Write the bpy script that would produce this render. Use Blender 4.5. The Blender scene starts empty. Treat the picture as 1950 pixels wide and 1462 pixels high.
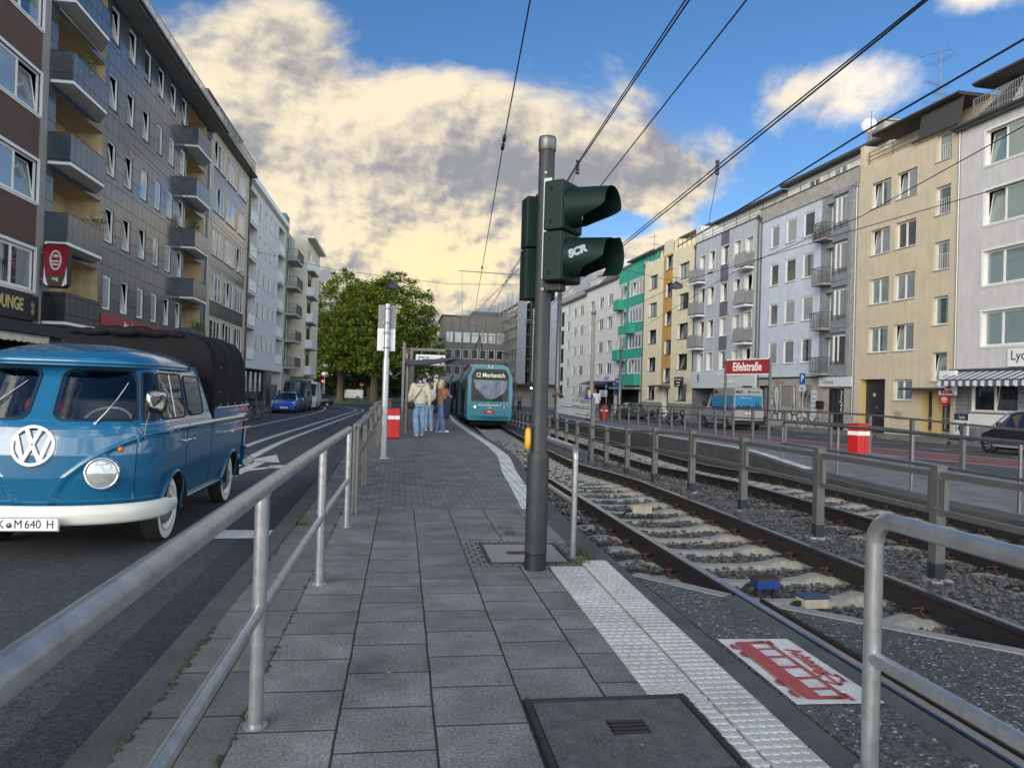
import bpy, bmesh, math, random
from mathutils import Vector, Matrix, Euler, noise as mnoise
R = math.radians
PI = math.pi
random.seed(11)
sc = bpy.context.scene
COL = sc.collection

# ------------------------------------------------------------------ helpers
class MB:
    """collects shapes, then links them as ONE mesh object"""
    def __init__(s):
        s.v = []; s.f = []; s.m = []; s.sm = []
    def add(s, vs, fs, m=0, smooth=False):
        o = len(s.v); s.v.extend([tuple(v) for v in vs])
        for f in fs:
            s.f.append(tuple(i + o for i in f)); s.m.append(m); s.sm.append(smooth)
        return s
    def box(s, x0, y0, z0, x1, y1, z1, m=0):
        if x1 < x0: x0, x1 = x1, x0
        if y1 < y0: y0, y1 = y1, y0
        if z1 < z0: z0, z1 = z1, z0
        return s.add([(x0,y0,z0),(x1,y0,z0),(x1,y1,z0),(x0,y1,z0),(x0,y0,z1),(x1,y0,z1),(x1,y1,z1),(x0,y1,z1)],
              [(0,3,2,1),(4,5,6,7),(0,1,5,4),(1,2,6,5),(2,3,7,6),(3,0,4,7)], m)
    def obox(s, c, ax, ay, az, m=0):
        """box with centre c and half axes"""
        c = Vector(c); ax = Vector(ax); ay = Vector(ay); az = Vector(az)
        vs = [c+a*ax+b*ay+d*az for d in (-1,1) for a,b in ((-1,-1),(1,-1),(1,1),(-1,1))]
        return s.add(vs, [(0,3,2,1),(4,5,6,7),(0,1,5,4),(1,2,6,5),(2,3,7,6),(3,0,4,7)], m)
    def bar(s, p, q, w, h, m=0, up=(0,0,1)):
        p = Vector(p); q = Vector(q); d = q-p; L = d.length; d.normalize(); up = Vector(up)
        sd = d.cross(up)
        if sd.length < 1e-5: sd = d.cross(Vector((1,0,0)))
        sd.normalize(); u2 = sd.cross(d)
        return s.obox((p+q)/2, d*L/2, sd*w/2, u2*h/2, m)
    def quad(s, a, b, c, d, m=0):
        return s.add([a,b,c,d], [(0,1,2,3)], m)
    def poly(s, pts, m=0):
        return s.add(pts, [tuple(range(len(pts)))], m)
    def prism(s, pts, z0, z1, m=0, mtop=None):
        """pts: ccw xy outline"""
        n = len(pts)
        vs = [(x,y,z0) for x,y in pts]+[(x,y,z1) for x,y in pts]
        fs = [(i,(i+1)%n,n+(i+1)%n,n+i) for i in range(n)]
        s.add(vs, fs+[tuple(range(n-1,-1,-1))], m)
        return s.add([(x,y,z1) for x,y in pts], [tuple(range(n))], m if mtop is None else mtop)
    def rings(s, rs, m=0, smooth=True, closed=True, cap=True):
        n = len(rs[0]); vs = [p for r in rs for p in r]; fs = []
        for i in range(len(rs)-1):
            for j in range(n if closed else n-1):
                k = (j+1) % n
                fs.append((i*n+j, i*n+k, (i+1)*n+k, (i+1)*n+j))
        s.add(vs, fs, m, smooth)
        if cap:
            s.add(rs[0], [tuple(range(n-1,-1,-1))], m); s.add(rs[-1], [tuple(range(n))], m)
        return s
    def tube(s, pts, r, n=10, m=0, cap=True, smooth=True):
        pts = [Vector(p) for p in pts]; rs = []
        rr = r if isinstance(r, (list, tuple)) else [r]*len(pts)
        d0 = (pts[1]-pts[0]).normalized()
        ref = Vector((0,0,1)) if abs(d0.z) < .9 else Vector((1,0,0))
        x = d0.cross(ref).normalized()
        for i, p in enumerate(pts):
            a = pts[max(i-1,0)]; b = pts[min(i+1,len(pts)-1)]; d = (b-a).normalized()
            if 0 < i < len(pts)-1:
                d = ((pts[i]-a).normalized()+(b-pts[i]).normalized())
                if d.length < 1e-6: d = b-a
                d.normalize()
            x = (x-d*x.dot(d)).normalized(); y = d.cross(x)
            rs.append([p+(x*math.cos(t)+y*math.sin(t))*rr[i] for t in [2*PI*k/n for k in range(n)]])
        return s.rings(rs, m, smooth, True, cap)
    def cyl(s, p, q, r0, r1=None, n=16, m=0, cap=True):
        return s.tube([p, q], [r0, r0 if r1 is None else r1], n, m, cap)
    def lathe(s, prof, n=24, m=0, axis='z', o=(0,0,0), smooth=True):
        """prof: list of (r, h)"""
        rs = []
        for r, h in prof:
            ring = []
            for k in range(n):
                t = 2*PI*k/n; a, b = r*math.cos(t), r*math.sin(t)
                p = (a,b,h) if axis == 'z' else ((h,a,b) if axis == 'x' else (b,h,a))
                ring.append((p[0]+o[0],p[1]+o[1],p[2]+o[2]))
            rs.append(ring)
        return s.rings(rs, m, smooth, True, False)
    def sphere(s, c, rx, ry=None, rz=None, n=12, k=8, m=0):
        ry = rx if ry is None else ry; rz = rx if rz is None else rz
        rs = []
        for i in range(k+1):
            a = -PI/2+PI*i/k; ca = max(math.cos(a),.01)
            rs.append([(c[0]+rx*ca*math.cos(2*PI*j/n), c[1]+ry*ca*math.sin(2*PI*j/n), c[2]+rz*math.sin(a)) for j in range(n)])
        return s.rings(rs, m, True, True, True)
    def xf(s, M, start=0):
        s.v[start:] = [tuple(M @ Vector(v)) for v in s.v[start:]]
        return s
    def mesh(s, name, mats):
        me = bpy.data.meshes.new(name)
        me.from_pydata(s.v, [], s.f); 
        me.polygons.foreach_set('material_index', s.m)
        me.polygons.foreach_set('use_smooth', s.sm)
        for m in (mats if isinstance(mats,(list,tuple)) else [mats]): me.materials.append(m)
        me.update()
        return me
    def build(s, name, mats, parent=None, loc=None, rz=0, bevel=0, seg=2):
        return link(name, s.mesh(name, mats), parent, loc, rz, bevel, seg)
def link(name, me, parent=None, loc=None, rz=0, bevel=0, seg=2):
    o = bpy.data.objects.new(name, me); COL.objects.link(o)
    if parent: o.parent = parent
    if loc is not None: o.location = loc
    if rz: o.rotation_euler = (0,0,rz)
    if bevel:
        b = o.modifiers.new('bevel','BEVEL'); b.width = bevel; b.segments = seg; b.limit_method = 'ANGLE'; b.angle_limit = R(40)
    return o
def tag(o, label, cat, group=None, kind=None):
    if label: o['label'] = label
    if cat: o['category'] = cat
    if group: o['group'] = group
    if kind: o['kind'] = kind
    return o
def struct(o, kind='structure'):
    o['kind'] = kind; return o
def empty(name, loc=(0,0,0), rz=0, label=None, cat=None, group=None):
    o = bpy.data.objects.new(name, None); COL.objects.link(o)
    o.location = loc; o.rotation_euler = (0,0,rz); o.empty_display_size = .2
    tag(o, label, cat, group); return o
def kids(o): return [c for c in COL.objects if c.parent == o]
def copy_tree(o, loc=None, rz=None, label=None, parent=None):
    ch = list(o.children)
    c = o.copy(); COL.objects.link(c)
    if parent: c.parent = parent
    if loc is not None: c.location = loc
    if rz is not None: c.rotation_euler = (0,0,rz)
    if label: c['label'] = label
    for k in ch: copy_tree(k, parent=c)
    return c
def text(name, s, size, mat, parent=None, M=None, ext=.003, align='CENTER', sx=1., bold=0.):
    cu = bpy.data.curves.new(name, 'FONT'); cu.body = s; cu.size = size; cu.extrude = ext; cu.align_x = align; cu.align_y = 'CENTER'
    cu.resolution_u = 3; cu.offset = bold
    t = bpy.data.objects.new(name, cu); COL.objects.link(t)
    bpy.context.view_layer.update()
    dg = bpy.context.evaluated_depsgraph_get()
    me = bpy.data.meshes.new_from_object(t.evaluated_get(dg), depsgraph=dg)
    bpy.data.objects.remove(t); bpy.data.curves.remove(cu)
    if sx != 1: me.transform(Matrix.Diagonal((sx,1,1,1)))
    if M is not None: me.transform(M)
    me.materials.clear(); me.materials.append(mat)
    return link(name, me, parent)
def textmesh(s, size, M, ext=.002, sx=1., align='CENTER', bold=0.):
    o = text('tmp', s, size, MATS['black'], None, M, ext, align, sx, bold); me = o.data
    v = [tuple(x.co) for x in me.vertices]; f = [tuple(p.vertices) for p in me.polygons]
    bpy.data.objects.remove(o); bpy.data.meshes.remove(me)
    return v, f
def frame(o, x, y):
    """matrix mapping text plane (x right, y up) at point o"""
    x = Vector(x).normalized(); y = Vector(y).normalized(); z = x.cross(y)
    return Matrix(((x.x,y.x,z.x,o[0]),(x.y,y.y,z.y,o[1]),(x.z,y.z,z.z,o[2]),(0,0,0,1)))
def lerp(a, b, t): return a+(b-a)*t
def interp(tab, x):
    if x <= tab[0][0]: return tab[0][1]
    for (a,b),(c,d) in zip(tab, tab[1:]):
        if x <= c: return b+(d-b)*(x-a)/(c-a)
    return tab[-1][1]
def sstep(a, b, x):
    t = min(max((x-a)/(b-a),0),1); return t*t*(3-2*t)

# ------------------------------------------------------------------ materials
MATS = {}
def mat(name, col, rough=.6, metal=0., var=.12, vscale=6., bump=0., bscale=60., spec=.5, coat=0., emit=None, es=0., dirt=0., fine=0., trans=0., coords='obj'):
    m = bpy.data.materials.new(name); m.use_nodes = True; MATS[name] = m
    nt = m.node_tree; N = nt.nodes; Lk = nt.links
    b = N['Principled BSDF']
    b.inputs['Roughness'].default_value = rough; b.inputs['Metallic'].default_value = metal
    b.inputs['Specular IOR Level'].default_value = spec
    if coat: b.inputs['Coat Weight'].default_value = coat; b.inputs['Coat Roughness'].default_value = .04
    if emit: b.inputs['Emission Color'].default_value = (*emit,1); b.inputs['Emission Strength'].default_value = es
    tc = N.new('ShaderNodeTexCoord'); vec = tc.outputs['Object']
    if coords == 'world':
        g = N.new('ShaderNodeNewGeometry'); vec = g.outputs['Position']
    cur = None
    if var:
        n = N.new('ShaderNodeTexNoise'); n.inputs['Scale'].default_value = vscale; n.inputs['Detail'].default_value = 6
        n.inputs['Roughness'].default_value = .65
        Lk.new(vec, n.inputs['Vector'])
        r = N.new('ShaderNodeMapRange'); r.inputs['From Min'].default_value = .3; r.inputs['From Max'].default_value = .7
        r.inputs['To Min'].default_value = 1-var; r.inputs['To Max'].default_value = 1+var
        Lk.new(n.outputs['Fac'], r.inputs['Value'])
        mx = N.new('ShaderNodeVectorMath'); mx.operation = 'SCALE'; mx.inputs[0].default_value = col
        Lk.new(r.outputs['Result'], mx.inputs['Scale']); cur = mx.outputs['Vector']
    if fine:
        n = N.new('ShaderNodeTexNoise'); n.inputs['Scale'].default_value = 140; n.inputs['Detail'].default_value = 3
        Lk.new(vec, n.inputs['Vector'])
        r = N.new('ShaderNodeMapRange'); r.inputs['From Min'].default_value = .35; r.inputs['From Max'].default_value = .65
        r.inputs['To Min'].default_value = 1-fine; r.inputs['To Max'].default_value = 1+fine
        Lk.new(n.outputs['Fac'], r.inputs['Value'])
        mx = N.new('ShaderNodeVectorMath'); mx.operation = 'SCALE'
        if cur: Lk.new(cur, mx.inputs[0])
        else: mx.inputs[0].default_value = col
        Lk.new(r.outputs['Result'], mx.inputs['Scale']); cur = mx.outputs['Vector']
    if dirt:
        # vertical rain streaks and stains with a shape of their own
        mp = N.new('ShaderNodeMapping'); mp.inputs['Scale'].default_value = (2.2,2.2,.18)
        Lk.new(vec, mp.inputs['Vector'])
        n = N.new('ShaderNodeTexNoise'); n.inputs['Scale'].default_value = 1.6; n.inputs['Detail'].default_value = 8; n.inputs['Roughness'].default_value = .7
        Lk.new(mp.outputs['Vector'], n.inputs['Vector'])
        r = N.new('ShaderNodeMapRange'); r.inputs['From Min'].default_value = .42; r.inputs['From Max'].default_value = .75
        r.inputs['To Min'].default_value = 0; r.inputs['To Max'].default_value = dirt
        Lk.new(n.outputs['Fac'], r.inputs['Value'])
        mx = N.new('ShaderNodeMix'); mx.data_type = 'RGBA'; mx.inputs['B'].default_value = (.12,.11,.10,1)
        if cur: Lk.new(cur, mx.inputs['A'])
        else: mx.inputs['A'].default_value = (*col,1)
        Lk.new(r.outputs['Result'], mx.inputs['Factor']); cur = mx.outputs['Result']
    if cur: Lk.new(cur, b.inputs['Base Color'])
    else: b.inputs['Base Color'].default_value = (*col,1)
    if bump:
        n = N.new('ShaderNodeTexNoise'); n.inputs['Scale'].default_value = bscale; n.inputs['Detail'].default_value = 5
        Lk.new(vec, n.inputs['Vector'])
        bp = N.new('ShaderNodeBump'); bp.inputs['Strength'].default_value = bump; bp.inputs['Distance'].default_value = .02
        Lk.new(n.outputs['Fac'], bp.inputs['Height']); Lk.new(bp.outputs['Normal'], b.inputs['Normal'])
    return m

def paving(name, bw, rh, mortar, c1, c2, cm, off=.5, swap=False, shift=(0,0), rough=.75, speck=.25, moss=0., bumpd=.006, scale_xy=(1,1), var2=.25):
    """block / slab paving or brickwork from a brick texture in world metres"""
    m = bpy.data.materials.new(name); m.use_nodes = True; MATS[name] = m
    nt = m.node_tree; N = nt.nodes; Lk = nt.links; b = N['Principled BSDF']; b.inputs['Roughness'].default_value = rough
    b.inputs['Specular IOR Level'].default_value = .3
    tc = N.new('ShaderNodeTexCoord'); sp = N.new('ShaderNodeSeparateXYZ'); Lk.new(tc.outputs['Object'], sp.inputs[0])
    cb = N.new('ShaderNodeCombineXYZ')
    a = N.new('ShaderNodeMath'); a.operation = 'ADD'; a.inputs[1].default_value = shift[0]
    c = N.new('ShaderNodeMath'); c.operation = 'ADD'; c.inputs[1].default_value = shift[1]
    ax = ('Y','X') if swap is True else (('X','Z') if swap == 'xz' else (('Y','Z') if swap == 'yz' else ('X','Y')))
    Lk.new(sp.outputs[ax[0]], a.inputs[0]); Lk.new(sp.outputs[ax[1]], c.inputs[0])
    Lk.new(a.outputs[0], cb.inputs['X']); Lk.new(c.outputs[0], cb.inputs['Y'])
    # wobble so that joints are not ruler straight
    nw = N.new('ShaderNodeTexNoise'); nw.inputs['Scale'].default_value = 3.5; nw.inputs['Detail'].default_value = 3; Lk.new(tc.outputs['Object'], nw.inputs['Vector'])
    sb = N.new('ShaderNodeVectorMath'); sb.operation = 'SUBTRACT'; sb.inputs[1].default_value = (.5,.5,.5); Lk.new(nw.outputs['Color'], sb.inputs[0])
    ss = N.new('ShaderNodeVectorMath'); ss.operation = 'SCALE'; ss.inputs['Scale'].default_value = min(bw,rh)*.03; Lk.new(sb.outputs[0], ss.inputs[0])
    av = N.new('ShaderNodeVectorMath'); av.operation = 'ADD'; Lk.new(cb.outputs[0], av.inputs[0]); Lk.new(ss.outputs[0], av.inputs[1])
    br = N.new('ShaderNodeTexBrick'); br.offset = off; br.inputs['Scale'].default_value = 1
    br.inputs['Brick Width'].default_value = bw; br.inputs['Row Height'].default_value = rh
    br.inputs['Mortar Size'].default_value = mortar; br.inputs['Mortar Smooth'].default_value = .3; br.inputs['Bias'].default_value = 0
    br.inputs['Color1'].default_value = (*c1,1); br.inputs['Color2'].default_value = (*c2,1); br.inputs['Mortar'].default_value = (*cm,1)
    Lk.new(av.outputs[0], br.inputs['Vector'])
    n1 = N.new('ShaderNodeTexNoise'); n1.inputs['Scale'].default_value = 75; n1.inputs['Detail'].default_value = 2; Lk.new(tc.outputs['Object'], n1.inputs['Vector'])
    n2 = N.new('ShaderNodeTexNoise'); n2.inputs['Scale'].default_value = 2.3; n2.inputs['Detail'].default_value = 9; n2.inputs['Roughness'].default_value = .7; Lk.new(tc.outputs['Object'], n2.inputs['Vector'])
    r1 = N.new('ShaderNodeMapRange'); r1.inputs['From Min'].default_value = .3; r1.inputs['From Max'].default_value = .7; r1.inputs['To Min'].default_value = 1-speck; r1.inputs['To Max'].default_value = 1+speck
    r2 = N.new('ShaderNodeMapRange'); r2.inputs['From Min'].default_value = .3; r2.inputs['From Max'].default_value = .7; r2.inputs['To Min'].default_value = 1-var2; r2.inputs['To Max'].default_value = 1+var2
    Lk.new(n1.outputs['Fac'], r1.inputs['Value']); Lk.new(n2.outputs['Fac'], r2.inputs['Value'])
    mm = N.new('ShaderNodeMath'); mm.operation = 'MULTIPLY'; Lk.new(r1.outputs[0], mm.inputs[0]); Lk.new(r2.outputs[0], mm.inputs[1])
    mx = N.new('ShaderNodeVectorMath'); mx.operation = 'SCALE'; Lk.new(br.outputs['Color'], mx.inputs[0]); Lk.new(mm.outputs[0], mx.inputs['Scale'])
    out = mx.outputs[0]
    if var2 > .3:      # old chewing gum and oil spots
        vo = N.new('ShaderNodeTexVoronoi'); vo.inputs['Scale'].default_value = 2.6; Lk.new(tc.outputs['Object'], vo.inputs['Vector'])
        rs = N.new('ShaderNodeMapRange'); rs.inputs['From Min'].default_value = .045; rs.inputs['From Max'].default_value = .06; rs.inputs['To Min'].default_value = .62; Lk.new(vo.outputs['Distance'], rs.inputs['Value'])
        mv = N.new('ShaderNodeVectorMath'); mv.operation = 'SCALE'; Lk.new(out, mv.inputs[0]); Lk.new(rs.outputs[0], mv.inputs['Scale']); out = mv.outputs[0]
    if moss:
        n3 = N.new('ShaderNodeTexNoise'); n3.inputs['Scale'].default_value = 1.3; n3.inputs['Detail'].default_value = 5; Lk.new(tc.outputs['Object'], n3.inputs['Vector'])
        r3 = N.new('ShaderNodeMapRange'); r3.inputs['From Min'].default_value = .5; r3.inputs['From Max'].default_value = .6; r3.inputs['To Max'].default_value = moss; Lk.new(n3.outputs['Fac'], r3.inputs['Value'])
        m3 = N.new('ShaderNodeMath'); m3.operation = 'MULTIPLY'; Lk.new(r3.outputs[0], m3.inputs[0]); Lk.new(br.outputs['Fac'], m3.inputs[1])
        mg = N.new('ShaderNodeMix'); mg.data_type = 'RGBA'; mg.inputs['B'].default_value = (.05,.075,.015,1)
        Lk.new(out, mg.inputs['A']); Lk.new(m3.outputs[0], mg.inputs['Factor']); out = mg.outputs['Result']
    Lk.new(out, b.inputs['Base Color'])
    inv = N.new('ShaderNodeMath'); inv.operation = 'MULTIPLY_ADD'; inv.inputs[1].default_value = -1; inv.inputs[2].default_value = 1; Lk.new(br.outputs['Fac'], inv.inputs[0])
    ad = N.new('ShaderNodeMath'); ad.operation = 'MULTIPLY_ADD'; ad.inputs[1].default_value = .12; Lk.new(n1.outputs['Fac'], ad.inputs[0]); Lk.new(inv.outputs[0], ad.inputs[2])
    bp = N.new('ShaderNodeBump'); bp.inputs['Strength'].default_value = .6; bp.inputs['Distance'].default_value = bumpd
    Lk.new(ad.outputs[0], bp.inputs['Height']); Lk.new(bp.outputs['Normal'], b.inputs['Normal'])
    return m

def asphalt(name, col, speck=.55, light=.0):
    m = bpy.data.materials.new(name); m.use_nodes = True; MATS[name] = m
    nt = m.node_tree; N = nt.nodes; Lk = nt.links; b = N['Principled BSDF']; b.inputs['Roughness'].default_value = .7; b.inputs['Specular IOR Level'].default_value = .35
    tc = N.new('ShaderNodeTexCoord')
    v = N.new('ShaderNodeTexVoronoi'); v.inputs['Scale'].default_value = 72; Lk.new(tc.outputs['Object'], v.inputs['Vector'])
    sp = N.new('ShaderNodeSeparateColor'); Lk.new(v.outputs['Color'], sp.inputs[0])
    r = N.new('ShaderNodeMapRange'); r.inputs['From Min'].default_value = 0; r.inputs['From Max'].default_value = 1; r.inputs['To Min'].default_value = 1-speck; r.inputs['To Max'].default_value = 1+speck; Lk.new(sp.outputs[0], r.inputs['Value'])
    n2 = N.new('ShaderNodeTexNoise'); n2.inputs['Scale'].default_value = .9; n2.inputs['Detail'].default_value = 8; n2.inputs['Roughness'].default_value = .7; Lk.new(tc.outputs['Object'], n2.inputs['Vector'])
    r2 = N.new('ShaderNodeMapRange'); r2.inputs['From Min'].default_value = .3; r2.inputs['From Max'].default_value = .7; r2.inputs['To Min'].default_value = .78; r2.inputs['To Max'].default_value = 1.22; Lk.new(n2.outputs['Fac'], r2.inputs['Value'])
    mm = N.new('ShaderNodeMath'); mm.operation = 'MULTIPLY'; Lk.new(r.outputs[0], mm.inputs[0]); Lk.new(r2.outputs[0], mm.inputs[1])
    mx = N.new('ShaderNodeVectorMath'); mx.operation = 'SCALE'; mx.inputs[0].default_value = col; Lk.new(mm.outputs[0], mx.inputs['Scale'])
    out = mx.outputs[0]
    if light:
        gt = N.new('ShaderNodeMapRange'); gt.inputs['From Min'].default_value = 1-light; gt.inputs['From Max'].default_value = 1-light+.02; Lk.new(sp.outputs[1], gt.inputs['Value'])
        mg = N.new('ShaderNodeMix'); mg.data_type = 'RGBA'; mg.inputs['B'].default_value = (.36,.36,.34,1); Lk.new(out, mg.inputs['A']); Lk.new(gt.outputs[0], mg.inputs['Factor']); out = mg.outputs['Result']
    Lk.new(out, b.inputs['Base Color'])
    bp = N.new('ShaderNodeBump'); bp.inputs['Strength'].default_value = .5; bp.inputs['Distance'].default_value = .006
    Lk.new(v.outputs['Distance'], bp.inputs['Height']); Lk.new(bp.outputs['Normal'], b.inputs['Normal'])
    return m

def panelled(name, col, pw, ph, rough=.25, joint=(.02,.02,.02), c2=None, spec=.5, off=0., jw=.012, axes='xz', dirt=.25, coat=0.):
    """wall cladding of slabs with thin joints, seen in object space (x along, z up)"""
    c2 = c2 or tuple(c*1.25 for c in col)
    m = paving(name, pw, ph, jw, col, c2, joint, off=off, swap=axes, rough=rough, speck=.06, bumpd=.004)
    b = m.node_tree.nodes['Principled BSDF']; b.inputs['Specular IOR Level'].default_value = spec
    N = m.node_tree.nodes; L = m.node_tree.links; br = next(n for n in N if n.type == 'TEX_BRICK')
    for k,v in (('Specular IOR Level',spec),('Coat Weight',coat)):
        mu = N.new('ShaderNodeMath'); mu.operation = 'MULTIPLY_ADD'; mu.inputs[1].default_value = -v; mu.inputs[2].default_value = v
        L.new(br.outputs['Fac'], mu.inputs[0]); L.new(mu.outputs[0], b.inputs[k])
    b.inputs['Coat Roughness'].default_value = .10
    return m

def glassmat(name, dark=(.015,.02,.024), curtain=(.24,.28,.31), amount=.42, spec=.9, tint=None):
    """window pane: reflecting glass; curtains with painted fold shade and sky tint, or a dark room, chosen per window"""
    m = bpy.data.materials.new(name); m.use_nodes = True; MATS[name] = m
    nt = m.node_tree; N = nt.nodes; Lk = nt.links; b = N['Principled BSDF']
    b.inputs['Roughness'].default_value = .03; b.inputs['Specular IOR Level'].default_value = spec; b.inputs['IOR'].default_value = 1.75
    oi = N.new('ShaderNodeObjectInfo'); tc = N.new('ShaderNodeTexCoord')
    sp = N.new('ShaderNodeSeparateXYZ'); Lk.new(tc.outputs['Generated'], sp.inputs[0])
    wv = N.new('ShaderNodeTexWave'); wv.inputs['Scale'].default_value = 5.5; wv.inputs['Distortion'].default_value = 2.5; wv.inputs['Detail'].default_value = 2
    Lk.new(tc.outputs['Object'], wv.inputs['Vector'])
    fold = N.new('ShaderNodeMapRange'); fold.inputs['To Min'].default_value = .45; fold.inputs['To Max'].default_value = 1.1; Lk.new(wv.outputs['Fac'], fold.inputs['Value'])  # fold shade and bluish sky reflection are painted into the curtain colour
    cc = N.new('ShaderNodeVectorMath'); cc.operation = 'SCALE'; cc.inputs[0].default_value = curtain; Lk.new(fold.outputs[0], cc.inputs['Scale'])
    # |x-.5| > random => curtain drawn to the sides
    ab = N.new('ShaderNodeMath'); ab.operation = 'SUBTRACT'; ab.inputs[1].default_value = .5; Lk.new(sp.outputs['X'], ab.inputs[0])
    ab2 = N.new('ShaderNodeMath'); ab2.operation = 'ABSOLUTE'; Lk.new(ab.outputs[0], ab2.inputs[0])
    rm = N.new('ShaderNodeMapRange'); rm.inputs['From Min'].default_value = 0; rm.inputs['From Max'].default_value = 1; rm.inputs['To Min'].default_value = -amount*.9; rm.inputs['To Max'].default_value = .55*2-amount; Lk.new(oi.outputs['Random'], rm.inputs['Value'])
    gt = N.new('ShaderNodeMath'); gt.operation = 'GREATER_THAN'; Lk.new(ab2.outputs[0], gt.inputs[0]); Lk.new(rm.outputs[0], gt.inputs[1])
    n = N.new('ShaderNodeTexNoise'); n.inputs['Scale'].default_value = 2.2; n.inputs['Detail'].default_value = 4; Lk.new(tc.outputs['Object'], n.inputs['Vector'])
    dk = N.new('ShaderNodeVectorMath'); dk.operation = 'SCALE'; dk.inputs[0].default_value = dark
    nr = N.new('ShaderNodeMapRange'); nr.inputs['From Min'].default_value=.35; nr.inputs['From Max'].default_value=.7; nr.inputs['To Min'].default_value=.5; nr.inputs['To Max'].default_value = 2.2; Lk.new(n.outputs['Fac'], nr.inputs['Value']); Lk.new(nr.outputs[0], dk.inputs['Scale'])
    mx = N.new('ShaderNodeMix'); mx.data_type = 'RGBA'; Lk.new(gt.outputs[0], mx.inputs['Factor']); Lk.new(dk.outputs[0], mx.inputs['A']); Lk.new(cc.outputs[0], mx.inputs['B'])
    Lk.new(mx.outputs['Result'], b.inputs['Base Color'])
    # float glass is never perfectly flat
    n3 = N.new('ShaderNodeTexNoise'); n3.inputs['Scale'].default_value = 1.4; n3.inputs['Detail'].default_value = 1; Lk.new(tc.outputs['Object'], n3.inputs['Vector'])
    bp = N.new('ShaderNodeBump'); bp.inputs['Strength'].default_value = .12; bp.inputs['Distance'].default_value = .03; Lk.new(n3.outputs['Fac'], bp.inputs['Height']); Lk.new(bp.outputs['Normal'], b.inputs['Normal'])
    return m

mat('black', (.012,.012,.014), .5, var=.1)
mat('black_rubber', (.016,.016,.017), .75, var=.2)
mat('white', (.78,.78,.76), .5, var=.04)
mat('white_plastic', (.72,.74,.75), .35, var=.04)
mat('paint_white', (.56,.56,.54), .7, var=.22, vscale=9, fine=.12)
mat('paint_line', (.55,.55,.53), .7, var=.16, vscale=5, fine=.25)
mat('steel_tube', (.37,.385,.40), .32, .7, var=.22, vscale=12, bump=.06, bscale=35)
mat('steel_dark', (.17,.175,.18), .42, .7, var=.2, vscale=9)
mat('galv', (.38,.40,.42), .45, .8, var=.2, vscale=14)
mat('fence_grey', (.145,.145,.145), .45, .5, var=.14, vscale=8, dirt=.15)
mat('fence_dark', (.02,.025,.035), .5, var=.2)
mat('pole_grey', (.027,.033,.037), .5, spec=.35, var=.3, vscale=5, bump=.03, bscale=14)
mat('pole_dark', (.008,.011,.016), .5, var=.25, vscale=6)
mat('signal_green', (.004,.017,.014), .55, spec=.25, var=.15, vscale=5)
mat('signal_dark', (.010,.014,.016), .5, var=.1)
mat('lens_red', (.05,.008,.010), .15, var=0)
mat('yellow', (.72,.36,.02), .4, var=.06)
mat('red', (.50,.014,.016), .38, var=.08, vscale=4)
mat('red_sign', (.27,.026,.03), .45, var=.06)
mat('beer_red', (.26,.010,.022), .25, var=.05)
mat('blue_sign', (.018,.10,.42), .4, var=.05)
mat('rail_side', (.017,.014,.013), .7, var=.3, vscale=20, bump=.2, bscale=50)
mat('rail_top', (.32,.32,.33), .22, 1., var=.1, vscale=6)
mat('sleeper', (.31,.298,.255), .85, var=.28, vscale=5, bump=.3, bscale=40, fine=.2)
mat('stone', (.085,.086,.086), .8, var=.45, vscale=9, fine=.25, coords='world')
mat('ballast', (.07,.07,.075), .9, var=.45, vscale=22, bump=1., bscale=26, fine=.3)
mat('kerb', (.070,.073,.072), .8, var=.3, vscale=3, fine=.25)
mat('kerb_light', (.22,.22,.21), .8, var=.2, vscale=3, fine=.2)
mat('concrete', (.26,.255,.24), .85, var=.15, vscale=3, dirt=.2)
mat('concrete_light', (.40,.39,.36), .85, var=.12, vscale=3, dirt=.2)
mat('manhole', (.085,.087,.083), .8, var=.3, vscale=9, fine=.4)
mat('iron', (.055,.05,.05), .55, .6, var=.25, vscale=20)
mat('iron_rust', (.07,.04,.03), .7, .3, var=.3, vscale=20)
mat('tactile', (.44,.44,.42), .7, var=.22, vscale=2.6, fine=.2)
mat('logo_red', (.34,.06,.06), .75, var=.15, vscale=8, fine=.15)
mat('moss', (.030,.045,.010), .9, var=.35, vscale=30)
mat('leaf_litter', (.30,.24,.12), .8, var=.2)
mat('soil', (.05,.045,.035), .95, var=.3)
mat('skin', (.52,.30,.21), .5, var=.05)
mat('skin_dark', (.10,.05,.03), .5, var=.05)
mat('hair_dark', (.018,.013,.01), .5, var=.2, vscale=40)
mat('hair_blonde', (.55,.42,.24), .5, var=.2, vscale=40)
mat('hair_brown', (.12,.075,.04), .5, var=.2, vscale=40)
mat('jacket_cream', (.50,.47,.38), .7, var=.12, vscale=8)
mat('hood_blue', (.03,.05,.42), .7, var=.1)
mat('denim', (.20,.31,.47), .8, var=.22, vscale=9, fine=.15)
mat('denim_mid', (.09,.16,.30), .8, var=.2, vscale=9, fine=.15)
mat('cloth_black', (.016,.016,.018), .8, var=.2)
mat('cloth_navy', (.016,.024,.055), .8, var=.2)
mat('cloth_brown', (.30,.15,.075), .75, var=.15)
mat('cloth_blue', (.05,.10,.34), .75, var=.15)
mat('cloth_royal', (.02,.04,.22), .75, var=.15)
mat('cloth_grey', (.13,.115,.095), .75, var=.15)
mat('cloth_white', (.62,.64,.68), .75, var=.1)
mat('terracotta', (.36,.14,.075), .8, var=.15)
mat('wood', (.33,.20,.10), .6, var=.2, vscale=8)
mat('wood_pale', (.52,.40,.24), .7, var=.2, vscale=3, dirt=.3)
mat('canvas_black', (.0055,.0055,.008), .8, var=.3, vscale=7, bump=.3, bscale=9, spec=.25)
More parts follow.
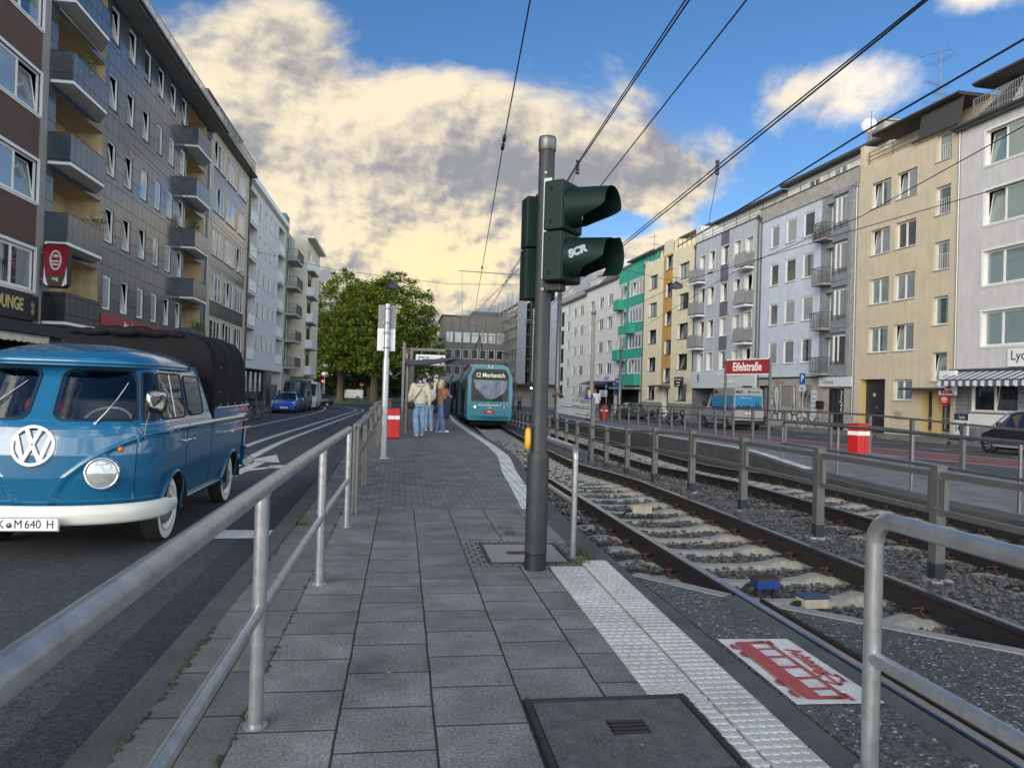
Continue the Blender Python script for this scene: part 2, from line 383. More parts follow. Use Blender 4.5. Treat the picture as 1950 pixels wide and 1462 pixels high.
mat('seat', (.10,.10,.11), .7, var=.2)
mat('chrome', (.72,.72,.73), .08, 1., var=0)
mat('mirror_dark', (.20,.19,.18), .12, 1., var=0)
mat('lamp_glass', (.50,.52,.53), .10, .5, var=.1)
mat('amber', (.55,.16,.01), .2, var=.1)
mat('cream_paint', (.68,.68,.63), .22, var=.04, coat=.5)
mat('emblem_white', (.66,.67,.64), .3, var=.03, coat=.3)
mat('tail_red', (.30,.01,.012), .25, var=.05)
mat('lamp_on', (.9,.9,.85), .3, var=0, emit=(1,.95,.85), es=4.)
mat('lamp_cold', (.9,.95,1), .3, var=0, emit=(.75,.92,1), es=3.)
mat('screen', (.2,.2,.2), .3, var=0, emit=(.80,.74,.9), es=.30)
mat('led', (.3,.3,.2), .4, var=0, emit=(.80,.86,.66), es=.42)
mat('awning_cream', (.55,.50,.38), .8, var=.12)
mat('slate_dark', (.022,.022,.026), .6, var=.3, vscale=9, bump=.3, bscale=18)
mat('gold', (.62,.50,.20), .4, .3, var=.1)
mat('tyre', (.017,.017,.018), .8, var=.2)
mat('whitewall', (.62,.60,.54), .6, var=.06)
mat('hub_grey', (.13,.16,.18), .28, var=.06, coat=.4)
mat('alloy', (.5,.5,.5), .3, .8, var=.05)
mat('under', (.012,.012,.012), .9, var=.1)
mat('car_glass', (.012,.016,.020), .04, spec=.9, var=0)
mat('bark', (.075,.055,.038), .9, var=.35, vscale=4, bump=.6, bscale=12)
mat('wire', (.016,.016,.020), .6, var=0)
mat('pole_concrete', (.30,.28,.23), .8, var=.15, vscale=3)
mat('shelter_grey', (.055,.06,.068), .45, .3, var=.1)
mat('shelter_roof', (.03,.035,.042), .5, var=.1)
mat('window_white', (.70,.71,.70), .4, var=.05)
mat('window_dark', (.035,.045,.05), .4, var=.1)
mat('sill', (.38,.38,.37), .6, var=.12)
mat('gutter', (.075,.082,.086), .45, .4, var=.15)
mat('roof_dark', (.050,.047,.047), .75, var=.25, vscale=7, bump=.4, bscale=14)
mat('sky_metal', (.5,.5,.5), .4, .6, var=.1)
mat('net', (.28,.31,.36), .8, var=.25, vscale=2)
mat('paper', (.55,.62,.66), .6, var=.06)
mat('door_dark', (.020,.024,.034), .35, var=.15)
mat('graffiti_black', (.015,.015,.017), .6, var=.1)
mat('graffiti_white', (.55,.56,.56), .7, var=.08)
mat('graffiti_red', (.30,.07,.08), .7, var=.1)
mat('graffiti_brown', (.13,.08,.05), .7, var=.1)
glassmat('pane')
glassmat('pane_dark', amount=.05, spec=.45)
glassmat('pane_light', curtain=(.36,.40,.41), amount=.85)  # paler panes, reflected sky painted in with the curtains
glassmat('pane_net', dark=(.03,.045,.05), curtain=(.22,.30,.31), amount=.75)
# ------------------------------------------------------------------ camera, light, sky
H = 1.42
PSI = math.atan((975-766)/1400.); TH = R(.57); RO = R(1.7)
fv = Vector((math.sin(PSI)*math.cos(TH), math.cos(PSI)*math.cos(TH), math.sin(TH)))
rv = Vector((math.cos(PSI), -math.sin(PSI), 0)); uv = rv.cross(fv)
Rv = rv*math.cos(RO)+uv*math.sin(RO); Uv = -rv*math.sin(RO)+uv*math.cos(RO)
cam = bpy.data.objects.new('camera', bpy.data.cameras.new('camera')); COL.objects.link(cam)
cam.matrix_world = Matrix(((Rv.x,Uv.x,-fv.x,0),(Rv.y,Uv.y,-fv.y,0),(Rv.z,Uv.z,-fv.z,H),(0,0,0,1)))
cam.data.sensor_fit = 'HORIZONTAL'; cam.data.sensor_width = 36; cam.data.lens = 36*1400/1950.; cam.data.clip_end = 3000; cam.data.clip_start = .05
sc.camera = cam
sc.view_settings.view_transform = 'Standard'; sc.view_settings.look = 'None'; sc.view_settings.exposure = .95; sc.view_settings.gamma = 1
SUN_EL = R(16); SUN_AZ = R(216)          # behind the camera; azimuth clockwise from +Y
sl = bpy.data.lights.new('sun','SUN'); sl.energy = 1.3; sl.angle = R(40); sl.color = (1,.88,.70)
so = bpy.data.objects.new('sun', sl); COL.objects.link(so)
sdir = Vector((math.sin(SUN_AZ)*math.cos(SUN_EL), math.cos(SUN_AZ)*math.cos(SUN_EL), math.sin(SUN_EL)))
so.rotation_euler = sdir.to_track_quat('Z','Y').to_euler(); so.location = (0,-20,60)

w = bpy.data.worlds.new('World'); sc.world = w; w.use_nodes = True
nt = w.node_tree; N = nt.nodes; Lk = nt.links; bg = N['Background']
def MA(op, a, b=None, c=None, clamp=False):
    n = N.new('ShaderNodeMath'); n.operation = op; n.use_clamp = clamp
    for i, x in enumerate((a,b,c)):
        if x is None: continue
        if isinstance(x,(int,float)): n.inputs[i].default_value = x
        else: Lk.new(x, n.inputs[i])
    return n.outputs[0]
def VM(op, a, b=None, s=None):
    n = N.new('ShaderNodeVectorMath'); n.operation = op
    for i, x in enumerate((a,b)):
        if x is None: continue
        if isinstance(x,(tuple,list)): n.inputs[i].default_value = x
        else: Lk.new(x, n.inputs[i])
    if s is not None:
        if isinstance(s,(int,float)): n.inputs['Scale'].default_value = s
        else: Lk.new(s, n.inputs['Scale'])
    return n.outputs[0]
def RNG(x, a, b, c=0., d=1., smooth=True):
    n = N.new('ShaderNodeMapRange'); n.interpolation_type = 'SMOOTHSTEP' if smooth else 'LINEAR'
    Lk.new(x, n.inputs['Value'])
    for k, v in zip(('From Min','From Max','To Min','To Max'), (a,b,c,d)): n.inputs[k].default_value = v
    return n.outputs[0]
def MIX(f, a, b):
    n = N.new('ShaderNodeMix'); n.data_type = 'RGBA'
    if isinstance(f,(int,float)): n.inputs['Factor'].default_value = f
    else: Lk.new(f, n.inputs['Factor'])
    for k, x in (('A',a),('B',b)):
        if isinstance(x,(tuple,list)): n.inputs[k].default_value = (*x,1)
        else: Lk.new(x, n.inputs[k])
    return n.outputs['Result']
def NOISE(v, s, det, ro=.55, dist=0.):
    n = N.new('ShaderNodeTexNoise'); n.inputs['Scale'].default_value = s; n.inputs['Detail'].default_value = det; n.inputs['Roughness'].default_value = ro
    n.inputs['Distortion'].default_value = dist; Lk.new(v, n.inputs['Vector']); return n.outputs['Fac']
tc = N.new('ShaderNodeTexCoord'); d = tc.outputs['Generated']
sky = N.new('ShaderNodeTexSky'); sky.sky_type = 'NISHITA'; sky.sun_disc = False
sky.sun_elevation = SUN_EL; sky.sun_rotation = SUN_AZ; sky.air_density = 1.; sky.dust_density = .6; sky.ozone_density = 3.
sx = N.new('ShaderNodeSeparateXYZ'); Lk.new(d, sx.inputs[0])
az = MA('ARCTAN2', sx.outputs['X'], sx.outputs['Y']); el = MA('ARCSINE', sx.outputs['Z'])
def GAUSS(a0, e0, sa, se):
    x = MA('DIVIDE', MA('SUBTRACT', az, a0), sa); y = MA('DIVIDE', MA('SUBTRACT', el, e0), se)
    r = MA('ADD', MA('MULTIPLY', x, x), MA('MULTIPLY', y, y))
    return MA('EXPONENT', MA('MULTIPLY', r, -1.))
def RIDGE(x, pts):
    n = N.new('ShaderNodeFloatCurve'); cu = n.mapping.curves[0]
    cu.points[0].location = pts[0]; cu.points[1].location = pts[-1]
    for p in pts[1:-1]: cu.points.new(*p)
    n.mapping.update(); Lk.new(x, n.inputs['Value']); return n.outputs[0]
# cloud bank: top edge as a function of azimuth (az -1..1 -> 0..1)
dv = VM('MULTIPLY', d, (1,1,1.3))
n1 = NOISE(dv, 4.6, 12, .58, .35)
n1s = NOISE(dv, 4.6, 4.5, .55, .35)
n1b = NOISE(VM('ADD', dv, (-.030,.0,.034)), 4.6, 4.5, .55, .35)
n1f = NOISE(dv, 16., 9, .6, .2)
n1g = NOISE(VM('ADD', dv, (-.007,.0,.009)), 16., 9, .6, .2)
n2 = NOISE(VM('ADD', dv, (3.1,1.7,.4)), 2.6, 4, .5)
azn = MA('MULTIPLY_ADD', az, .5, .5, True)
top = RIDGE(azn, [(0,.47),(.30,.455),(.36,.44),(.415,.475),(.455,.43),(.50,.395),(.56,.385),(.64,.365),(.685,.355),(.715,.33),(.735,.285),(.78,.17),(1,.2)])
env = MA('DIVIDE', MA('SUBTRACT', top, el), .075)                     # >0 inside the bank
env = MA('MINIMUM', env, 1.3)
env = MA('SUBTRACT', env, MA('MULTIPLY', GAUSS(.265,.222,.075,.024), 2.4))   # blue gap behind the signal
env = MA('SUBTRACT', env, MA('MULTIPLY', GAUSS(.44,.225,.07,.04), 2.0))
env = MA('MAXIMUM', env, MA('MULTIPLY_ADD', GAUSS(.57,.37,.15,.06), 1.35, -.75))
env = MA('MAXIMUM', env, MA('MULTIPLY_ADD', GAUSS(.74,.475,.14,.055), 1.7, -.75))
env = MA('MAXIMUM', env, MA('MULTIPLY_ADD', GAUSS(-.25,.49,.10,.025), .95, -.75))
env = MA('MAXIMUM', env, MA('MULTIPLY_ADD', GAUSS(.34,.165,.10,.045), 1.7, -.6))
# the sky behind the camera: broken cloud
back = RNG(sx.outputs['Y'], -.05, .25)
envb = MA('MULTIPLY_ADD', RNG(el, .1, 1.1, .35, -.20), 1., 0.)
envm = MA('ADD', MA('MULTIPLY', env, back), MA('MULTIPLY', envb, MA('SUBTRACT', 1., back)))
dens = MA('ADD', MA('MULTIPLY', MA('SUBTRACT', n1, .5), 3.0), envm)
mask = RNG(dens, -.12, .55)
lit = MA('ADD', MA('MULTIPLY', MA('SUBTRACT', n1s, n1b), 5.0), MA('MULTIPLY', MA('SUBTRACT', n1f, n1g), RNG(el, .32, .12, 2.4, 5.)))   # relief of the puffs: sun side against shade side
thick = RNG(dens, .2, 1.5)
br = MA('ADD', MA('MULTIPLY_ADD', MA('SUBTRACT', n2, .5), 1.3, .74), lit)
br = MA('SUBTRACT', br, MA('MULTIPLY', thick, .28))
br = MA('SUBTRACT', br, MA('MULTIPLY', RNG(el, .27, .10), .34))
br = MA('SUBTRACT', br, MA('MULTIPLY', GAUSS(.02,.285,.26,.033), .45))
br = MA('SUBTRACT', br, MA('MULTIPLY', GAUSS(.19,.27,.14,.045), .36))
br = MA('SUBTRACT', br, MA('MULTIPLY', GAUSS(.36,.31,.12,.04), .3))
br = MA('SUBTRACT', br, MA('MULTIPLY', GAUSS(-.09,.15,.06,.04), .3))
br = MA('ADD', br, MA('MULTIPLY', GAUSS(.03,.185,.13,.065), .55))
br = MA('ADD', br, MA('MULTIPLY', GAUSS(-.1,.36,.25,.05), .12))
br = RNG(br, -.22, 1.12, 0., 1., True)
shade = (.25,.255,.285); creamc = (.74,.645,.48)
cl = MIX(br, shade, creamc)
yel = MA('MULTIPLY', GAUSS(.045,.165,.11,.06), MA('MULTIPLY', br, .8))
cl = MIX(yel, cl, (.88,.70,.37))
cl = MIX(RNG(az, .42, .62, 0., .75), cl, MIX(br, (.42,.45,.54), (.88,.80,.70)))
skyc = VM('MULTIPLY', VM('SCALE', sky.outputs['Color'], None, .096), (1.12,1.04,1.08))
hs = N.new('ShaderNodeHueSaturation'); hs.inputs['Saturation'].default_value = 1.2; Lk.new(skyc, hs.inputs['Color'])
lev = MA('ADD', MA('MULTIPLY', back, -1.35), 2.05)                    # the sky behind the camera, where the sun stands, is much brighter
cl = MIX(MA('SUBTRACT', 1., back), cl, MIX(br, (.47,.54,.60), (.80,.82,.76)))
fin = MIX(mask, VM('SCALE', hs.outputs[0], None, MA('ADD', MA('MULTIPLY', back, -.25), 1.05)), VM('SCALE', cl, None, lev))
Lk.new(fin, bg.inputs['Color']); bg.inputs['Strength'].default_value = 1.0
w.cycles.sampling_method = 'MANUAL'; w.cycles.sample_map_resolution = 512

# ------------------------------------------------------------------ ground and track geometry
def dr(y): return -.0115*max(0,min(y,90)-12)-.003*max(0,y-90)         # the whole street runs gently downhill
def tz(y): return -.17*sstep(11,18,y)+dr(y)*sstep(11,16,y)             # rail height
TC = [(-30,3.24),(12,3.24),(16,3.34),(20,3.52),(26,3.85),(32,4.22),(38,4.6),(44,4.95),(50,5.15),(56,5.15),(62,4.85),(68,4.3),(76,3.2),(84,1.7),(95,-1.2)]
def tcx(y):
    # smooth the polyline
    return sum(interp(TC, y+k) for k in (-3,-1.5,0,1.5,3))/5
TSP = 3.24
def tcen(y, k):
    """centre of track k (0 near, 1 far) and its heading"""
    x = tcx(y); dx = (tcx(y+.5)-tcx(y-.5)); h = math.atan2(-dx, 1.)
    return x+k*TSP, h
def pz(y): return .12*sstep(9.5, 15, y)+dr(y+1)*sstep(12,22,y)+.03*sstep(14,22,y)       # near platform height
def pxr(y):                                                        # right edge of near platform (kerb)
    return interp([(-10,1.84),(6,1.84),(8,1.86),(9.5,1.95),(12,2.12),(15,2.32),(19,2.48),(29,2.62),(34,2.75),(40,3.05),(46,3.4),(54,3.55)], y)
RZ = -.12
asphalt('asphalt_road', (.060,.065,.073), .5)
asphalt('asphalt_cross', (.075,.077,.074), .6, .05)
asphalt('asphalt_patch', (.10,.10,.105), .5, .05)
paving('slabs', .404, .404, .0065, (.145,.146,.141), (.200,.201,.193), (.026,.026,.024), .5, True, shift=(.11,.224), moss=.25, rough=.7, speck=.42, var2=.42)
paving('slabs_edge', .50, .40, .007, (.118,.117,.110), (.165,.162,.152), (.03,.032,.02), 0., True, shift=(.2,.0), moss=.9, rough=.75)
paving('blocks', .16, .10, .006, (.135,.135,.130), (.20,.198,.19), (.045,.045,.04), .5, False, rough=.75, speck=.4, var2=.35)
paving('white_blocks', .11, .11, .006, (.58,.58,.56), (.72,.72,.69), (.18,.18,.17), .5, True, rough=.7, speck=.12)
paving('slabs_far', .42, .42, .006, (.15,.153,.158), (.20,.203,.208), (.035,.035,.035), .5, False, rough=.6)
paving('cobbles', .09, .09, .012, (.19,.185,.18), (.26,.25,.245), (.06,.055,.05), .5, False, rough=.8)
paving('bike_red', .22, .12, .004, (.20,.075,.080), (.24,.095,.10), (.10,.05,.05), .5, True, rough=.75, var2=.15)

def gz(y, b=RZ): return b+dr(y)
def fr(a, b, s):
    n = max(1,int(round((b-a)/s))); return [a+(b-a)*i/n for i in range(n+1)]
C = lambda v: (lambda y: v)
def strip(name, mats, xl, xr, ys, zf, depth=.45, top=0, m_side=0):
    mb = MB(); L = []
    for y in ys: L.append((xl(y), xr(y), y, zf(y)))
    for (a,b,y,z),(c,e,y2,z2) in zip(L, L[1:]):
        mb.add([(a,y,z),(b,y,z),(e,y2,z2),(c,y2,z2)], [(0,1,2,3)], top)
        mb.add([(b,y,z),(b,y,z-depth),(e,y2,z2-depth),(e,y2,z2)], [(0,1,2,3)], m_side)
        mb.add([(a,y,z),(c,y2,z2),(c,y2,z2-depth),(a,y,z-depth)], [(0,1,2,3)], m_side)
    a,b,y,z = L[0]; mb.add([(a,y,z),(a,y,z-depth),(b,y,z-depth),(b,y,z)], [(0,1,2,3)], m_side)
    a,b,y,z = L[-1]; mb.add([(a,y,z),(b,y,z),(b,y,z-depth),(a,y,z-depth)], [(0,1,2,3)], m_side)
    return struct(mb.build(name, mats))
g = MB(); g.box(-500,-60,-4.4,500,1200,-2.2); struct(g.build('ground', MATS['soil']))
YR = [-20,0,12]+fr(12,96,6)[1:]+[110,130,160,200,300]
strip('road', [MATS['asphalt_road']], C(-9.5), C(-1.19), [y for y in YR if y <= 96], gz, 1.2)
strip('pavement', [MATS['slabs_far']], C(-40), C(-9.5), [y for y in YR if y <= 90], lambda y: gz(y)+.10, 1.2)
strip('square', [MATS['asphalt_road']], C(-90), C(9), [96.01,110,130,160,200,300], lambda y: gz(y)-.006, 1.2)
strip('square', [MATS['asphalt_road']], C(-90), C(-9.51), [90.01,96.005], lambda y: gz(y)-.004, 1.2)
mat('grass', (.055,.085,.02), .9, var=.5, vscale=1.5, bump=.6, bscale=20, fine=.4)
strip('grass_island', [MATS['grass']], lambda y: interp([(112,-14),(118,-34),(124,-40),(150,-40)],y), lambda y: interp([(112,-2.6),(150,1.5)],y), [112,115,118,124,132,141,150], lambda y: gz(y)+.10, 1.0)
asphalt('gutter_strip', (.040,.043,.047), .5)
strip('gutter', [MATS['gutter_strip']], C(-1.56), C(-1.195), [-6,8.8,12], lambda y: RZ+.004, .2)
# walkway of slabs and the raised platform behind it
C = lambda v: (lambda y: v)
strip('walkway', [MATS['slabs']], C(-.628), C(1.21), [-6,2.62], C(0))
strip('walkway', [MATS['slabs']], C(-.628), C(.59), [2.62,3.36], C(0))
strip('walkway', [MATS['slabs']], C(-.628), C(1.21), [3.36,5.9], C(0))
strip('walkway', [MATS['slabs']], C(-.628), C(.585), [5.9,6.9], C(0))
strip('walkway', [MATS['slabs']], C(-.628), lambda y: pxr(y)-.26, fr(6.9,8.8,.5), C(0))
strip('walkway', [MATS['slabs_edge']], C(-1.03), C(-.628), [-6,8.8], C(-.003))
pl_l = C(-1.03)
wl = lambda y: interp([(8.8,1.48),(10.5,1.612),(12.2,1.70),(14.7,1.946),(18.8,2.12),(28.9,2.315),(38,2.55),(46,2.95),(54,3.1)], y)
wr = lambda y: wl(y)+interp([(8.8,.26),(14,.24),(19,.19),(30,.22),(54,.24)], y)
ysp = fr(8.8,20,.7)+fr(20,54,2)[1:]
strip('platform', [MATS['blocks'], MATS['kerb']], pl_l, wl, ysp, pz, .55, 0, 1)
strip('platform_edge', [MATS['white_blocks']], wl, wr, ysp, lambda y: pz(y)+.002)
strip('platform_kerb', [MATS['kerb']], wr, lambda y: max(pxr(y), wr(y)+.16), ysp, pz, .62)
# kerb along the road, and kerb right of the tactile tiles
strip('kerb', [MATS['kerb']], C(-1.19), C(-1.03), fr(-6,54,6), lambda y: pz(y)-.004)
strip('kerb', [MATS['kerb']], lambda y: interp([(-6,1.66),(2.6,1.69),(6.1,1.77),(9,1.6)],y) if y < 6.2 else pxr(y)-.26, lambda y: pxr(y), fr(-6,8.8,.74), C(.003), .6)
m = MB(); m.box(-1.0,-6,-.4,1.83,8.78,-.05); struct(m.build('walkway', MATS['kerb']))
# asphalt infill of the crossing, cut off along a slanted line
m = MB(); m.prism([(1.843,-6),(2.38,-6),(2.38,4.93),(1.86,5.60)], -.5, -.002)
m.prism([(2.60,-6),(3.88,-6),(3.88,3.50),(2.60,4.70)], -.5, -.004)
m.prism([(4.10,-6),(5.55,-6),(5.55,1.8),(4.10,3.25)], -.5, -.004)
struct(m.build('crossing', MATS['asphalt_cross']))
m = MB(); m.prism([(1.06,-6),(1.845,-6),(1.845,2.6),(1.70,2.62),(1.06,2.62)], -.5, -.006); struct(m.build('crossing', MATS['asphalt_cross']))
m = MB()
for a,b,wd in (((1.872,5.64),(2.36,5.0),.11),((2.62,4.74),(3.87,3.52),.10),((4.12,3.27),(5.5,1.9),.10)):
    dv2 = Vector((b[0]-a[0],b[1]-a[1],0)).normalized(); nn = Vector((-dv2.y,dv2.x,0))*wd/2
    n_ = 14
    for i in range(n_):
        p = Vector((lerp(a[0],b[0],i/n_),lerp(a[1],b[1],i/n_),.004)); q = Vector((lerp(a[0],b[0],(i+1)/n_),lerp(a[1],b[1],(i+1)/n_),.004))
        j = random.uniform(-.008,.008); j2 = random.uniform(-.008,.008)
        m.box(0,0,0,0,0,0) if False else None
        m.add([p-nn,q-nn,q+nn*(1+j*8),p+nn*(1+j2*8)], [(0,1,2,3)])
        m.add([p-nn,p-nn-Vector((0,0,.2)),q-nn-Vector((0,0,.2)),q-nn], [(0,1,2,3)]); m.add([p+nn,q+nn,q+nn-Vector((0,0,.2)),p+nn-Vector((0,0,.2))], [(0,1,2,3)])
struct(m.build('road_marking', MATS['kerb_light']))
# dark kerb beam beside the rail in the crossing
m = MB(); m.box(2.305,-6,-.3,2.425,5.0,.001); struct(m.build('kerb', MATS['kerb']))

# --- track bed
def bedz(x, y, k=None):
    return tz(y)-.235
m = MB(); ys = [-6,0,3,5,7,9,11,13,15,17,19,22,25,28,32,36,40,46,54,62,70,80,95]
for y,y2 in zip(ys,ys[1:]):
    xs = [-1.55,-.85,-.6,.6,.85,1.3,TSP-1.3,TSP-.85,TSP-.6,TSP+.6,TSP+.85,TSP+1.7]; zz = [.02,.0,-.03,-.03,0,.05,.05,0,-.03,-.03,0,.02]
    for (a,za),(b,zb) in zip(zip(xs,zz),zip(xs[1:],zz[1:])):
        m.add([(tcx(y)+a,y,bedz(0,y)+za),(tcx(y)+b,y,bedz(0,y)+zb),(tcx(y2)+b,y2,bedz(0,y2)+zb),(tcx(y2)+a,y2,bedz(0,y2)+za)], [(0,1,2,3)])
tag(m.build('track_ballast', MATS['ballast']), None, None, None, 'stuff')
# loose stones, many and uncountable
rocks = []
for k in range(9):
    bm = bmesh.new(); bmesh.ops.create_icosphere(bm, subdivisions=1, radius=1)
    rr = random.Random(k)
    for v in bm.verts:
        v.co = v.co*rr.uniform(.72,1.12); v.co.z *= .72; v.co.x *= 1.2
    # flatten with random planes to get broken facets
    for _ in range(3):
        nrm = Vector((rr.uniform(-1,1),rr.uniform(-1,1),rr.uniform(-.3,1))).normalized(); dd = rr.uniform(.45,.7)
        for v in bm.verts:
            e = v.co.dot(nrm)-dd
            if e > 0: v.co -= nrm*e
    rocks.append(([v.co.copy() for v in bm.verts], [tuple(v.index for v in f.verts) for f in bm.faces])); bm.free()
def k_sl(lx, y):
    c = lx-round(lx/TSP)*TSP; q = (y-3.15+.31)%.62-.31
    return abs(c) < 1.26 and abs(q) < .125
def scatter(n, y0, y1, xa, xb, smin, smax, seed, power=1.6):
    mb = MB(); rr = random.Random(seed)
    for _ in range(n):
        y = y0+(y1-y0)*rr.random()**power; x = tcx(y)+rr.uniform(xa,xb)
        lx = x-tcx(y)
        if y < 5.3:   # the paved crossing stays clear
            if x < 2.38 or (2.60 < x < 3.88 and y < 4.78-(x-2.6)*.94+.03) or (x > 4.08 and y < 3.32-(x-4.1)+.05): continue
            if y < 3: continue
        if k_sl(x-tcx(y), y) and rr.random() < .9: continue
        s = rr.uniform(smin,smax); vs, fs = rocks[rr.randrange(9)]
        M = Matrix.Rotation(rr.uniform(0,6.28),3,'Z') @ Matrix.Rotation(rr.uniform(-.5,.5),3,'X')
        kk = round(lx/TSP); c = lx-kk*TSP if kk in (0,1) else 9
        zb = bedz(x,y)+(.05 if abs(c) > .85 else -.012)+rr.uniform(-.022,.03)
        mb.add([(M@v)*s+Vector((x,y,zb)) for v in vs], fs)
    return mb
mb = scatter(27000, 3, 13, -1.3, TSP+1.5, .015, .031, 3, 1.45); tag(mb.build('ballast_stones', MATS['stone']), None, None, None, 'stuff')
mb = scatter(9000, 9, 30, -1.3, TSP+1.5, .026, .05, 4, 1.3); tag(mb.build('ballast_stones', MATS['stone']), None, None, None, 'stuff')
# ------------------------------------------------------------------ rails and sleepers
prof = [(-.062,-.172),(.062,-.172),(.062,-.160),(.012,-.140),(.009,-.05),(.036,-.036),(.036,-.006),(.027,0),(-.027,0),(-.036,-.006),(-.036,-.036),(-.009,-.05),(-.012,-.140),(-.062,-.160)]
def rail(off, label):
    mb = MB(); ys = fr(-6,14,2)+fr(14,48,1.5)[1:]+fr(48,95,3)[1:]; rs = []
    for y in ys:
        k = 0 if off < 2 else 1
        x, h = tcen(y, 0); nx = math.cos(h); ny = math.sin(h)
        rs.append([(x+off*nx+px*nx, y+off*ny*0+px*ny, tz(y)+pz_) for px,pz_ in prof])
    n = len(prof); vs = [p for r in rs for p in r]
    for i in range(len(rs)-1):
        for j in range(n):
            k = (j+1)%n
            mb.add([rs[i][j],rs[i+1][j],rs[i+1][k],rs[i][k]], [(0,1,2,3)], 1 if j in (6,7,8) else 0)
    return tag(mb.build('rail', [MATS['rail_side'], MATS['rail_top']]), label, 'rail', 'tram rails')
rail(-.75, 'steel rail nearest the platform, running into the asphalt beside the tram pictogram')
rail(.75, 'right hand rail of the near track, just left of the grey fence between the tracks')
rail(TSP-.75, 'left hand rail of the far track, just right of the grey fence between the tracks')
rail(TSP+.75, 'rail of the far track closest to the kerb of the opposite platform')
# flange groove guard beside the paved-in rail
m = MB(); m.bar((2.555,-6,-.012),(2.555,4.9,-.012),.012,.05); m.bar((3.935,-6,-.012),(3.935,3.6,-.012),.012,.05); struct(m.build('rail_groove', MATS['rail_side']))

def sleeper_mesh():
    mb = MB(); xs = [-1.27,-1.22,-1.0,-.86,-.75,-.64,-.54,-.40,-.15,.15,.40,.54,.64,.75,.86,1.0,1.22,1.27]
    zt = [-.255,-.222,-.185,-.182,-.178,-.176,-.168,-.205,-.222,-.222,-.205,-.168,-.176,-.178,-.182,-.185,-.222,-.255]
    rs = []
    for x,z in zip(xs,zt):
        w = .10 if abs(x) > .3 else .085
        rs.append([(x,-w-.03,-.36),(x,-w-.012,z-.03),(x,-w+.012,z-.004),(x,-w*.4,z),(x,w*.4,z),(x,w-.012,z-.004),(x,w+.012,z-.03),(x,w+.03,-.36)])
    mb.rings(rs, 0, True, False, True); return mb.mesh('sleeper', MATS['sleeper'])
def clip_mesh(s, e):
    mb = MB()
    if 1:
        x = s*.75+e*.085
        mb.box(x-.035,-.055,-.18,x+.035,.055,-.148)
        mb.tube([(x+e*.03,-.06,-.15),(x+e*.045,-.04,-.125),(x,-.02,-.118),(x-e*.035,0,-.135),(x,.02,-.118),(x+e*.045,.04,-.125),(x+e*.03,.06,-.15)],.010,6)
        mb.cyl((x,0,-.15),(x,0,-.100),.014,.014,6)
    return mb.mesh('rail_fastening', MATS['iron_rust'])
sme = sleeper_mesh(); cme = [clip_mesh(a,b) for a in (-1,1) for b in (-1,1)]
for k,lab,grp in ((0,'pale concrete sleeper under the near track, set in dark ballast','sleepers of the near track'),(1,'pale concrete sleeper under the far track, set in dark ballast','sleepers of the far track')):
    i = 0; y = 3.15
    while y < (44 if k == 0 else 58):
        x, h = tcen(y, k)
        if (k == 0 and y > 4.55) or (k == 1 and y > 1.5):
            o = link('sleeper', sme, None, (x, y, tz(y)), h+random.uniform(-.012,.012))
            tag(o, lab, 'sleeper', grp)
            if y < 20:
                for c in cme: link('rail_fastening', c, o)
        y += .62
# --- track devices
def track_box(loc, rz, lid, side, label, sz=(.20,.13,.07)):
    e = empty('track_sensor', loc, rz, label, 'track sensor', 'track sensor boxes')
    a,b,c = sz
    m = MB(); m.box(-a/2,-b/2,.07,a/2,b/2,.07+c); m.build('housing', MATS[side], e, bevel=.006)
    m = MB(); m.box(-a/2-.006,-b/2-.006,.071+c,a/2+.006,b/2+.006,.088+c)
    if lid != 'cover_blue':
        for i in range(9): m.box(-a/2+.01+i*.021,-b/2,.088+c,-a/2+.018+i*.021,b/2,.092+c)
    m.build('lid', MATS[lid], e, bevel=.003)
    m = MB()
    for sx_ in (-1,1): m.box(sx_*a*.4-.008,-.01,-.06,sx_*a*.4+.008,.01,.07)
    m.build('bracket', MATS['iron'], e)
    m = MB(); m.tube([(-a/2,0,.10),(-a/2-.06,.0,.095),(-a/2-.16,-.04,.03),(-a/2-.32,-.10,-.02),(-a/2-.5,-.12,-.04)],.016,8); m.cyl((-a/2-.05,0,.097),(-a/2,0,.1),.02,.02,8); m.build('cable', MATS['black_rubber'], e)
    return e
mat('cover_blue', (.02,.05,.12), .5, var=.2); mat('box_blue', (.012,.05,.24), .5, var=.2); mat('box_cream', (.50,.44,.33), .6, var=.2, dirt=.4)
track_box((3.02,5.72,-.21), .06, 'iron_rust', 'box_blue', 'blue track box with a rusty ribbed lid between the near rails')
track_box((3.12,5.18,-.21), .05, 'cover_blue', 'box_cream', 'cream track box with a dark blue lid, closest to the paved crossing')
track_box((3.18,9.4,-.21), .05, 'box_cream', 'box_cream', 'all cream track box farther up between the near rails', (.26,.14,.08))

# ------------------------------------------------------------------ railings
def arc(c, r, a0, a1, ex, ey, n=8):
    c = Vector(c); ex = Vector(ex); ey = Vector(ey)
    return [c+ex*r*math.cos(a0+(a1-a0)*i/n)+ey*r*math.sin(a0+(a1-a0)*i/n) for i in range(n+1)]
def flange(mb, x, y, z, r=.055): mb.cyl((x,y,z-.01),(x,y,z+.006),r,r,14)
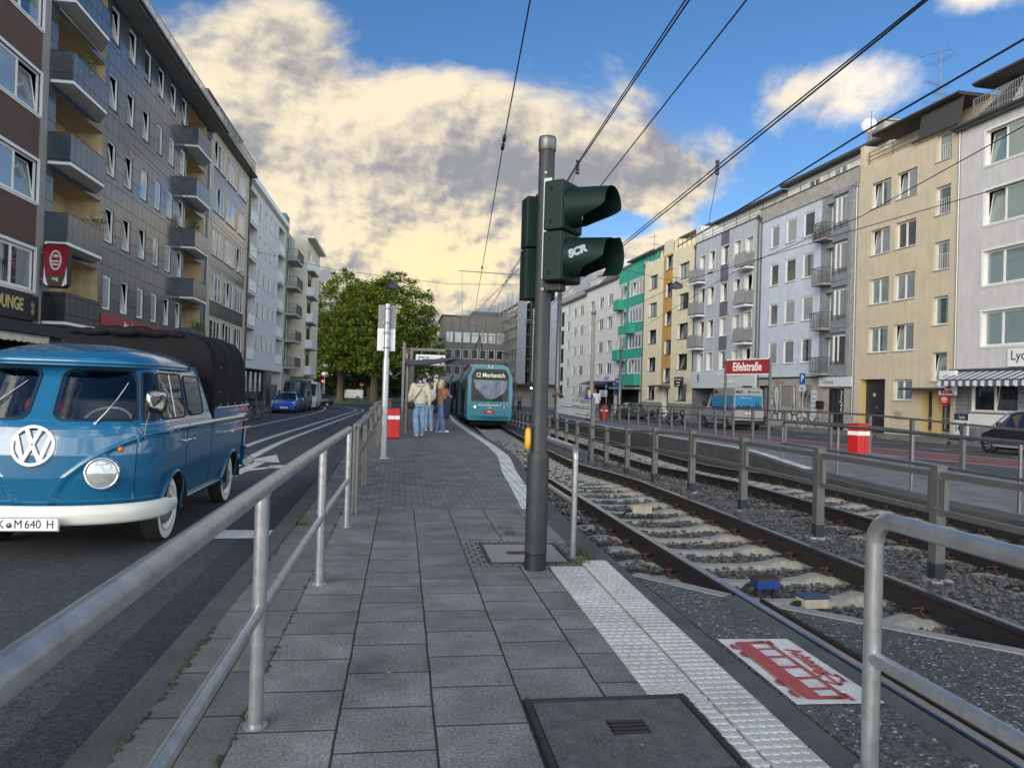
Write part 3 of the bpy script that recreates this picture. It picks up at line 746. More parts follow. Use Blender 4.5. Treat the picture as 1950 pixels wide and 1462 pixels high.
# left railing of welded tube
e = empty('tube_railing', (-.55,3,0), 0, 'round steel tube railing along the walkway edge in front of the blue pickup', 'railing')
def LX(y): return -.56+.004*max(0,y-3)**1.6-(-.55)
O = Vector((.55,-3,0))
def lpt(y,z): return (LX(y), y-3, z)
m = MB(); m.tube([lpt(y,.985) for y in (-1.5,0,1.5,3,4.5,6,7.2,7.60)],.034,16); m.build('handrail', MATS['steel_tube'], e)
m = MB(); m.tube([lpt(y,.478) for y in (-1.5,0,1.5,3,4.5,6,7.61)],.026,14); m.build('lower_rail', MATS['steel_tube'], e)
for y in (.95,3.185,5.416,7.611):
    m = MB(); x = LX(y); m.cyl((x,y-3,-.05),(x,y-3,.965),.030,.030,16); flange(m,x,y-3,0,.05)
    m.tube([(x,y-3,.955),(x+.0,y-3,.975)],.034,12)
    m.build('post', MATS['steel_tube'], e)
# handrail at the right edge of the crossing (closest to the viewer)
def bent_rail(name, x, y0, y1, zt, zl, r, loc, label, cat='handrail', rb=.11, end_post=None, post_m='steel_tube', rail_m='steel_tube', z0=0., mids=()):
    e = empty(name, loc, 0, label, cat)
    pts = [(0,0,-.05+z0),(0,0,z0+.3)]+arc((0,-rb if y1 < y0 else rb,zt-rb), rb, 0, PI/2, (0,1 if y1 < y0 else -1,0),(0,0,1),10)+[(0,y1-y0,zt)]
    m = MB(); m.tube(pts, r, 18); m.build('handrail', MATS[rail_m], e)
    m = MB(); m.tube([(0,0,zl),(0,y1-y0,zl)], r*.86, 14); m.build('lower_rail', MATS[rail_m], e)
    for k in mids:
        m = MB(); m.cyl((0,k-y0,z0-.05),(0,k-y0,zt-.01),r*.9,r*.9,14); flange(m,0,k-y0,z0,r*1.6); m.build('post', MATS[post_m], e)
    m = MB(); flange(m,0,0,z0,r*1.7); m.build('base_plate', MATS[post_m], e)
    return e
bent_rail('handrail', 1.82, 2.6, -1.5, .975, .44, .033, (1.82,2.6,0), 'worn bent tube handrail with dark top, nearest the viewer beside the tram pictogram', rb=.10, mids=(.6,))
bent_rail('handrail', 1.5, 6.2, 8.3, .945, .475, .026, (1.5,6.2,0), 'bent steel tube handrail standing right behind the signal pole', rb=.09, mids=(8.25,))
# flat-bar fence on the platform's road side
e = empty('bar_fence', (-.5,8.43,0), 0, 'flat bar fence with stepped panels between the tube railing and the shelter', 'fence')
fy = [8.43+2.12*i for i in range(17)]
def fx(y): return interp([(8.4,-.49),(15,-.50),(20,-.5),(30,-.52),(46,-.6)], y)
for i,y in enumerate(fy):
    x = fx(y)+.5; z = pz(y); zt = z+1.0-.012*0
    m = MB(); m.box(x-.03,y-8.43-.045,z-.1,x-.010,y-8.43+.045,zt-.02); m.box(x+.010,y-8.43-.045,z-.1,x+.03,y-8.43+.045,zt-.02); m.box(x-.010,y-8.43-.03,z+.05,x+.010,y-8.43+.03,zt-.06)
    m.build('post', MATS['fence_grey'], e)
    if i+1 < len(fy):
        y2 = fy[i+1]; x2 = fx(y2)+.5; z1 = max(pz(y),pz(y2)-.05)+1.0
        m = MB(); m.bar((x,y-8.43+.05,z1-.03),(x2,y2-8.43-.05,z1-.03),.085,.05); m.bar((x,y-8.43+.05,z1-.36),(x2,y2-8.43-.05,z1-.36),.06,.04)
        m.bar((x,y-8.43+.06,z1-.36),(x,y-8.43+.06,z1-.03),.05,.02,up=(0,1,0)); m.bar((x2,y2-8.43-.06,z1-.36),(x2,y2-8.43-.06,z1-.03),.05,.02,up=(0,1,0))
        m.build('panel_frame', MATS['fence_grey'], e)
# fence between the tracks
e = empty('track_fence', (4.88,6.06,-.2), 0, 'grey box section fence standing in the ballast between the two tracks', 'fence')
cy = [2.2,4.15]+[6.06+1.93*i for i in range(22)]
def cfx(y): return tcx(y)+TSP/2
for i,y in enumerate(cy):
    x = cfx(y)-4.88; z = bedz(0,y)+.05; Y = y-6.06
    m = MB(); m.box(x-.05,Y-.05,z-.1+.2,x+.05,Y+.05,z+.16+.2); m.build('post_foot', MATS['fence_dark'], e)
    m = MB(); m.box(x-.048,Y-.048,z+.16+.2,x+.048,Y+.048,z+1.03+.2); m.box(x-.052,Y-.052,z+1.03+.2,x+.052,Y+.052,z+1.045+.2)
    if y < 16:
        for zz in (.93,.66): m.cyl((x-.065,Y-.025,z+zz+.2),(x-.045,Y-.025,z+zz+.2),.014,.014,8); m.cyl((x-.03,Y-.066,z+zz+.2),(x-.03,Y-.045,z+zz+.2),.014,.014,8)
    m.build('post', MATS['fence_grey'], e)
    if y < 13:
        m = MB(); m.lathe([(.005,.0),(.13,.0),(.15,-.02),(.15,-.06)],16,0,'z',(x,Y,z+.215)); m.build('concrete_collar', MATS['sleeper'], e)
    if i+1 < len(cy):
        y2 = cy[i+1]; x2 = cfx(y2)-4.88; z2 = bedz(0,y2)+.05; Y2 = y2-6.06
        m = MB()
        for hh,tt in ((.965,.055),(.625,.05)): m.bar((x,Y+.09,z+hh+.2),(x2,Y2-.09,z2+hh+.2),.05,tt)
        m.bar((x,Y+.085,z+.60+.2),(x,Y+.085,z+.99+.2),.045,.045,up=(0,1,0)); m.bar((x2,Y2-.085,z2+.60+.2),(x2,Y2-.085,z2+.99+.2),.045,.045,up=(0,1,0))
        for yy,zz,xx in ((Y+.06,z,x),(Y2-.06,z2,x2)):
            for h in (.92,.67): m.box(xx-.012,yy-.03,zz+h+.2-.02,xx+.012,yy+.03,zz+h+.2+.02)
        m.build('panel_frame', MATS['fence_grey'], e)

# ------------------------------------------------------------------ opposite platform
E2 = [(-6,7.75),(8,7.5),(10.5,7.55),(13.5,7.75),(15.2,7.95),(16.5,8.15),(18.5,8.3),(21,8.38),(28,8.6),(34,8.95),(40,9.4),(46,9.75),(54,9.9)]
p2l = lambda y: interp(E2, y)
p2z = lambda y: .02+.20*sstep(12,18,y)+dr(y)*sstep(12,18,y)
F2 = [(-6,12.1),(12,11.7),(17,11.45),(23,11.35),(30,11.15),(36,11.0),(40,10.9),(54,11.6)]
f2x = lambda y: interp(F2, y)
ysp = fr(-6,10,4)+fr(10,22,.8)[1:]+fr(22,54,2)[1:]
strip('platform', [MATS['slabs_far'], MATS['kerb']], lambda y: p2l(y)+.42, lambda y: f2x(y)+.25, ysp, p2z, .62, 0, 1)
strip('platform_kerb', [MATS['kerb']], p2l, lambda y: p2l(y)+.20, ysp, p2z, .70)
strip('platform_edge', [MATS['kerb'],], lambda y: p2l(y)+.20, lambda y: p2l(y)+.42, fr(-6,13.6,4), lambda y: p2z(y)+.001)
strip('platform_edge', [MATS['white_blocks']], lambda y: p2l(y)+.20, lambda y: p2l(y)+.42, fr(13.6,22,.8)+fr(22,54,2)[1:], lambda y: p2z(y)+.002)
e = empty('tube_handrail', (8.3,15.0,p2z(15)), 0, 'thin tube handrail ending the opposite platform, in front of the red bin', 'handrail')
def hx(y): return interp([(2,7.95),(10,8.12),(13,8.22),(15.05,8.27)],y)-8.3
Z0 = -p2z(15)
pts = [(hx(15.05),.05,Z0-.02),(hx(15.05),.05,Z0+.8)]+[(hx(15.05),.05-.14*(1-math.cos(a)),Z0+.8+.14*math.sin(a)+.0) for a in (.3,.7,1.1,1.57)]+[(hx(y),y-15,Z0+.945) for y in (13,10,7,4,2)]
m = MB(); m.tube(pts,.030,12); m.build('handrail', MATS['steel_dark'], e)
m = MB(); m.tube([(hx(y),y-15,Z0+.46) for y in (15.05,13,10,7,4,2)],.026,10); m.build('lower_rail', MATS['steel_dark'], e)
for y in (12.9,10.75,8.6,6.4,4.2):
    m = MB(); m.cyl((hx(y),y-15,Z0-.02),(hx(y),y-15,Z0+.94),.026,.026,12); flange(m,hx(y),y-15,Z0+.02,.05); m.build('post', MATS['steel_dark'], e)
e = empty('bar_fence', (11.4,20,p2z(20)), 0, 'grey post and rail fence along the back of the opposite platform', 'fence')
ys2 = [10.6,12.2,13.8,15.25,16.7,18.3,20.6,21.6]+[22.6+1.36*i for i in range(22)]
Z0 = -p2z(20)
for i,y in enumerate(ys2):
    x = f2x(y)-11.4; z = p2z(y)+Z0-.05
    m = MB(); m.box(x-.035,y-20-.05,z,x+.035,y-20+.05,z+1.02); m.build('post', MATS['fence_grey'], e)
    if i+1 < len(ys2):
        y2 = ys2[i+1]; x2 = f2x(y2)-11.4; z2 = p2z(y2)+Z0-.05
        m = MB(); m.bar((x,y-20+.05,z+1.0),(x2,y2-20-.05,z2+1.0),.06,.045); m.bar((x,y-20+.05,z+.72),(x2,y2-20-.05,z2+.72),.05,.04); m.build('panel_frame', MATS['fence_grey'], e)
# right carriageway, bike path, parking strip, pavement
RY = -.16
def poly_struct(name, pts, z0, z1, mt): 
    m = MB(); m.prism(pts, z0, z1); return struct(m.build(name, MATS[mt]))
def rp(u, off=0.):
    """point on the right-hand building line (u along, off metres towards the street)"""
    c, s = math.cos(math.atan(.043)), math.sin(math.atan(.043))
    return (29.02-s*u-c*off, c*u-s*off)
def rlx(y): return 29.02-.043*y
YRR = [-6,0,6,12]+fr(12,96,6)[1:]+[110,130,160,200]
RGZ = lambda y: gz(y,RY)
strip('road', [MATS['asphalt_road']], lambda y: f2x(min(y,54))+.25, lambda y: rlx(y)-3.6 if y < 112 else rlx(y)-3.6, YRR, RGZ, 1.2)
BK = [(4,16.2,18.7),(10,16.0,18.5),(14,16.2,18.6),(17.4,16.3,19.0),(20.2,15.6,18.9),(25.5,15.0,17.9),(31,14.7,17.6),(40,15.2,17.6),(50,15.7,17.8),(62,16.0,17.8),(80,15.6,17.2)]
m = MB()
for (y,a,b),(y2,c,d2) in zip(BK,BK[1:]): m.add([(a,y,RGZ(y)+.004),(b,y,RGZ(y)+.004),(d2,y2,RGZ(y2)+.004),(c,y2,RGZ(y2)+.004)], [(0,1,2,3)])
struct(m.build('bike_path', MATS['bike_red']))
m = MB()
for (y,a,b),(y2,c,d2) in zip(BK,BK[1:]):
    for p,q in ((a,c),(b,d2)): m.add([(p-.06,y,RGZ(y)+.008),(p+.06,y,RGZ(y)+.008),(q+.06,y2,RGZ(y2)+.008),(q-.06,y2,RGZ(y2)+.008)], [(0,1,2,3)])
def mark(pts): m.add([(x,y,RGZ(y)+.008) for x,y in pts], [tuple(range(len(pts)))])
for y in (21,25.5,30,34.5,39): mark([(20.2,y),(22.4,y),(22.4,y+.12),(20.2,y+.12)]); mark([(20.1,y-.7),(20.22,y-.7),(20.22,y+.8),(20.1,y+.8)])
mark([(13.6,13.2),(14.3,13.2),(17.0,10.2),(16.3,10.2)]); mark([(14.2,21.5),(14.4,21.6),(13.3,25),(13.15,24.9)])
struct(m.build('road_marking', MATS['paint_line']))
strip('pavement', [MATS['slabs_far']], lambda y: rlx(y)-3.6, lambda y: rlx(y)+12, [y for y in YRR if y <= 110], lambda y: RGZ(y)+.12, 1.2)
strip('pavement', [MATS['slabs_far']], lambda y: rlx(y)-3.6, lambda y: rlx(y)+12, [118,130,160,200], lambda y: RGZ(y)+.12, 1.2)
strip('road', [MATS['asphalt_road']], lambda y: rlx(y)-3.6, lambda y: rlx(y)+80, [110.01,114,117.99], RGZ, 1.2)
# left road markings
m = MB()
def line(pts, wd):
    for (x,y),(x2,y2) in zip(pts,pts[1:]): m.add([(x-wd/2,y,gz(y)+.006),(x+wd/2,y,gz(y)+.006),(x2+wd/2,y2,gz(y2)+.006),(x2-wd/2,y2,gz(y2)+.006)], [(0,1,2,3)])
def bend(x0, n=14, rr=16):
    pts = [(x0+.5*(1-sstep(8,24,y)),y) for y in fr(9,66,3)]; y0 = 66
    for i in range(n):
        a = PI/2*(i+1)/n*.92; pts.append((x0-rr*(1-math.cos(a)), y0+38*math.sin(a)))
    return pts
line(bend(-4.05),.2); line(bend(-3.4),.2)
line([(x,y) for x,y in zip([-5.7,-6.0,-6.1,-6.2,-6.5,-7.2,-9.6],[20,28,40,52,62,72,96])],.15)
for y in (62,74): m.add([(-6.1,y,gz(y)+.006),(-4.9,y,gz(y)+.006),(-4.9,y+.4,gz(y+.4)+.006),(-6.1,y+.4,gz(y+.4)+.006)], [(0,1,2,3)])
m.add([(-2.02,7.58,RZ+.006),(-1.30,7.63,RZ+.006),(-1.26,8.04,RZ+.006),(-2.02,8.04,RZ+.006)], [(0,1,2,3)])
m.add([(-6.5,7.58,RZ+.006),(-3.9,7.58,RZ+.006),(-3.9,8.04,RZ+.006),(-6.5,8.04,RZ+.006)], [(0,1,2,3)])
# direction arrow in the lane
for pts in ([(-2.62,12.6),(-2.42,12.6),(-2.42,15.6),(-2.62,15.6)],[(-2.95,15.4),(-2.15,15.4),(-2.52,17.3)],[(-2.42,13.6),(-2.1,14.2),(-2.1,14.6),(-2.42,14.1)],[(-2.22,14.2),(-1.95,14.2),(-1.95,14.9),(-2.22,14.7)]): m.add([(x-.25,y,gz(y)+.006) for x,y in pts], [tuple(range(len(pts)))])
# bicycle symbol
for cx_ in (-4.35,-3.95):
    for k in range(14):
        a = 2*PI*k/14; b = 2*PI*(k+1)/14; zz_ = gz(21)+.006
        m.add([(cx_-.9+math.cos(a)*.16,21+math.sin(a)*.75,zz_),(cx_-.9+math.cos(b)*.16,21+math.sin(b)*.75,zz_),(cx_-.9+math.cos(b)*.12,21+math.sin(b)*.58,zz_),(cx_-.9+math.cos(a)*.12,21+math.sin(a)*.58,zz_)], [(3,2,1,0)])
struct(m.build('road_marking', MATS['paint_white']))

# ------------------------------------------------------------------ walkway furniture
# tactile tiles with raised studs
m = MB()
def tl(y): return interp([(-6,1.10),(3.3,1.19),(5.9,1.225)], y)
def tm(y): return interp([(-6,1.40),(2.6,1.455),(6.1,1.525)], y)
def tr(y): return interp([(-6,1.66),(2.6,1.69),(6.1,1.77)], y)
def tile(xa, xb, y0, y1, n=5):
    gp = .007; h = .004
    m.add([(xa(y0)+gp,y0+gp,h),(xb(y0)-gp,y0+gp,h),(xb(y1)-gp,y1-gp,h),(xa(y1)+gp,y1-gp,h),(xa(y0)+gp,y0+gp,-.1),(xb(y0)-gp,y0+gp,-.1),(xb(y1)-gp,y1-gp,-.1),(xa(y1)+gp,y1-gp,-.1)], [(0,1,2,3),(4,5,1,0),(5,6,2,1),(6,7,3,2),(7,4,0,3)])
    for i in range(n):
        for j in range(5):
            t = (i+.5+(.25 if j%2 else -.25)*.9)/n; yy = y0+(y1-y0)*(j+.5)/5; x = lerp(xa(yy)+gp,xb(yy)-gp,min(max(t,.09),.91))
            ring = [(math.cos(2*PI*k/10),math.sin(2*PI*k/10)) for k in range(10)]
            rr_ = [[(x+c*r,yy+s*r,h+z) for c,s in ring] for r,z in ((.0215,0),(.0190,.0028),(.0140,.0036))]
            m.rings(rr_, 0, False, True, False); m.add(rr_[-1], [tuple(range(10))])
y = 5.9
while y > 1.2:
    if y-.3 > 3.36 or y < 2.6: tile(tl, tm, y-.3, y)
    else:
        if y > 3.365: tile(tl, tm, 3.365, y)
        tile(lambda q: 1.372, tm, max(y-.3,2.6), min(y,3.36), 2)
        if y-.3 < 2.595: tile(tl, tm, y-.3, 2.595)
    y -= .3
y = 6.1
while y > 1.2:
    tile(tm, tr, y-.3, y); y -= .3
struct(m.build('tactile_paving', MATS['tactile']))
m = MB(); m.prism([(1.10,-6),(1.70,-6),(1.70,2.6),(1.77,6.1),(1.21,6.1),(1.21,3.36),(1.37,3.36),(1.37,2.6),(1.10,2.6)], -.3, -.010); struct(m.build('walkway', MATS['pole_dark']))
# large manhole cover with a grate
def cover(name, x0, y0, x1, y1, label, mt, frame_m, gx, gy, gw, gh, rows, diag=False, zz=.004):
    e = empty(name, ((x0+x1)/2,(y0+y1)/2,0), 0, label, 'manhole cover'); cx_,cy_ = (x0+x1)/2,(y0+y1)/2
    a,b = (x1-x0)/2,(y1-y0)/2
    m = MB(); t = .030
    for p in ((-a,-b,a,-b+t),(-a,b-t,a,b),(-a,-b+t,-a+t,b-t),(a-t,-b+t,a,b-t)): m.box(p[0],p[1],-.2,p[2],p[3],zz+.004)
    n = int(b*2/.035)
    for i in range(n):
        yy = -b+.02+i*.035
        for sx_ in (-1,1): m.box(sx_*(a-t*.5)-.008,yy,zz+.004,sx_*(a-t*.5)+.008,yy+.02,zz+.008)
    m.build('frame', MATS[frame_m], e)
    m = MB(); q = a-t-.006; r_ = b-t-.006
    # plate with a hole for the grate
    for p in ((-q,-r_,gx-gw,r_),(gx+gw,-r_,q,r_),(gx-gw,-r_,gx+gw,gy-gh),(gx-gw,gy+gh,gx+gw,r_)): m.box(p[0],p[1],-.2,p[2],p[3],zz)
    m.build('plate', MATS[mt], e)
    m = MB(); m.box(gx-gw+.001,gy-gh+.001,-.2,gx+gw-.001,gy+gh-.001,zz-.035); m.build('pit', MATS['black'], e)
    m = MB()
    for i in range(rows):
        yy = gy-gh+(i+.5)*2*gh/rows; m.bar((gx-gw,yy,zz-.004),(gx+gw,yy+(.012 if diag else 0),zz-.004),gh/rows*.8,.012)
    for xx in (-gw+.006,0 if diag else -gw+.006,gw-.006): m.bar((gx+xx,gy-gh,zz-.006),(gx+xx,gy+gh,zz-.006),.010,.012)
    if diag:
        for i in range(9): xx = gx-gw+(i+.5)*2*gw/9; m.bar((xx,gy-gh,zz-.006),(xx,gy+gh,zz-.006),.008,.010)
    m.build('grate', MATS['iron_rust' if diag else 'iron'], e)
    return e
cover('manhole_cover', .595, 2.64, 1.368, 3.345, 'large square cover plate with a small iron grate in the foreground paving', 'manhole', 'iron', .02, .05, .085, .068, 4)
cover('manhole_cover', .74, 6.0, 1.46, 6.78, 'pale concrete access cover with a rusty mesh at the foot of the signal pole', 'concrete', 'iron', -.02, .0, .13, .06, 5, True)
m = MB(); m.prism([(.585,5.9),(.74,5.9),(.74,6.9),(.585,6.9)],-.3,0); m.prism([(.74,5.9),(1.50,5.9),(1.50,5.995),(.74,5.995)],-.3,0); m.prism([(.74,6.785),(1.5,6.785),(1.5,6.9),(.74,6.9)],-.3,0); m.prism([(1.465,5.995),(1.60,5.995),(1.60,6.785),(1.465,6.785)],-.3,0); struct(m.build('walkway', MATS['cobbles']))
# tram pictogram painted on white ground, read from the left-hand side
PA = Vector((1.87,4.09,.004)); 
m = MB(); m.add([(1.875,4.10,.003),(1.865,3.20,.003),(2.30,3.18,.003),(2.302,4.075,.003)], [(0,1,2,3)]); m.prism([(2.426,-6),(2.45,-6),(2.45,4.9),(2.426,4.9)],-.3,-.003)
wp = MB(); wp.add([(1.875,4.10,.003),(1.865,3.20,.003),(2.302,3.18,.003),(2.302,4.08,.003)], [(0,1,2,3)]); struct(wp.build('road_marking', MATS['paint_white']))
struct(m.build('crossing', MATS['asphalt_cross'])) if False else None
# pictogram plane: s runs from far (0) to near (1) along -Y, t from left (0) to right (1) along +X
def PT(s, t, z=.007): return (1.875+.425*t, 4.06-.85*s, z)
rd = MB()
def shape(pts, z=.007): rd.add([PT(s,t,z) for s,t in pts], [tuple(range(len(pts)))])
def bandp(s0,s1,t0,t1): shape([(s0,t0),(s0,t1),(s1,t1),(s1,t0)])
# car body: lower band, pillars, roof strip, rounded noses
shape([(.10,.14),(.04,.17),(.03,.25),(.03,.36),(.965,.36),(.965,.25),(.96,.17),(.90,.14)])
bandp(.05,.95,.60,.66)
for a,b in ((.03,.075),(.16,.185),(.30,.335),(.475,.51),(.65,.685),(.81,.84),(.925,.965)): bandp(a,b,.36,.60)
shape([(.03,.36),(.05,.60),(.05,.66),(.02,.60)]); shape([(.965,.36),(.98,.60),(.95,.66),(.95,.60)])
bandp(.02,.10,.64,.70); bandp(.90,1.0,.64,.70)
for s in (.12,.27,.73,.88):
    rd.add([PT(s+.055*math.cos(a),.12-.085*math.sin(a)) for a in [PI*k/8 for k in range(9)]], [tuple(range(8,-1,-1))])
bandp(.18,.82,.105,.125)
# pantograph
def stroke(a, b, wd=.018):
    p = Vector(PT(*a)); q = Vector(PT(*b)); dd = (q-p).normalized(); nn = Vector((-dd.y,dd.x,0))*wd/2*.55
    rd.add([p-nn,q-nn,q+nn,p+nn], [(0,1,2,3)])
for a,b in (((.66,.66),(.60,.78)),((.60,.78),(.66,.92)),((.72,.66),(.79,.78)),((.79,.78),(.70,.92)),((.62,.92),(.74,.92)),((.60,.78),(.79,.78))): stroke(a,b,.03)
for t_ in ('Achtung',):
    vs,fs = textmesh(t_, .105, frame((2.225,3.72,.007),(0,-1,0),(1,0,0)), .0005, 1.0, bold=.004)
    rd.add(vs,fs)
struct(rd.build('road_marking', MATS['logo_red']))
# moss, grass tufts and litter in the joints
m = MB(); rr = random.Random(8)
for x0,n in ((-1.03,260),(-.628,110)):
    for _ in range(n):
        y = rr.uniform(1.8,8.5); 
        if mnoise.noise((x0*3,y*1.1,0)) < -.02: continue
        x = x0+rr.gauss(0,.008); s = rr.uniform(.004,.011)
        m.sphere((x,y,.001),s*1.3,s*1.7,s*.55,6,4)
tag(m.build('moss', MATS['moss']), None, None, None, 'stuff')
m = MB()
for (x,y,n,h) in ((-.97,7.75,60,.10),(1.53,6.02,40,.08),(1.60,6.32,50,.10),(1.19,6.0,30,.06),(1.10,7.2,30,.10),(1.0,7.5,24,.08),(1.55,6.12,40,.05),(1.35,5.93,26,.05),(-1.05,8.1,40,.06)):
    for _ in range(n):
        bx = x+rr.gauss(0,.045); by = y+rr.gauss(0,.05); a = rr.uniform(0,6.28); l = h*rr.uniform(.4,1.1); w_ = .004
        dx,dy = math.cos(a),math.sin(a)
        m.add([(bx-dy*w_,by+dx*w_,0),(bx+dy*w_,by-dx*w_,0),(bx+dx*l*.5,by+dy*l*.5,l)], [(0,1,2)])
tag(m.build('weeds', MATS['grass']), None, None, None, 'stuff')
m = MB()
for _ in range(46):
    x,y = rr.uniform(-1.0,1.6), 2+rr.random()**1.6*16; z = pz(y)+.006; s = rr.uniform(.006,.02); a = rr.uniform(0,6.28)
    m.add([(x+math.cos(a+k*2.1)*s,y+math.sin(a+k*2.1)*s,z+rr.uniform(0,.006)) for k in range(3)], [(0,1,2)])
tag(m.build('litter', MATS['leaf_litter']), None, None, None, 'stuff')
m = MB(); m.add([(.62,10.9,pz(10.9)+.004),(.68,10.87,pz(10.9)+.02),(.72,10.94,pz(10.9)+.006),(.67,11.0,pz(10.9)+.022)], [(0,1,2,3)]); tag(m.build('fallen_leaf', MATS['leaf_litter']), 'dry yellow leaf lying alone on the block paving of the platform', 'leaf')
# ------------------------------------------------------------------ traffic signal
e = empty('traffic_signal', (1.1,5.82,0), 0, 'dark green two lens signal on a tall grey pole, graffiti tag on its visor', 'traffic signal')
m = MB(); m.lathe([(.087,.0),(.087,.125)],28); m.lathe([(.088,.125),(.090,.13),(.090,.145),(.0885,.15)],28); m.build('pole_foot', MATS['pole_dark'], e)
m = MB(); m.lathe([(.0885,.15),(.0875,.88),(.085,.905),(.069,.94),(.0665,.945),(.064,3.36)],32); m.build('pole', MATS['pole_grey'], e)
m = MB(); m.lathe([(.068,3.36),(.072,3.365),(.072,3.455),(.066,3.475),(.002,3.482)],28); m.build('pole_cap', MATS['steel_dark'], e)
nn_ = Vector((.75,-.661,0)).normalized(); tt_ = Vector((.661,.75,0))
def sig_head(par, n, t, zb, zt, secs, name, lens=True, tagt=False):
    c0 = n*.165; hs_ = (zt-zb)/secs
    for k in range(secs):
        z0 = zb+k*hs_; c = c0+Vector((0,0,z0+hs_/2))
        m = MB(); m.obox(c, n*.085, t*.165, Vector((0,0,hs_/2-.004))); h_ = m.build('housing', MATS['signal_green'], par, bevel=.014, seg=3)
        m = MB()
        m.obox(c+n*.0865, n*.006, t*.150, Vector((0,0,hs_/2-.018)))
        for zz in (-.13,.13):
            for q in (0,.012,.024): m.obox(c-t*.166+n*(-.02)+Vector((0,0,zz+q-.012)), n*.014, t*.004, Vector((0,0,.0035)))
        m.build('door', MATS['signal_green'], h_, bevel=.006)
        if lens:
            lc = c+n*.095
            m = MB(); M4 = Matrix((( t.x,0,n.x,lc.x),(t.y,0,n.y,lc.y),(0,1,0,lc.z),(0,0,0,1)))
            st = len(m.v); m.lathe([(.002,.022),(.06,.018),(.10,.006),(.118,0)],24); m.xf(M4, st); m.build('lens', MATS['lens_red'], h_)
            # visor: long hood, open and cut back at the bottom
            m = MB(); ns = 64; rows = []
            for i in range(9):
                rw = []
                for j in range(ns+1):
                    a = -PI/2+2*PI*j/ns                       # -90 deg is the bottom
                    up = (math.sin(a)+1)/2
                    L = .09+.25*sstep(.03,.52,up)
                    q = i/8*L; r = .158-.010*i/8
                    p = lc+t*math.cos(a)*r+Vector((0,0,math.sin(a)*r-.05*q))+n*q
                    rw.append(p)
                rows.append(rw)
            for i in range(8):
                for j in range(ns): m.add([rows[i][j],rows[i][j+1],rows[i+1][j+1],rows[i+1][j]], [(0,1,2,3)], 0, True)
            v = m.build('visor', MATS['signal_green'], h_)
            if k == 0 and tagt:
                # cut-off shield on the far side of the lower visor, and the painted tag
                m = MB(); pts = []
                for j in range(25):
                    a = -PI/2+PI*.9*j/24-.15
                    p = lc+t*math.cos(a)*.160+Vector((0,0,math.sin(a)*.160)); pts.append(p)
                for a_,b_ in zip(pts,pts[1:]): m.add([a_+n*.22,b_+n*.22,b_+n*.37,a_+n*.37], [(0,1,2,3)], 0, True)
                m.build('shield', MATS['signal_green'], h_)
                vs,fs = textmesh('SCR', .085, Matrix.Identity(4), .0002, 1.0, bold=.006)
                out = []
                for x,y,z in vs:
                    x,y = x*math.cos(.28)-y*math.sin(.28), x*math.sin(.28)+y*math.cos(.28)
                    a = PI+.02-(y+.03)/.155                                # wraps round the hood's near side
                    out.append(lc-t*0+n*(.125+x)+t*math.cos(a)*.160+Vector((0,0,math.sin(a)*.160-.01)))
                m = MB(); m.add(out, fs); m.build('graffiti_tag', MATS['paper'], h_)
    # brackets at top and bottom
    m = MB()
    m.obox(c0*.5+Vector((0,0,zb-.03)), n*.10, t*.05, Vector((0,0,.03))); m.obox(c0*.45+Vector((0,0,zt+.012)), n*.09, t*.05, Vector((0,0,.014)))
    m.build('bracket', MATS['signal_dark'], par, bevel=.008)
sig_head(e, nn_, tt_, 2.285, 3.075, 2, 'front', True, True)
nb_ = Vector((-.12,1,0)).normalized(); sig_head(e, nb_, Vector((nb_.y,-nb_.x,0))*.8, 2.17, 3.02, 2, 'back', False)
m = MB(); m.obox(nn_*.06-tt_*.07+Vector((0,0,2.72)), nn_*.035, tt_*.006, Vector((0,0,.40))); m.build('side_strip', MATS['galv'], e)  # pale strip stands in for light reflected off the housing side
for z in (3.17,2.24):
    m = MB(); m.cyl((-.02,-.066,z),(-.02,-.074,z),.014,.012,12); m.cyl((-.02,-.072,z),(-.02,-.078,z),.007,.007,8); m.build('bolt', MATS['galv'], e)
# yellow request button housing, on the left of the pole
m = MB(); rs = []
for x0,sc_ in ((-.072,.9),(-.08,1.),(-.105,.86),(-.112,.55)):
    rs.append([(x0,sc_*.045*math.cos(a),1.045+sc_*.095*math.sin(a)) for a in [2*PI*k/20 for k in range(20)]])
m.rings(rs,0,True,True,True); m.build('push_button', MATS['yellow'], e)
m = MB(); m.box(-.074,-.05,.95,-.062,.05,1.14); m.build('button_mount', MATS['black'], e, bevel=.004)

# ------------------------------------------------------------------ blue double-cab pickup
mat('van_blue', (.006,.110,.235), .22, var=.03, vscale=2, coat=1.)
gm = mat('van_glass', (.016,.018,.026), .03, spec=.8, var=0); _n = gm.node_tree; _g = _n.nodes.new('ShaderNodeBsdfGlossy'); _g.inputs['Roughness'].default_value = .02; _t = _n.nodes.new('ShaderNodeBsdfTransparent'); _t.inputs[0].default_value = (.70,.76,.78,1)
_f = _n.nodes.new('ShaderNodeFresnel'); _f.inputs[0].default_value = 1.75; _m = _n.nodes.new('ShaderNodeMixShader'); _n.links.new(_f.outputs[0],_m.inputs[0]); _n.links.new(_t.outputs[0],_m.inputs[1]); _n.links.new(_g.outputs[0],_m.inputs[2]); _n.links.new(_m.outputs[0],_n.nodes['Material Output'].inputs[0])
WINS = [(.045,.60,1.185,1.625),(.645,.865,1.19,1.61),(.90,1.58,1.19,1.61),(1.70,2.26,1.20,1.595)]
def in_win(s, z):
    s = abs(s)
    for a,b,c,d_ in WINS:
        u = abs((s-(a+b)/2)/((b-a)/2-.012)); v = abs((z-(c+d_)/2)/((d_-c)/2-.012))
        if u < 1 and v < 1 and (u**6+v**6) < 1: return True
    return False
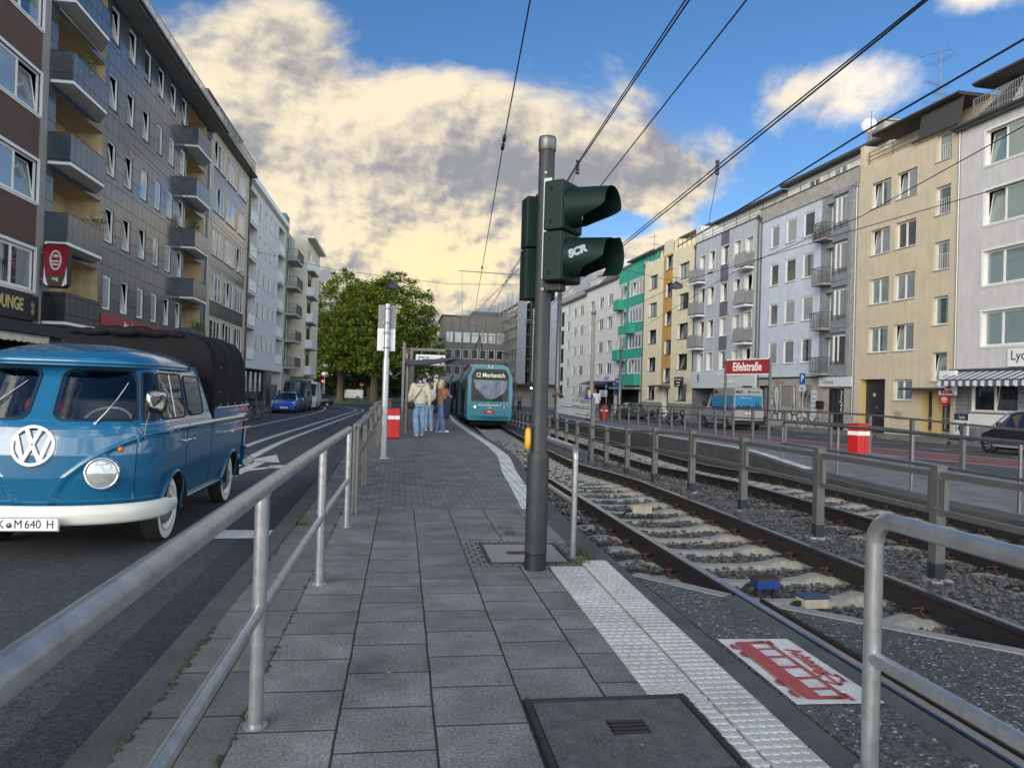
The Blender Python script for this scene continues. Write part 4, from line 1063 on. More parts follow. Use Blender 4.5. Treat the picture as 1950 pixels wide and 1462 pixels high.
mat('van_inner', (.045,.05,.052), .8, var=.1)
VO = (-3.0, 6.60, RZ)
van = empty('pickup', VO, 0, 'shiny blue vintage double cab pickup with round white emblem and black canvas cover', 'pickup truck')
WB = [(.36,.80),(.50,.835),(.70,.862),(.90,.872),(1.08,.868),(1.16,.850),(1.30,.815),(1.50,.762),(1.66,.715),(1.70,.700)]
YF = [(.36,.10),(.50,.04),(.70,.0),(.90,.0),(1.05,.025),(1.16,.065),(1.30,.150),(1.50,.268),(1.62,.335),(1.66,.350),(1.70,.365)]
CAPD = .60; NEXP = 2.45
def vw(z): return interp(WB, z)
def vfr(z): return interp(YF, z)
def vsurf(z, s, off=0., yend=None):
    """point on the body: s=0 nose centre, s in (0,1] to the end of the nose cap, beyond that metres/1 along the left (+x) side; negative for the right side"""
    sg = 1 if s >= 0 else -1; a = abs(s); w = vw(z); y0 = vfr(z); capd = CAPD if z < 1.1 else lerp(CAPD,.42,min(1,(z-1.1)/.5))
    if a <= 1:
        t = a*PI/2; x = w*math.sin(t)**(2/NEXP) if a > 0 else 0; y = y0+capd*(1-max(math.cos(t),0)**(2/NEXP))
        nx_ = (max(x,1e-4)/w)**(NEXP-1)/w; ny_ = -max((1-(y-y0)/capd),0)**(NEXP-1)/capd
        nl = math.hypot(nx_,ny_); nx_/=nl; ny_/=nl
    else:
        x = w; y = y0+capd+(a-1); nx_,ny_ = 1,0
    # swage: a raised V that runs from the belt line down to the middle of the nose
    return Vector((sg*(x+nx_*off), y+ny_*off, z))
def vline(ax):
    """height of the V crease at lateral position |x|"""
    return interp([(0,.34),(.06,.37),(.14,.52),(.25,.70),(.38,.815),(.52,.92),(.66,1.0),(.80,1.065),(.95,1.085)], ax)
zl = fr(.36,1.12,.011); SL = [0]
ss_ = [.9*i/70 for i in range(71)]
ss_ = [i/64 for i in range(65)]
def sag(a):   # denser near the centre
    return a
side = [1+.06*i for i in range(1,8)]+[1.5+.1*i for i in range(0,28)]
YREAR = 4.20
def wheel_cut(y, z):
    for wy in (.955,3.375):
        if (y-wy)**2+(z-.30)**2 < .365**2 and z < .30+.365: return True
    return False
m = MB()
def bodypt(z, s):
    p = vsurf(z, s)
    if abs(s) > 1:
        y = min(p.y, YREAR); k = max(0,(y-(YREAR-.16))/.16); x = abs(p.x)-.05*k*k
        p = Vector((math.copysign(x,p.x), y, z))
        cr = 1.085; 
    else: cr = vline(abs(p.x))
    d_ = z-cr
    off = .016*sstep(-.010,.012,d_) + .017*math.exp(-(d_/.018)**2)
    if z > 1.0: off *= 1
    n = vsurf(z, s, 1.)-vsurf(z, s, 0.); n.z = 0
    return p+n*off
allS = sorted(set([-x for x in ss_+side]+ss_+side))
G = [[bodypt(z,s) for s in allS] for z in zl]
n = len(allS); vs = [p for r in G for p in r]; fs = []
for i in range(len(zl)-1):
    for j in range(n-1):
        c = (G[i][j]+G[i+1][j+1])/2
        if abs(c.x) > .6 and wheel_cut(c.y, c.z): continue
        fs.append((i*n+j,i*n+j+1,(i+1)*n+j+1,(i+1)*n+j))
m.add(vs, fs, 0, True)
# top deck between belt and cab, rear panel
body = m.build('body', MATS['van_blue'], van)
# wheel arches' inner side and floor
m = MB()
for wy in (.955,3.375):
    for sx_ in (-1,1):
        pts = [(wy+.365*math.cos(a), .30+.365*math.sin(a)) for a in [PI*k/14 for k in range(15)]]
        for (y,z),(y2,z2) in zip(pts,pts[1:]): m.add([(sx_*.868,y,z),(sx_*.50,y,z),(sx_*.50,y2,z2),(sx_*.868,y2,z2)], [(0,1,2,3) if sx_ > 0 else (3,2,1,0)], 0, True)
        m.add([(sx_*.50,y,z) for y,z in pts], [tuple(range(len(pts)))])
m.box(-.78,.25,.30,.78,4.1,.37); m.box(-.5,.6,.2,.5,3.9,.30)
m.cyl((-.6,3.375,.30),(.6,3.375,.30),.05,.05,10); m.cyl((-.6,.955,.28),(.6,.955,.28),.05,.05,10); m.box(.42,3.85,.22,.62,4.12,.26)
m.build('underside', MATS['under'], van)
# wheel-arch lips
for wy in (.955,3.375):
    for sx_ in (-1,1):
        m = MB(); m.tube([(sx_*(vw(.30+.372*math.sin(a))+.004), wy+.372*math.cos(a), .30+.372*math.sin(a)) for a in [PI*(-.03)+PI*1.06*k/20 for k in range(21)]], .014, 8); m.build('wheel_arch_lip', MATS['van_blue'], van)
for sx_ in (-1,1): m = MB(); m.tube([(sx_*.815,1.36,.355),(sx_*.815,2.96,.355)],.016,8); m.build('sill_bead', MATS['van_blue'], van)
# upper cab
zc = [1.10,1.125]+fr(1.15,1.70,.0131)
YC = 2.34
m = MB(); sides2 = [1+.04*i for i in range(1,50)]
allC = sorted(set([-x for x in ss_+sides2]+ss_+sides2))
def cabpt(z, s):
    p = vsurf(z, s, .016 if z < 1.14 else .012*max(0,(1.2-z)/.06) if z < 1.2 else 0)
    if abs(s) > 1:
        yr = YC-.10*max(0,(z-1.2))/.5
        y = min(p.y, yr); k = max(0,(y-(yr-.14))/.14); p = Vector((math.copysign(abs(p.x)-.07*k*k,p.x), y, z))
    return p
G = [[cabpt(z,s) for s in allC] for z in zc]; n = len(allC)
m.add([p for r in G for p in r], [(i*n+j,i*n+j+1,(i+1)*n+j+1,(i+1)*n+j) for i in range(len(zc)-1) for j in range(n-1) if not in_win((allC[j]+allC[j+1])/2,(zc[i]+zc[i+1])/2)], 0, True)
m.quad(G[0][0],G[-1][0],G[-1][-1],G[0][-1]) if False else None
bk = [r[0] for r in G]+[r[-1] for r in reversed(G)]; m.add(bk, [tuple(range(len(bk)))])
m.build('cab', MATS['van_blue'], van)
# roof with its overhanging peak
RF = [(1.655,0.7,0.335,2.31),(1.66,0.735,0.235,2.31),(1.685,0.742,0.225,2.315),(1.7,0.738,0.228,2.315),(1.729,0.715,0.262,2.29),(1.761,0.675,0.335,2.24),(1.798,0.6,0.45,2.15),(1.831,0.5,0.6,2.03),(1.856,0.38,0.76,1.87),(1.872,0.24,0.95,1.765),(1.882,0.08,1.2,1.505),(1.883,0.01,1.38,1.325)]
rs = []
for z,w_,y0,y1 in RF:
    ring = []; ns = 72; cy_ = (y0+y1)/2; hy = (y1-y0)/2
    for k in range(ns):
        a = 2*PI*k/ns; ca,sa = math.cos(a),math.sin(a); ex = 2/3.6
        ring.append((w_*math.copysign(abs(ca)**ex,ca), cy_+hy*math.copysign(abs(sa)**ex,sa), z+.0))
    rs.append(ring)
m = MB(); m.rings(rs,0,True,True,True); m.build('roof', MATS['van_blue'], van)
m = MB()   # drip rail
ring = rs[1]; m.tube([(x*1.008,1.27+(y-1.27)*1.004,z-.004) for x,y,z in ring]+[(ring[0][0]*1.008,1.37+(ring[0][1]-1.37)*1.004,ring[0][2]-.004)],.009,6); m.build('drip_rail', MATS['van_blue'], van)
# windows: rounded patches that follow the body, each with a rubber seal
def patch(par, name, sa, sb, za, zb, rad, off, mt, sub=14, taper=None, seal=True):
    """sa..sb along the surface, za..zb in height; taper shifts the s limits at the top"""
    ta,tb = taper or (0,0)
    def SZ(u, v):
        z = lerp(za,zb,v); return vsurf(z, lerp(sa+ta*v, sb+tb*v, u), off)
    pts = []
    wu = rad[0]; hv = rad[1]
    for (cu,cv,a0) in ((1-wu,hv,-PI/2),(1-wu,1-hv,0),(wu,1-hv,PI/2),(wu,hv,PI)):
        for k in range(6):
            a = a0+PI/2*k/5; pts.append((cu+wu*math.cos(a), cv+hv*math.sin(a)))
    # grid mesh clipped by the rounded outline: fan of rows
    m = MB(); rows = 24; R_ = []
    for i in range(rows+1):
        v = i/rows
        # inset at this height
        if v < hv: q = (hv-v)/hv; ins = wu*(1-math.sqrt(max(0,1-q*q)))
        elif v > 1-hv: q = (v-1+hv)/hv; ins = wu*(1-math.sqrt(max(0,1-q*q)))
        else: ins = 0
        R_.append([SZ(lerp(ins,1-ins,j/sub), v) for j in range(sub+1)])
    k = sub+1
    m.add([p for r in R_ for p in r], [(i*k+j,i*k+j+1,(i+1)*k+j+1,(i+1)*k+j)[::1 if sb > sa else -1] for i in range(rows) for j in range(sub)], 0, True)
    o = m.build(name, mt, par)
    if seal:
        m = MB(); ol = [SZ(u,v) for u,v in pts]
        # densify long edges
        dn = []
        for a,b in zip(range(len(pts)), list(range(1,len(pts)))+[0]):
            for t in range(6): dn.append(SZ(lerp(pts[a][0],pts[b][0],t/6), lerp(pts[a][1],pts[b][1],t/6)))
        dn.append(dn[0]); dn.append(dn[1])
        m.tube(dn,.0075,6); m.build('seal', MATS['black_rubber'], o)
    return o
CWIN = 1.185; TWIN = 1.625
for sg in (1,-1):
    patch(van, 'windshield', sg*.045, sg*.60, CWIN, TWIN, (.12,.16), .007, MATS['van_glass'], 22, (sg*.0, sg*.015))
    patch(van, 'vent_window', sg*.645, sg*.865, CWIN+.005, TWIN-.015, (.14,.12), .007, MATS['van_glass'], 12, (sg*.02, 0))
    dw = patch(van, 'door_window', sg*.90, sg*1.58, CWIN+.005, TWIN-.015, (.08,.10), .007, MATS['van_glass'], 12)
    pw = patch(van, 'rear_window', sg*1.70, sg*2.26, CWIN+.015, TWIN-.03, (.14,.14), .007, MATS['van_glass'], 12)
    m = MB(); m.tube([vsurf(z,sg*1.24,.010) for z in (CWIN+.01,TWIN-.02)],.006,6); m.build('sliding_divider', MATS['chrome'], dw)
    # chrome strip under the side windows
    m = MB(); m.tube([vsurf(1.155,sg*s,.012) for s in (.62,.75,.9,1.1,1.4,1.8,2.1,2.2)],.008,6); m.build('belt_trim', MATS['chrome'], van)
    # door gaps, hinges and handles
    m = MB()
    def gap(pts): m.tube([bodypt(z,sg*s)+Vector((sg*.0005,0,0)) if z <= 1.12 else vsurf(z,sg*s,.001) for z,s in pts],.0035,4)
    gap([(z,.60) for z in fr(.42,1.64,.05)]); gap([(z,1.63) for z in fr(.66,1.64,.05)]); gap([(z,2.62) for z in fr(.40,1.12,.05)])
    gap([(.66,s) for s in (1.36,1.5,1.63)])
    m.build('door_gap', MATS['under'], van)
    for s,f in ((1.53,-1),(1.71,1)):
        m = MB(); p = bodypt(.955,sg*s); m.cyl(p,p+Vector((sg*.035,0,0)),.014,.011,10); m.tube([p+Vector((sg*.036,-.012*f,0)),p+Vector((sg*.042,.05*f,.002)),p+Vector((sg*.036,.10*f,-.012))],[.011,.010,.006],8)
        m.build('door_handle', MATS['chrome'], van)
    m = MB(); p = bodypt(.53,sg*.60); m.obox(p,Vector((.012,0,0)),Vector((0,.014,0)),Vector((0,0,.034))); p = bodypt(1.03,sg*.60); m.obox(p,Vector((.012,0,0)),Vector((0,.014,0)),Vector((0,0,.034))); m.build('hinge', MATS['van_blue'], van, bevel=.005)
    # headlight
    hp = vsurf(.745, sg*.352); hn = (vsurf(.745,sg*.352,1)-hp).normalized(); hn = (hn+Vector((sg*-.05,-.30,.05))).normalized()
    ux = Vector((0,0,1)).cross(hn).normalized(); uy = hn.cross(ux); c = hp+hn*.004
    M4 = Matrix(((ux.x,uy.x,hn.x,c.x),(ux.y,uy.y,hn.y,c.y),(ux.z,uy.z,hn.z,c.z),(0,0,0,1)))
    m = MB(); m.lathe([(.145,-.09),(.139,.02),(.132,.034),(.122,.036),(.115,.024)],36); m.xf(M4); hl = m.build('headlight', MATS['chrome'], van)
    m = MB(); m.lathe([(.116,.022),(.09,.034),(.05,.041),(.002,.043)],32)
    for q in range(-7,8): m.box(q*.014-.0015,-math.sqrt(max(.0,.10**2-(q*.014)**2))*.8,.030,q*.014+.0015,math.sqrt(max(0,.10**2-(q*.014)**2))*.8,.042-abs(q)*.0016)
    m.xf(M4); m.build('lens', MATS['lamp_glass'], hl)
    # indicator bullet
    ip = vsurf(.945, sg*.47); ih = (vsurf(.945,sg*.47,1)-ip).normalized(); m = MB()
    m.sphere((0,0,0),.045,.028,.028,14,8); fw = (ih+Vector((0,-.9,0))).normalized(); a_ = fw; b_ = Vector((0,0,1)).cross(a_).normalized(); c_ = a_.cross(b_)
    M3 = Matrix(((a_.x,b_.x,c_.x,ip.x),(a_.y,b_.y,c_.y,ip.y),(a_.z,b_.z,c_.z,ip.z),(0,0,0,1))); m.xf(M3); iu = m.build('indicator', MATS['van_blue'], van)
    m = MB(); m.sphere((.017,0,0),.036,.025,.025,14,8); m.xf(M3); m.build('amber_lens', MATS['amber'], iu)
    # wiper
    m = MB(); p0 = vsurf(1.165, sg*.30 if sg > 0 else -.20, .02); 
    s0 = .285 if sg > 0 else -.36; s1 = .52 if sg > 0 else -.10
    q = [vsurf(lerp(1.165,1.525,t), lerp(s0,s1,t), .024+.012*math.sin(PI*t)) for t in (0,.25,.5,.62)]
    m.tube(q,[.009,.007,.005,.004],8); m.cyl(vsurf(1.165,s0,.0),vsurf(1.165,s0,.03),.014,.012,10)
    q2 = [vsurf(lerp(1.165,1.525,t), lerp(s0,s1,t), .017) for t in (.34,.6,.8,.97)]; m.tube(q2,.0045,6); m.build('wiper', MATS['chrome'], van)
# centre post trim
# emblem: ring with V over W
lc = vsurf(.975, 0, .03); m = MB(); n_ = 48
tilt = Vector((0,.16,1)).normalized(); exx = Vector((1,0,0)); nrm = exx.cross(tilt)
def EP(u, v, q): return lc+exx*u+tilt*v+nrm*(q)+Vector((0,(u*u)*.55,0))
ro,ri = .170,.146
for k in range(n_):
    a,b = 2*PI*k/n_,2*PI*(k+1)/n_
    A=[EP(r*math.cos(t),r*math.sin(t),q) for t in (a,b) for r,q in ((ro,-.02),(ro,.008),(ri,.008),(ri,-.02))]
    m.add(A, [(0,4,5,1),(1,5,6,2),(2,6,7,3)], 0, False)
def limb(u0,v0,u1,v1,w_=.026):
    dd = Vector((u1-u0,v1-v0)); dd.normalize(); px,py = -dd.y*w_/2, dd.x*w_/2
    P = [(u0-px,v0-py),(u1-px,v1-py),(u1+px,v1+py),(u0+px,v0+py)]
    m.add([EP(u,v,.009) for u,v in P]+[EP(u,v,-.02) for u,v in P], [(0,1,2,3),(0,4,5,1),(1,5,6,2),(2,6,7,3),(3,7,4,0)])
limb(-.058,.146,-.002,.014,.03); limb(.058,.146,.002,.014,.03)
limb(-.128,.078,-.066,-.128,.03); limb(-.066,-.128,-.002,.0,.03); limb(.128,.078,.066,-.128,.03); limb(.066,-.128,.002,.0,.03)
m.build('emblem', MATS['emblem_white'], van)
# bumper
m = MB(); rs = []
for s in [-1.12,-1.06]+fr(-1,1,.0625)+[1.06,1.12]:
    a = min(abs(s),1); p = vsurf(.46, s if abs(s) <= 1 else s, .075); 
    nr = (vsurf(.46,s,1)-vsurf(.46,s,0)).normalized(); hh = .082 if abs(s) < 1 else .06
    rs.append([p+nr*o+Vector((0,0,z-.065)) for o,z in ((-.03,-hh),(.0,-hh),(.018,-hh*.7),(.026,0),(.020,hh*.7),(.0,hh),(-.03,hh))])
m.rings(rs,0,True,True,True); m.build('front_bumper', MATS['cream_paint'], van)
m = MB()
for sx_ in (-1,1):
    m.tube([(sx_*.90,4.02,.46),(sx_*.915,4.22,.46),(sx_*.80,4.34,.46)],[.055,.06,.055],12)
m.tube([(-.8,4.34,.46),(.8,4.34,.46)],.055,12); m.build('rear_bumper', MATS['cream_paint'], van)
# number plate
pe = MB(); pe.box(-.262,-.105,.285,.262,-.092,.398); pl = pe.build('number_plate', MATS['white_plastic'], van, bevel=.004)
m = MB(); t = .004
for p in ((-.258,.288,.258,.288+t),(-.258,.395-t,.258,.395),(-.258,.288,-.258+t,.395),(.258-t,.288,.258,.395)): m.box(p[0],-.1065,p[1],p[2],-.105,p[3])
m.build('border', MATS['black'], pl)
for s_,x_ in (('K',-.175),('M',-.045),('640',.065),('H',.195)):
    text('lettering', s_, .098, MATS['black'], pl, frame((x_,-.106,.341),(1,0,0),(0,0,1)), .001, sx=.86)
m = MB(); m.lathe([(.022,0),(.022,.002),(.001,.0025)],16); m.xf(frame((-.112,-.1055,.335),(1,0,0),(0,0,1))); m.build('seal_disc', MATS['steel_dark'], pl)
# mirror on its stalk, left door
mi = MB(); p0 = vsurf(1.02,.66,.01); mi.tube([p0,p0+Vector((.02,-.02,.14)),p0+Vector((.06,-.05,.27)),p0+Vector((.09,-.055,.33))],.007,8); mi_o = mi.build('mirror_arm', MATS['chrome'], van)
m = MB(); c = p0+Vector((.105,-.05,.335)); rs = []
for yy,k in ((-.03,.5),(-.026,.85),(-.012,1.),(.01,1.),(.022,.92)):
    rs.append([(c.x+k*.082*math.copysign(abs(math.cos(a))**.55,math.cos(a))*(1-.12*math.sin(a)*-1), c.y+yy+.02*math.cos(a), c.z+k*.105*math.copysign(abs(math.sin(a))**.55,math.sin(a))) for a in [2*PI*j/28 for j in range(28)]])
m.rings(rs,0,True,True,True); m.build('mirror', MATS['mirror_dark'], van)
# wheels
def van_wheel(x, y, sg):
    e2 = MB(); o = (x,y,.318)
    e2.lathe([(.215,-.075),(.29,-.082),(.315,-.06),(.318,0),(.315,.06),(.300,.080),(.290,.0835)],44,0,'x' if sg > 0 else 'x',(0,0,0))
    if sg < 0: e2.v = [(-a,b,c) for a,b,c in e2.v]; e2.f = [tuple(reversed(f)) for f in e2.f]
    e2.v = [(a+o[0],b+o[1],c+o[2]) for a,b,c in e2.v]
    ty = e2.build('tyre', MATS['tyre'], wh)
    def la(prof, name, mt, par, n=44):
        q = MB(); q.lathe(prof,n,0,'x')
        if sg < 0: q.v = [(-a,b,c) for a,b,c in q.v]; q.f = [tuple(reversed(f)) for f in q.f]
        q.v = [(a+o[0],b+o[1],c+o[2]) for a,b,c in q.v]; return q.build(name, mt, par)
    la([(.290,.0835),(.255,.0875),(.218,.080)],'whitewall',MATS['whitewall'],wh)
    la([(.218,.080),(.212,.084),(.205,.070),(.185,.035),(.172,.04)],'rim',MATS['cream_paint'],wh)
    la([(.222,.078),(.217,.086),(.212,.080)],'rim_ring',MATS['under'],wh)
    la([(.168,.03),(.160,.062),(.13,.090),(.07,.112),(.002,.118)],'hubcap',MATS['hub_grey'],wh)
    la([(.165,.045),(.169,.056),(.160,.063)],'hub_ring',MATS['chrome'],wh)
    q = MB()
    for k in range(24):
        a,b = 2*PI*k/24,2*PI*(k+1)/24
        q.add([(.1195,r*math.cos(t),r*math.sin(t)) for t,r in ((a,.034),(b,.034),(b,.028),(a,.028))], [(0,1,2,3)])
    for (u0,v0,u1,v1) in ((-.012,.029,0,.004),(.012,.029,0,.004),(-.026,.016,-.013,-.026),(-.013,-.026,0,.0),(.026,.016,.013,-.026),(.013,-.026,0,0)):
        q.bar((.1195,u0,v0),(.1195,u1,v1),.006,.002,up=(1,0,0))
    if sg < 0: q.v = [(-a,b,c) for a,b,c in q.v]
    q.v = [(a+o[0],b+o[1],c+o[2]) for a,b,c in q.v]; q.build('hub_emblem', MATS['white'], wh)
for x_,y_,sg in ((.705,.955,1),(-.705,.955,-1),(.705,3.375,1),(-.705,3.375,-1)):
    wh = bpy.data.objects.new('wheel', None); COL.objects.link(wh); wh.parent = van
    van_wheel(x_,y_,sg)
# bed: drop-side gate with pressed panels and strips, louvres at the rear corner
for sg in (1,-1):
    m = MB(); x = sg*.862
    m.box(min(x,x-sg*.035),2.42,1.10,max(x,x-sg*.035),4.19,1.235); g1 = m.build('drop_side', MATS['van_blue'], van, bevel=.008)
    m = MB(); m.tube([(sg*.866,2.40,1.24),(sg*.866,4.20,1.24)],.016,8); m.build('top_rail', MATS['van_blue'], g1)
    m = MB(); m.tube([(sg*.90,2.64,.945),(sg*.90,4.20,.945)],.007,6)
    for a,b in ((2.66,3.05),(3.16,3.62),(3.72,4.08)): m.tube([(sg*.893,a,1.045),(sg*.893,b,1.045)],.0055,6)
    m.build('trim_strip', MATS['chrome'], van)
    m = MB()
    for k in range(8):
        z = .70+.030*k; y1 = 4.12; m.tube([(sg*(vw(z)-.002),3.98,z),(sg*(vw(z)-.006),4.06,z+.004),(sg*(vw(z)-.022),4.14,z)],.0085,6)
    m.build('louvre', MATS['cream_paint'], van)
    m = MB(); m.cyl((sg*.895,3.1,.93),(sg*.915,3.1,.93),.016,.012,10); m.cyl((sg*.895,4.14,1.2),(sg*.93,4.14,1.2),.008,.008,8); m.build('latch', MATS['chrome'], van)
m = MB(); m.box(-.84,4.165,.40,.84,4.195,1.22); m.box(-.84,2.34,1.06,.84,4.17,1.10); m.build('tail_gate', MATS['van_blue'], van)
m = MB(); m.box(.84,4.10,.62,.865,4.20,.66); m.build('tail_lamp', MATS['tail_red'], van)
# canvas cover over the bed, sagging a little between its hoops
m = MB(); rs = []
rr = random.Random(5)
for i,y in enumerate(fr(2.38,4.18,.06)):
    t = (y-2.38)/1.80; hoop = .018*abs(math.sin(t*PI*3)); ring = []
    e_ = .035*(sstep(0,.05,t)*1-1) if t < .05 else 0
    e_ -= .05*sstep(.92,1.0,t)**2
    for k in range(41):
        a = PI*k/40; ca,sa = math.cos(a),math.sin(a); ex = .34
        x = (.845+e_*.6-hoop*.6)*math.copysign(abs(ca)**ex,ca); z = 1.16+(.94+e_-hoop)*abs(sa)**ex*(1+.045*math.sin(a)*(1-abs(ca)))
        nz = mnoise.noise((x*2.5,y*3,z*2.5))*.016+mnoise.noise((x*7,y*5,z*7))*.006
        ring.append((x+nz*(1 if x > 0 else -1), y, z+nz))
    rs.append(ring)
m.rings(rs,0,True,False,False)
for ring,rev in ((rs[0],False),(rs[-1],True)):
    k = [(p[0],p[1],p[2]) for p in ring]; m.add(k, [tuple(range(len(k))) if rev else tuple(range(len(k)-1,-1,-1))])
m.build('canvas_cover', MATS['canvas_black'], van)
m = MB(); pts = []
for i in range(30):   # rolled-up flap over the front edge
    t = i/29; x = -.74+1.22*t; pts.append((x, 2.36+.02*math.sin(t*9), 2.07+.03*math.sin(PI*t)+.012*math.sin(t*23)))
m.tube(pts,[.03+.028*math.sin(PI*min(1,t/29*1.02))+.008*math.sin(t*1.7) for t in range(30)],10); m.build('rolled_flap', MATS['canvas_black'], van)
m = MB()
for y in (2.62,3.0,3.4,3.8,4.1):
    m.cyl((.86,y,1.235),(.86,y,1.29),.007,.007,6); m.box(.845,y-.04,1.28,.855,y+.04,1.288)
for z,y in ((1.72,2.6),(1.42,2.6),(1.26,2.6)): m.box(.850,y-.05,z,.858,y+.06,z+.008)
m.build('strap', MATS['steel_dark'], van)
# what one sees of the cab through the glass: seats
for y_,lab in ((1.12,0),(1.95,0)):
    m = MB(); m.box(-.66,y_-.45,.62,.66,y_,.80); m.box(-.66,y_-.02,.78,.66,y_+.12,1.34); m.build('seat', MATS['seat'], van, bevel=.05)
m = MB(); m.box(-.74,.42,1.0,.74,.50,1.14); m.box(-.76,.45,.45,.76,2.28,.50); m.build('dashboard', MATS['seat'], van, bevel=.02)
m = MB(); m.tube([(.36+.2*math.cos(a),.56+.10*math.sin(a),1.16+.12*math.sin(a)) for a in [2*PI*k/24 for k in range(25)]],.012,6); m.cyl((.36,.44,.9),(.36,.56,1.16),.02,.02,8); m.build('steering_wheel', MATS['white_plastic'], van)
m = MB(); m.sphere((-.34,.95,1.26),.17,.13,.14,16,10); m.build('red_blob', MATS['red'], van)  # red rounded form behind one windshield pane

# ------------------------------------------------------------------ buildings
def render(name, col, **k): return mat(name, col, .85, var=k.pop('var',.10), vscale=k.pop('vscale',1.2), bump=k.pop('bump',.35), bscale=k.pop('bscale',70), dirt=k.pop('dirt',.22), fine=.08)
_wc = {}
def win_mesh(w, h, cols, fm, pm, tilt=None, bars=0, fr_=.055, depth=.06):
    """cols: widths fractions of sashes; tilt: index of a sash tipped inwards; returns (frame, pane) meshes, origin lower left"""
    key = (round(w,2),round(h,2),cols,fm,pm,tilt,bars)
    if key in _wc: return _wc[key]
    m = MB(); p = MB(); t = fr_
    m.box(0,0,0,w,depth,t); m.box(0,0,h-t,w,depth,h); m.box(0,0,t,t,depth,h-t); m.box(w-t,0,t,w,depth,h-t)
    x = t; tot = sum(cols); iw = w-2*t
    for i,c in enumerate(cols):
        x1 = x+iw*c/tot
        if i < len(cols)-1: m.box(x1-.022,-.004,t,x1+.022,depth,h-t)
        a = x+(.022 if i else 0)+.003; b = x1-(.022 if i < len(cols)-1 else 0)-.003; s = .042
        z0,z1 = t+.003,h-t-.003
        st,sp_ = len(m.v),len(p.v)
        m.box(a,.008,z0,b,.05,z0+s); m.box(a,.008,z1-s,b,.05,z1); m.box(a,.008,z0+s,a+s,.05,z1-s); m.box(b-s,.008,z0+s,b,.05,z1-s)
        p.quad((a+s,.03,z0+s),(b-s,.03,z0+s),(b-s,.03,z1-s),(a+s,.03,z1-s))
        if tilt == i:
            M = Matrix.Translation((0,.03,z0)) @ Matrix.Rotation(-.16,4,'X') @ Matrix.Translation((0,-.03,-z0))
            m.xf(M,st); p.xf(M,sp_)
            p.quad((a,.30,z0),(b,.30,z0),(b,.30,z1),(a,.30,z1))
        x = x1
    if bars:
        for k in range(bars): xx = w*(k+.5)/bars; m.box(xx-.008,-.09,0.02,xx+.008,-.075,h*.55)
        m.box(0,-.092,h*.55,w,-.072,h*.55+.02); m.box(0,-.092,.05,w,-.072,.07)
    _wc[key] = (m.mesh('window', MATS[fm]), p.mesh('pane', MATS[pm]))
    return _wc[key]
_sc = {}
def sill_mesh(w, mt, out=.06, th=.035):
    k = (round(w,2),mt,out)
    if k not in _sc:
        m = MB(); m.box(-.05,-out,-th,w+.05,.12,.006); _sc[k] = m.mesh('sill', MATS[mt])
    return _sc[k]
def add_window(par, x0, z0, x1, z1, rec=.13, cols=(1,), fm='window_white', pm='pane', tilt=None, sill='sill', bars=0, sill_out=.06):
    fme, pme = win_mesh(x1-x0, z1-z0, cols, fm, pm, tilt, bars)
    f = link('window', fme, par, (x0, rec, z0)); link('pane', pme, f)
    if sill: link('sill', sill_mesh(x1-x0, sill, rec+sill_out), f)
    return f
def wall_mesh(W, H, ops, mats, bands=(), reveal=.16, rmat=0, D=11, z0=-2.0, x_extra=(), side=True, top=True):
    """front wall with real openings; ops: (x0,z0,x1,z1[,depth[,reveal_mat]])"""
    m = MB(); xs = {0.,W}; zs = {z0,H}
    for o in ops: xs |= {o[0],o[2]}; zs |= {o[1],o[3]}
    for b in bands: xs |= {max(0,b[0]),min(W,b[2])}; zs |= {max(z0,b[1]),min(H,b[3])}
    xs = sorted(xs); zs = sorted(zs); idx = {}
    V = []; F = []; Mi = []
    def vid(x,z):
        if (x,z) not in idx: idx[(x,z)] = len(V); V.append((x,0,z))
        return idx[(x,z)]
    for a,b in zip(xs,xs[1:]):
        for c,d in zip(zs,zs[1:]):
            mx,mz = (a+b)/2,(c+d)/2
            if b-a < 1e-4 or d-c < 1e-4 or any(o[0] < mx < o[2] and o[1] < mz < o[3] for o in ops): continue
            k = 0
            for bd in bands:
                if bd[0] < mx < bd[2] and bd[1] < mz < bd[3]: k = bd[4]
            F.append((vid(a,c),vid(b,c),vid(b,d),vid(a,d))); Mi.append(k)
    o_ = len(m.v); m.v += V; m.f += F; m.m += Mi; m.sm += [False]*len(F)
    for o in ops:
        x0,zz0,x1,zz1 = o[:4]; r = o[4] if len(o) > 4 and o[4] else reveal; k = o[5] if len(o) > 5 and o[5] is not None else rmat
        m.add([(x0,0,zz0),(x1,0,zz0),(x1,0,zz1),(x0,0,zz1),(x0,r,zz0),(x1,r,zz0),(x1,r,zz1),(x0,r,zz1)], [(0,1,5,4),(1,2,6,5),(2,3,7,6),(3,0,4,7)], k)
        if r > .5: m.add([(x0,r,zz0),(x1,r,zz0),(x1,r,zz1),(x0,r,zz1)], [(0,1,2,3)], k)
    if side:
        m.add([(0,0,z0),(0,0,H),(0,D,H),(0,D,z0)], [(0,1,2,3)], 0); m.add([(W,0,z0),(W,D,z0),(W,D,H),(W,0,H)], [(0,1,2,3)], 0)
        m.add([(0,D,z0),(0,D,H),(W,D,H),(W,D,z0)], [(0,1,2,3)], 0)
    if top: m.add([(0,0,H),(W,0,H),(W,D,H),(0,D,H)], [(0,1,2,3)], 0)
    # dark core behind the windows
    m.add([(.02,reveal+.35,z0),(W-.02,reveal+.35,z0),(W-.02,reveal+.35,H),(.02,reveal+.35,H)], [(0,1,2,3)], len(mats)-1) if False else None
    return m.mesh('wall', [MATS[k] for k in mats])
RL = R(90); RR = -R(90)+math.atan(.043)
def left_b(y0, label, x=-12.2, name='apartment_building'): return empty(name, (x,y0,RZ), RL, label, 'building')
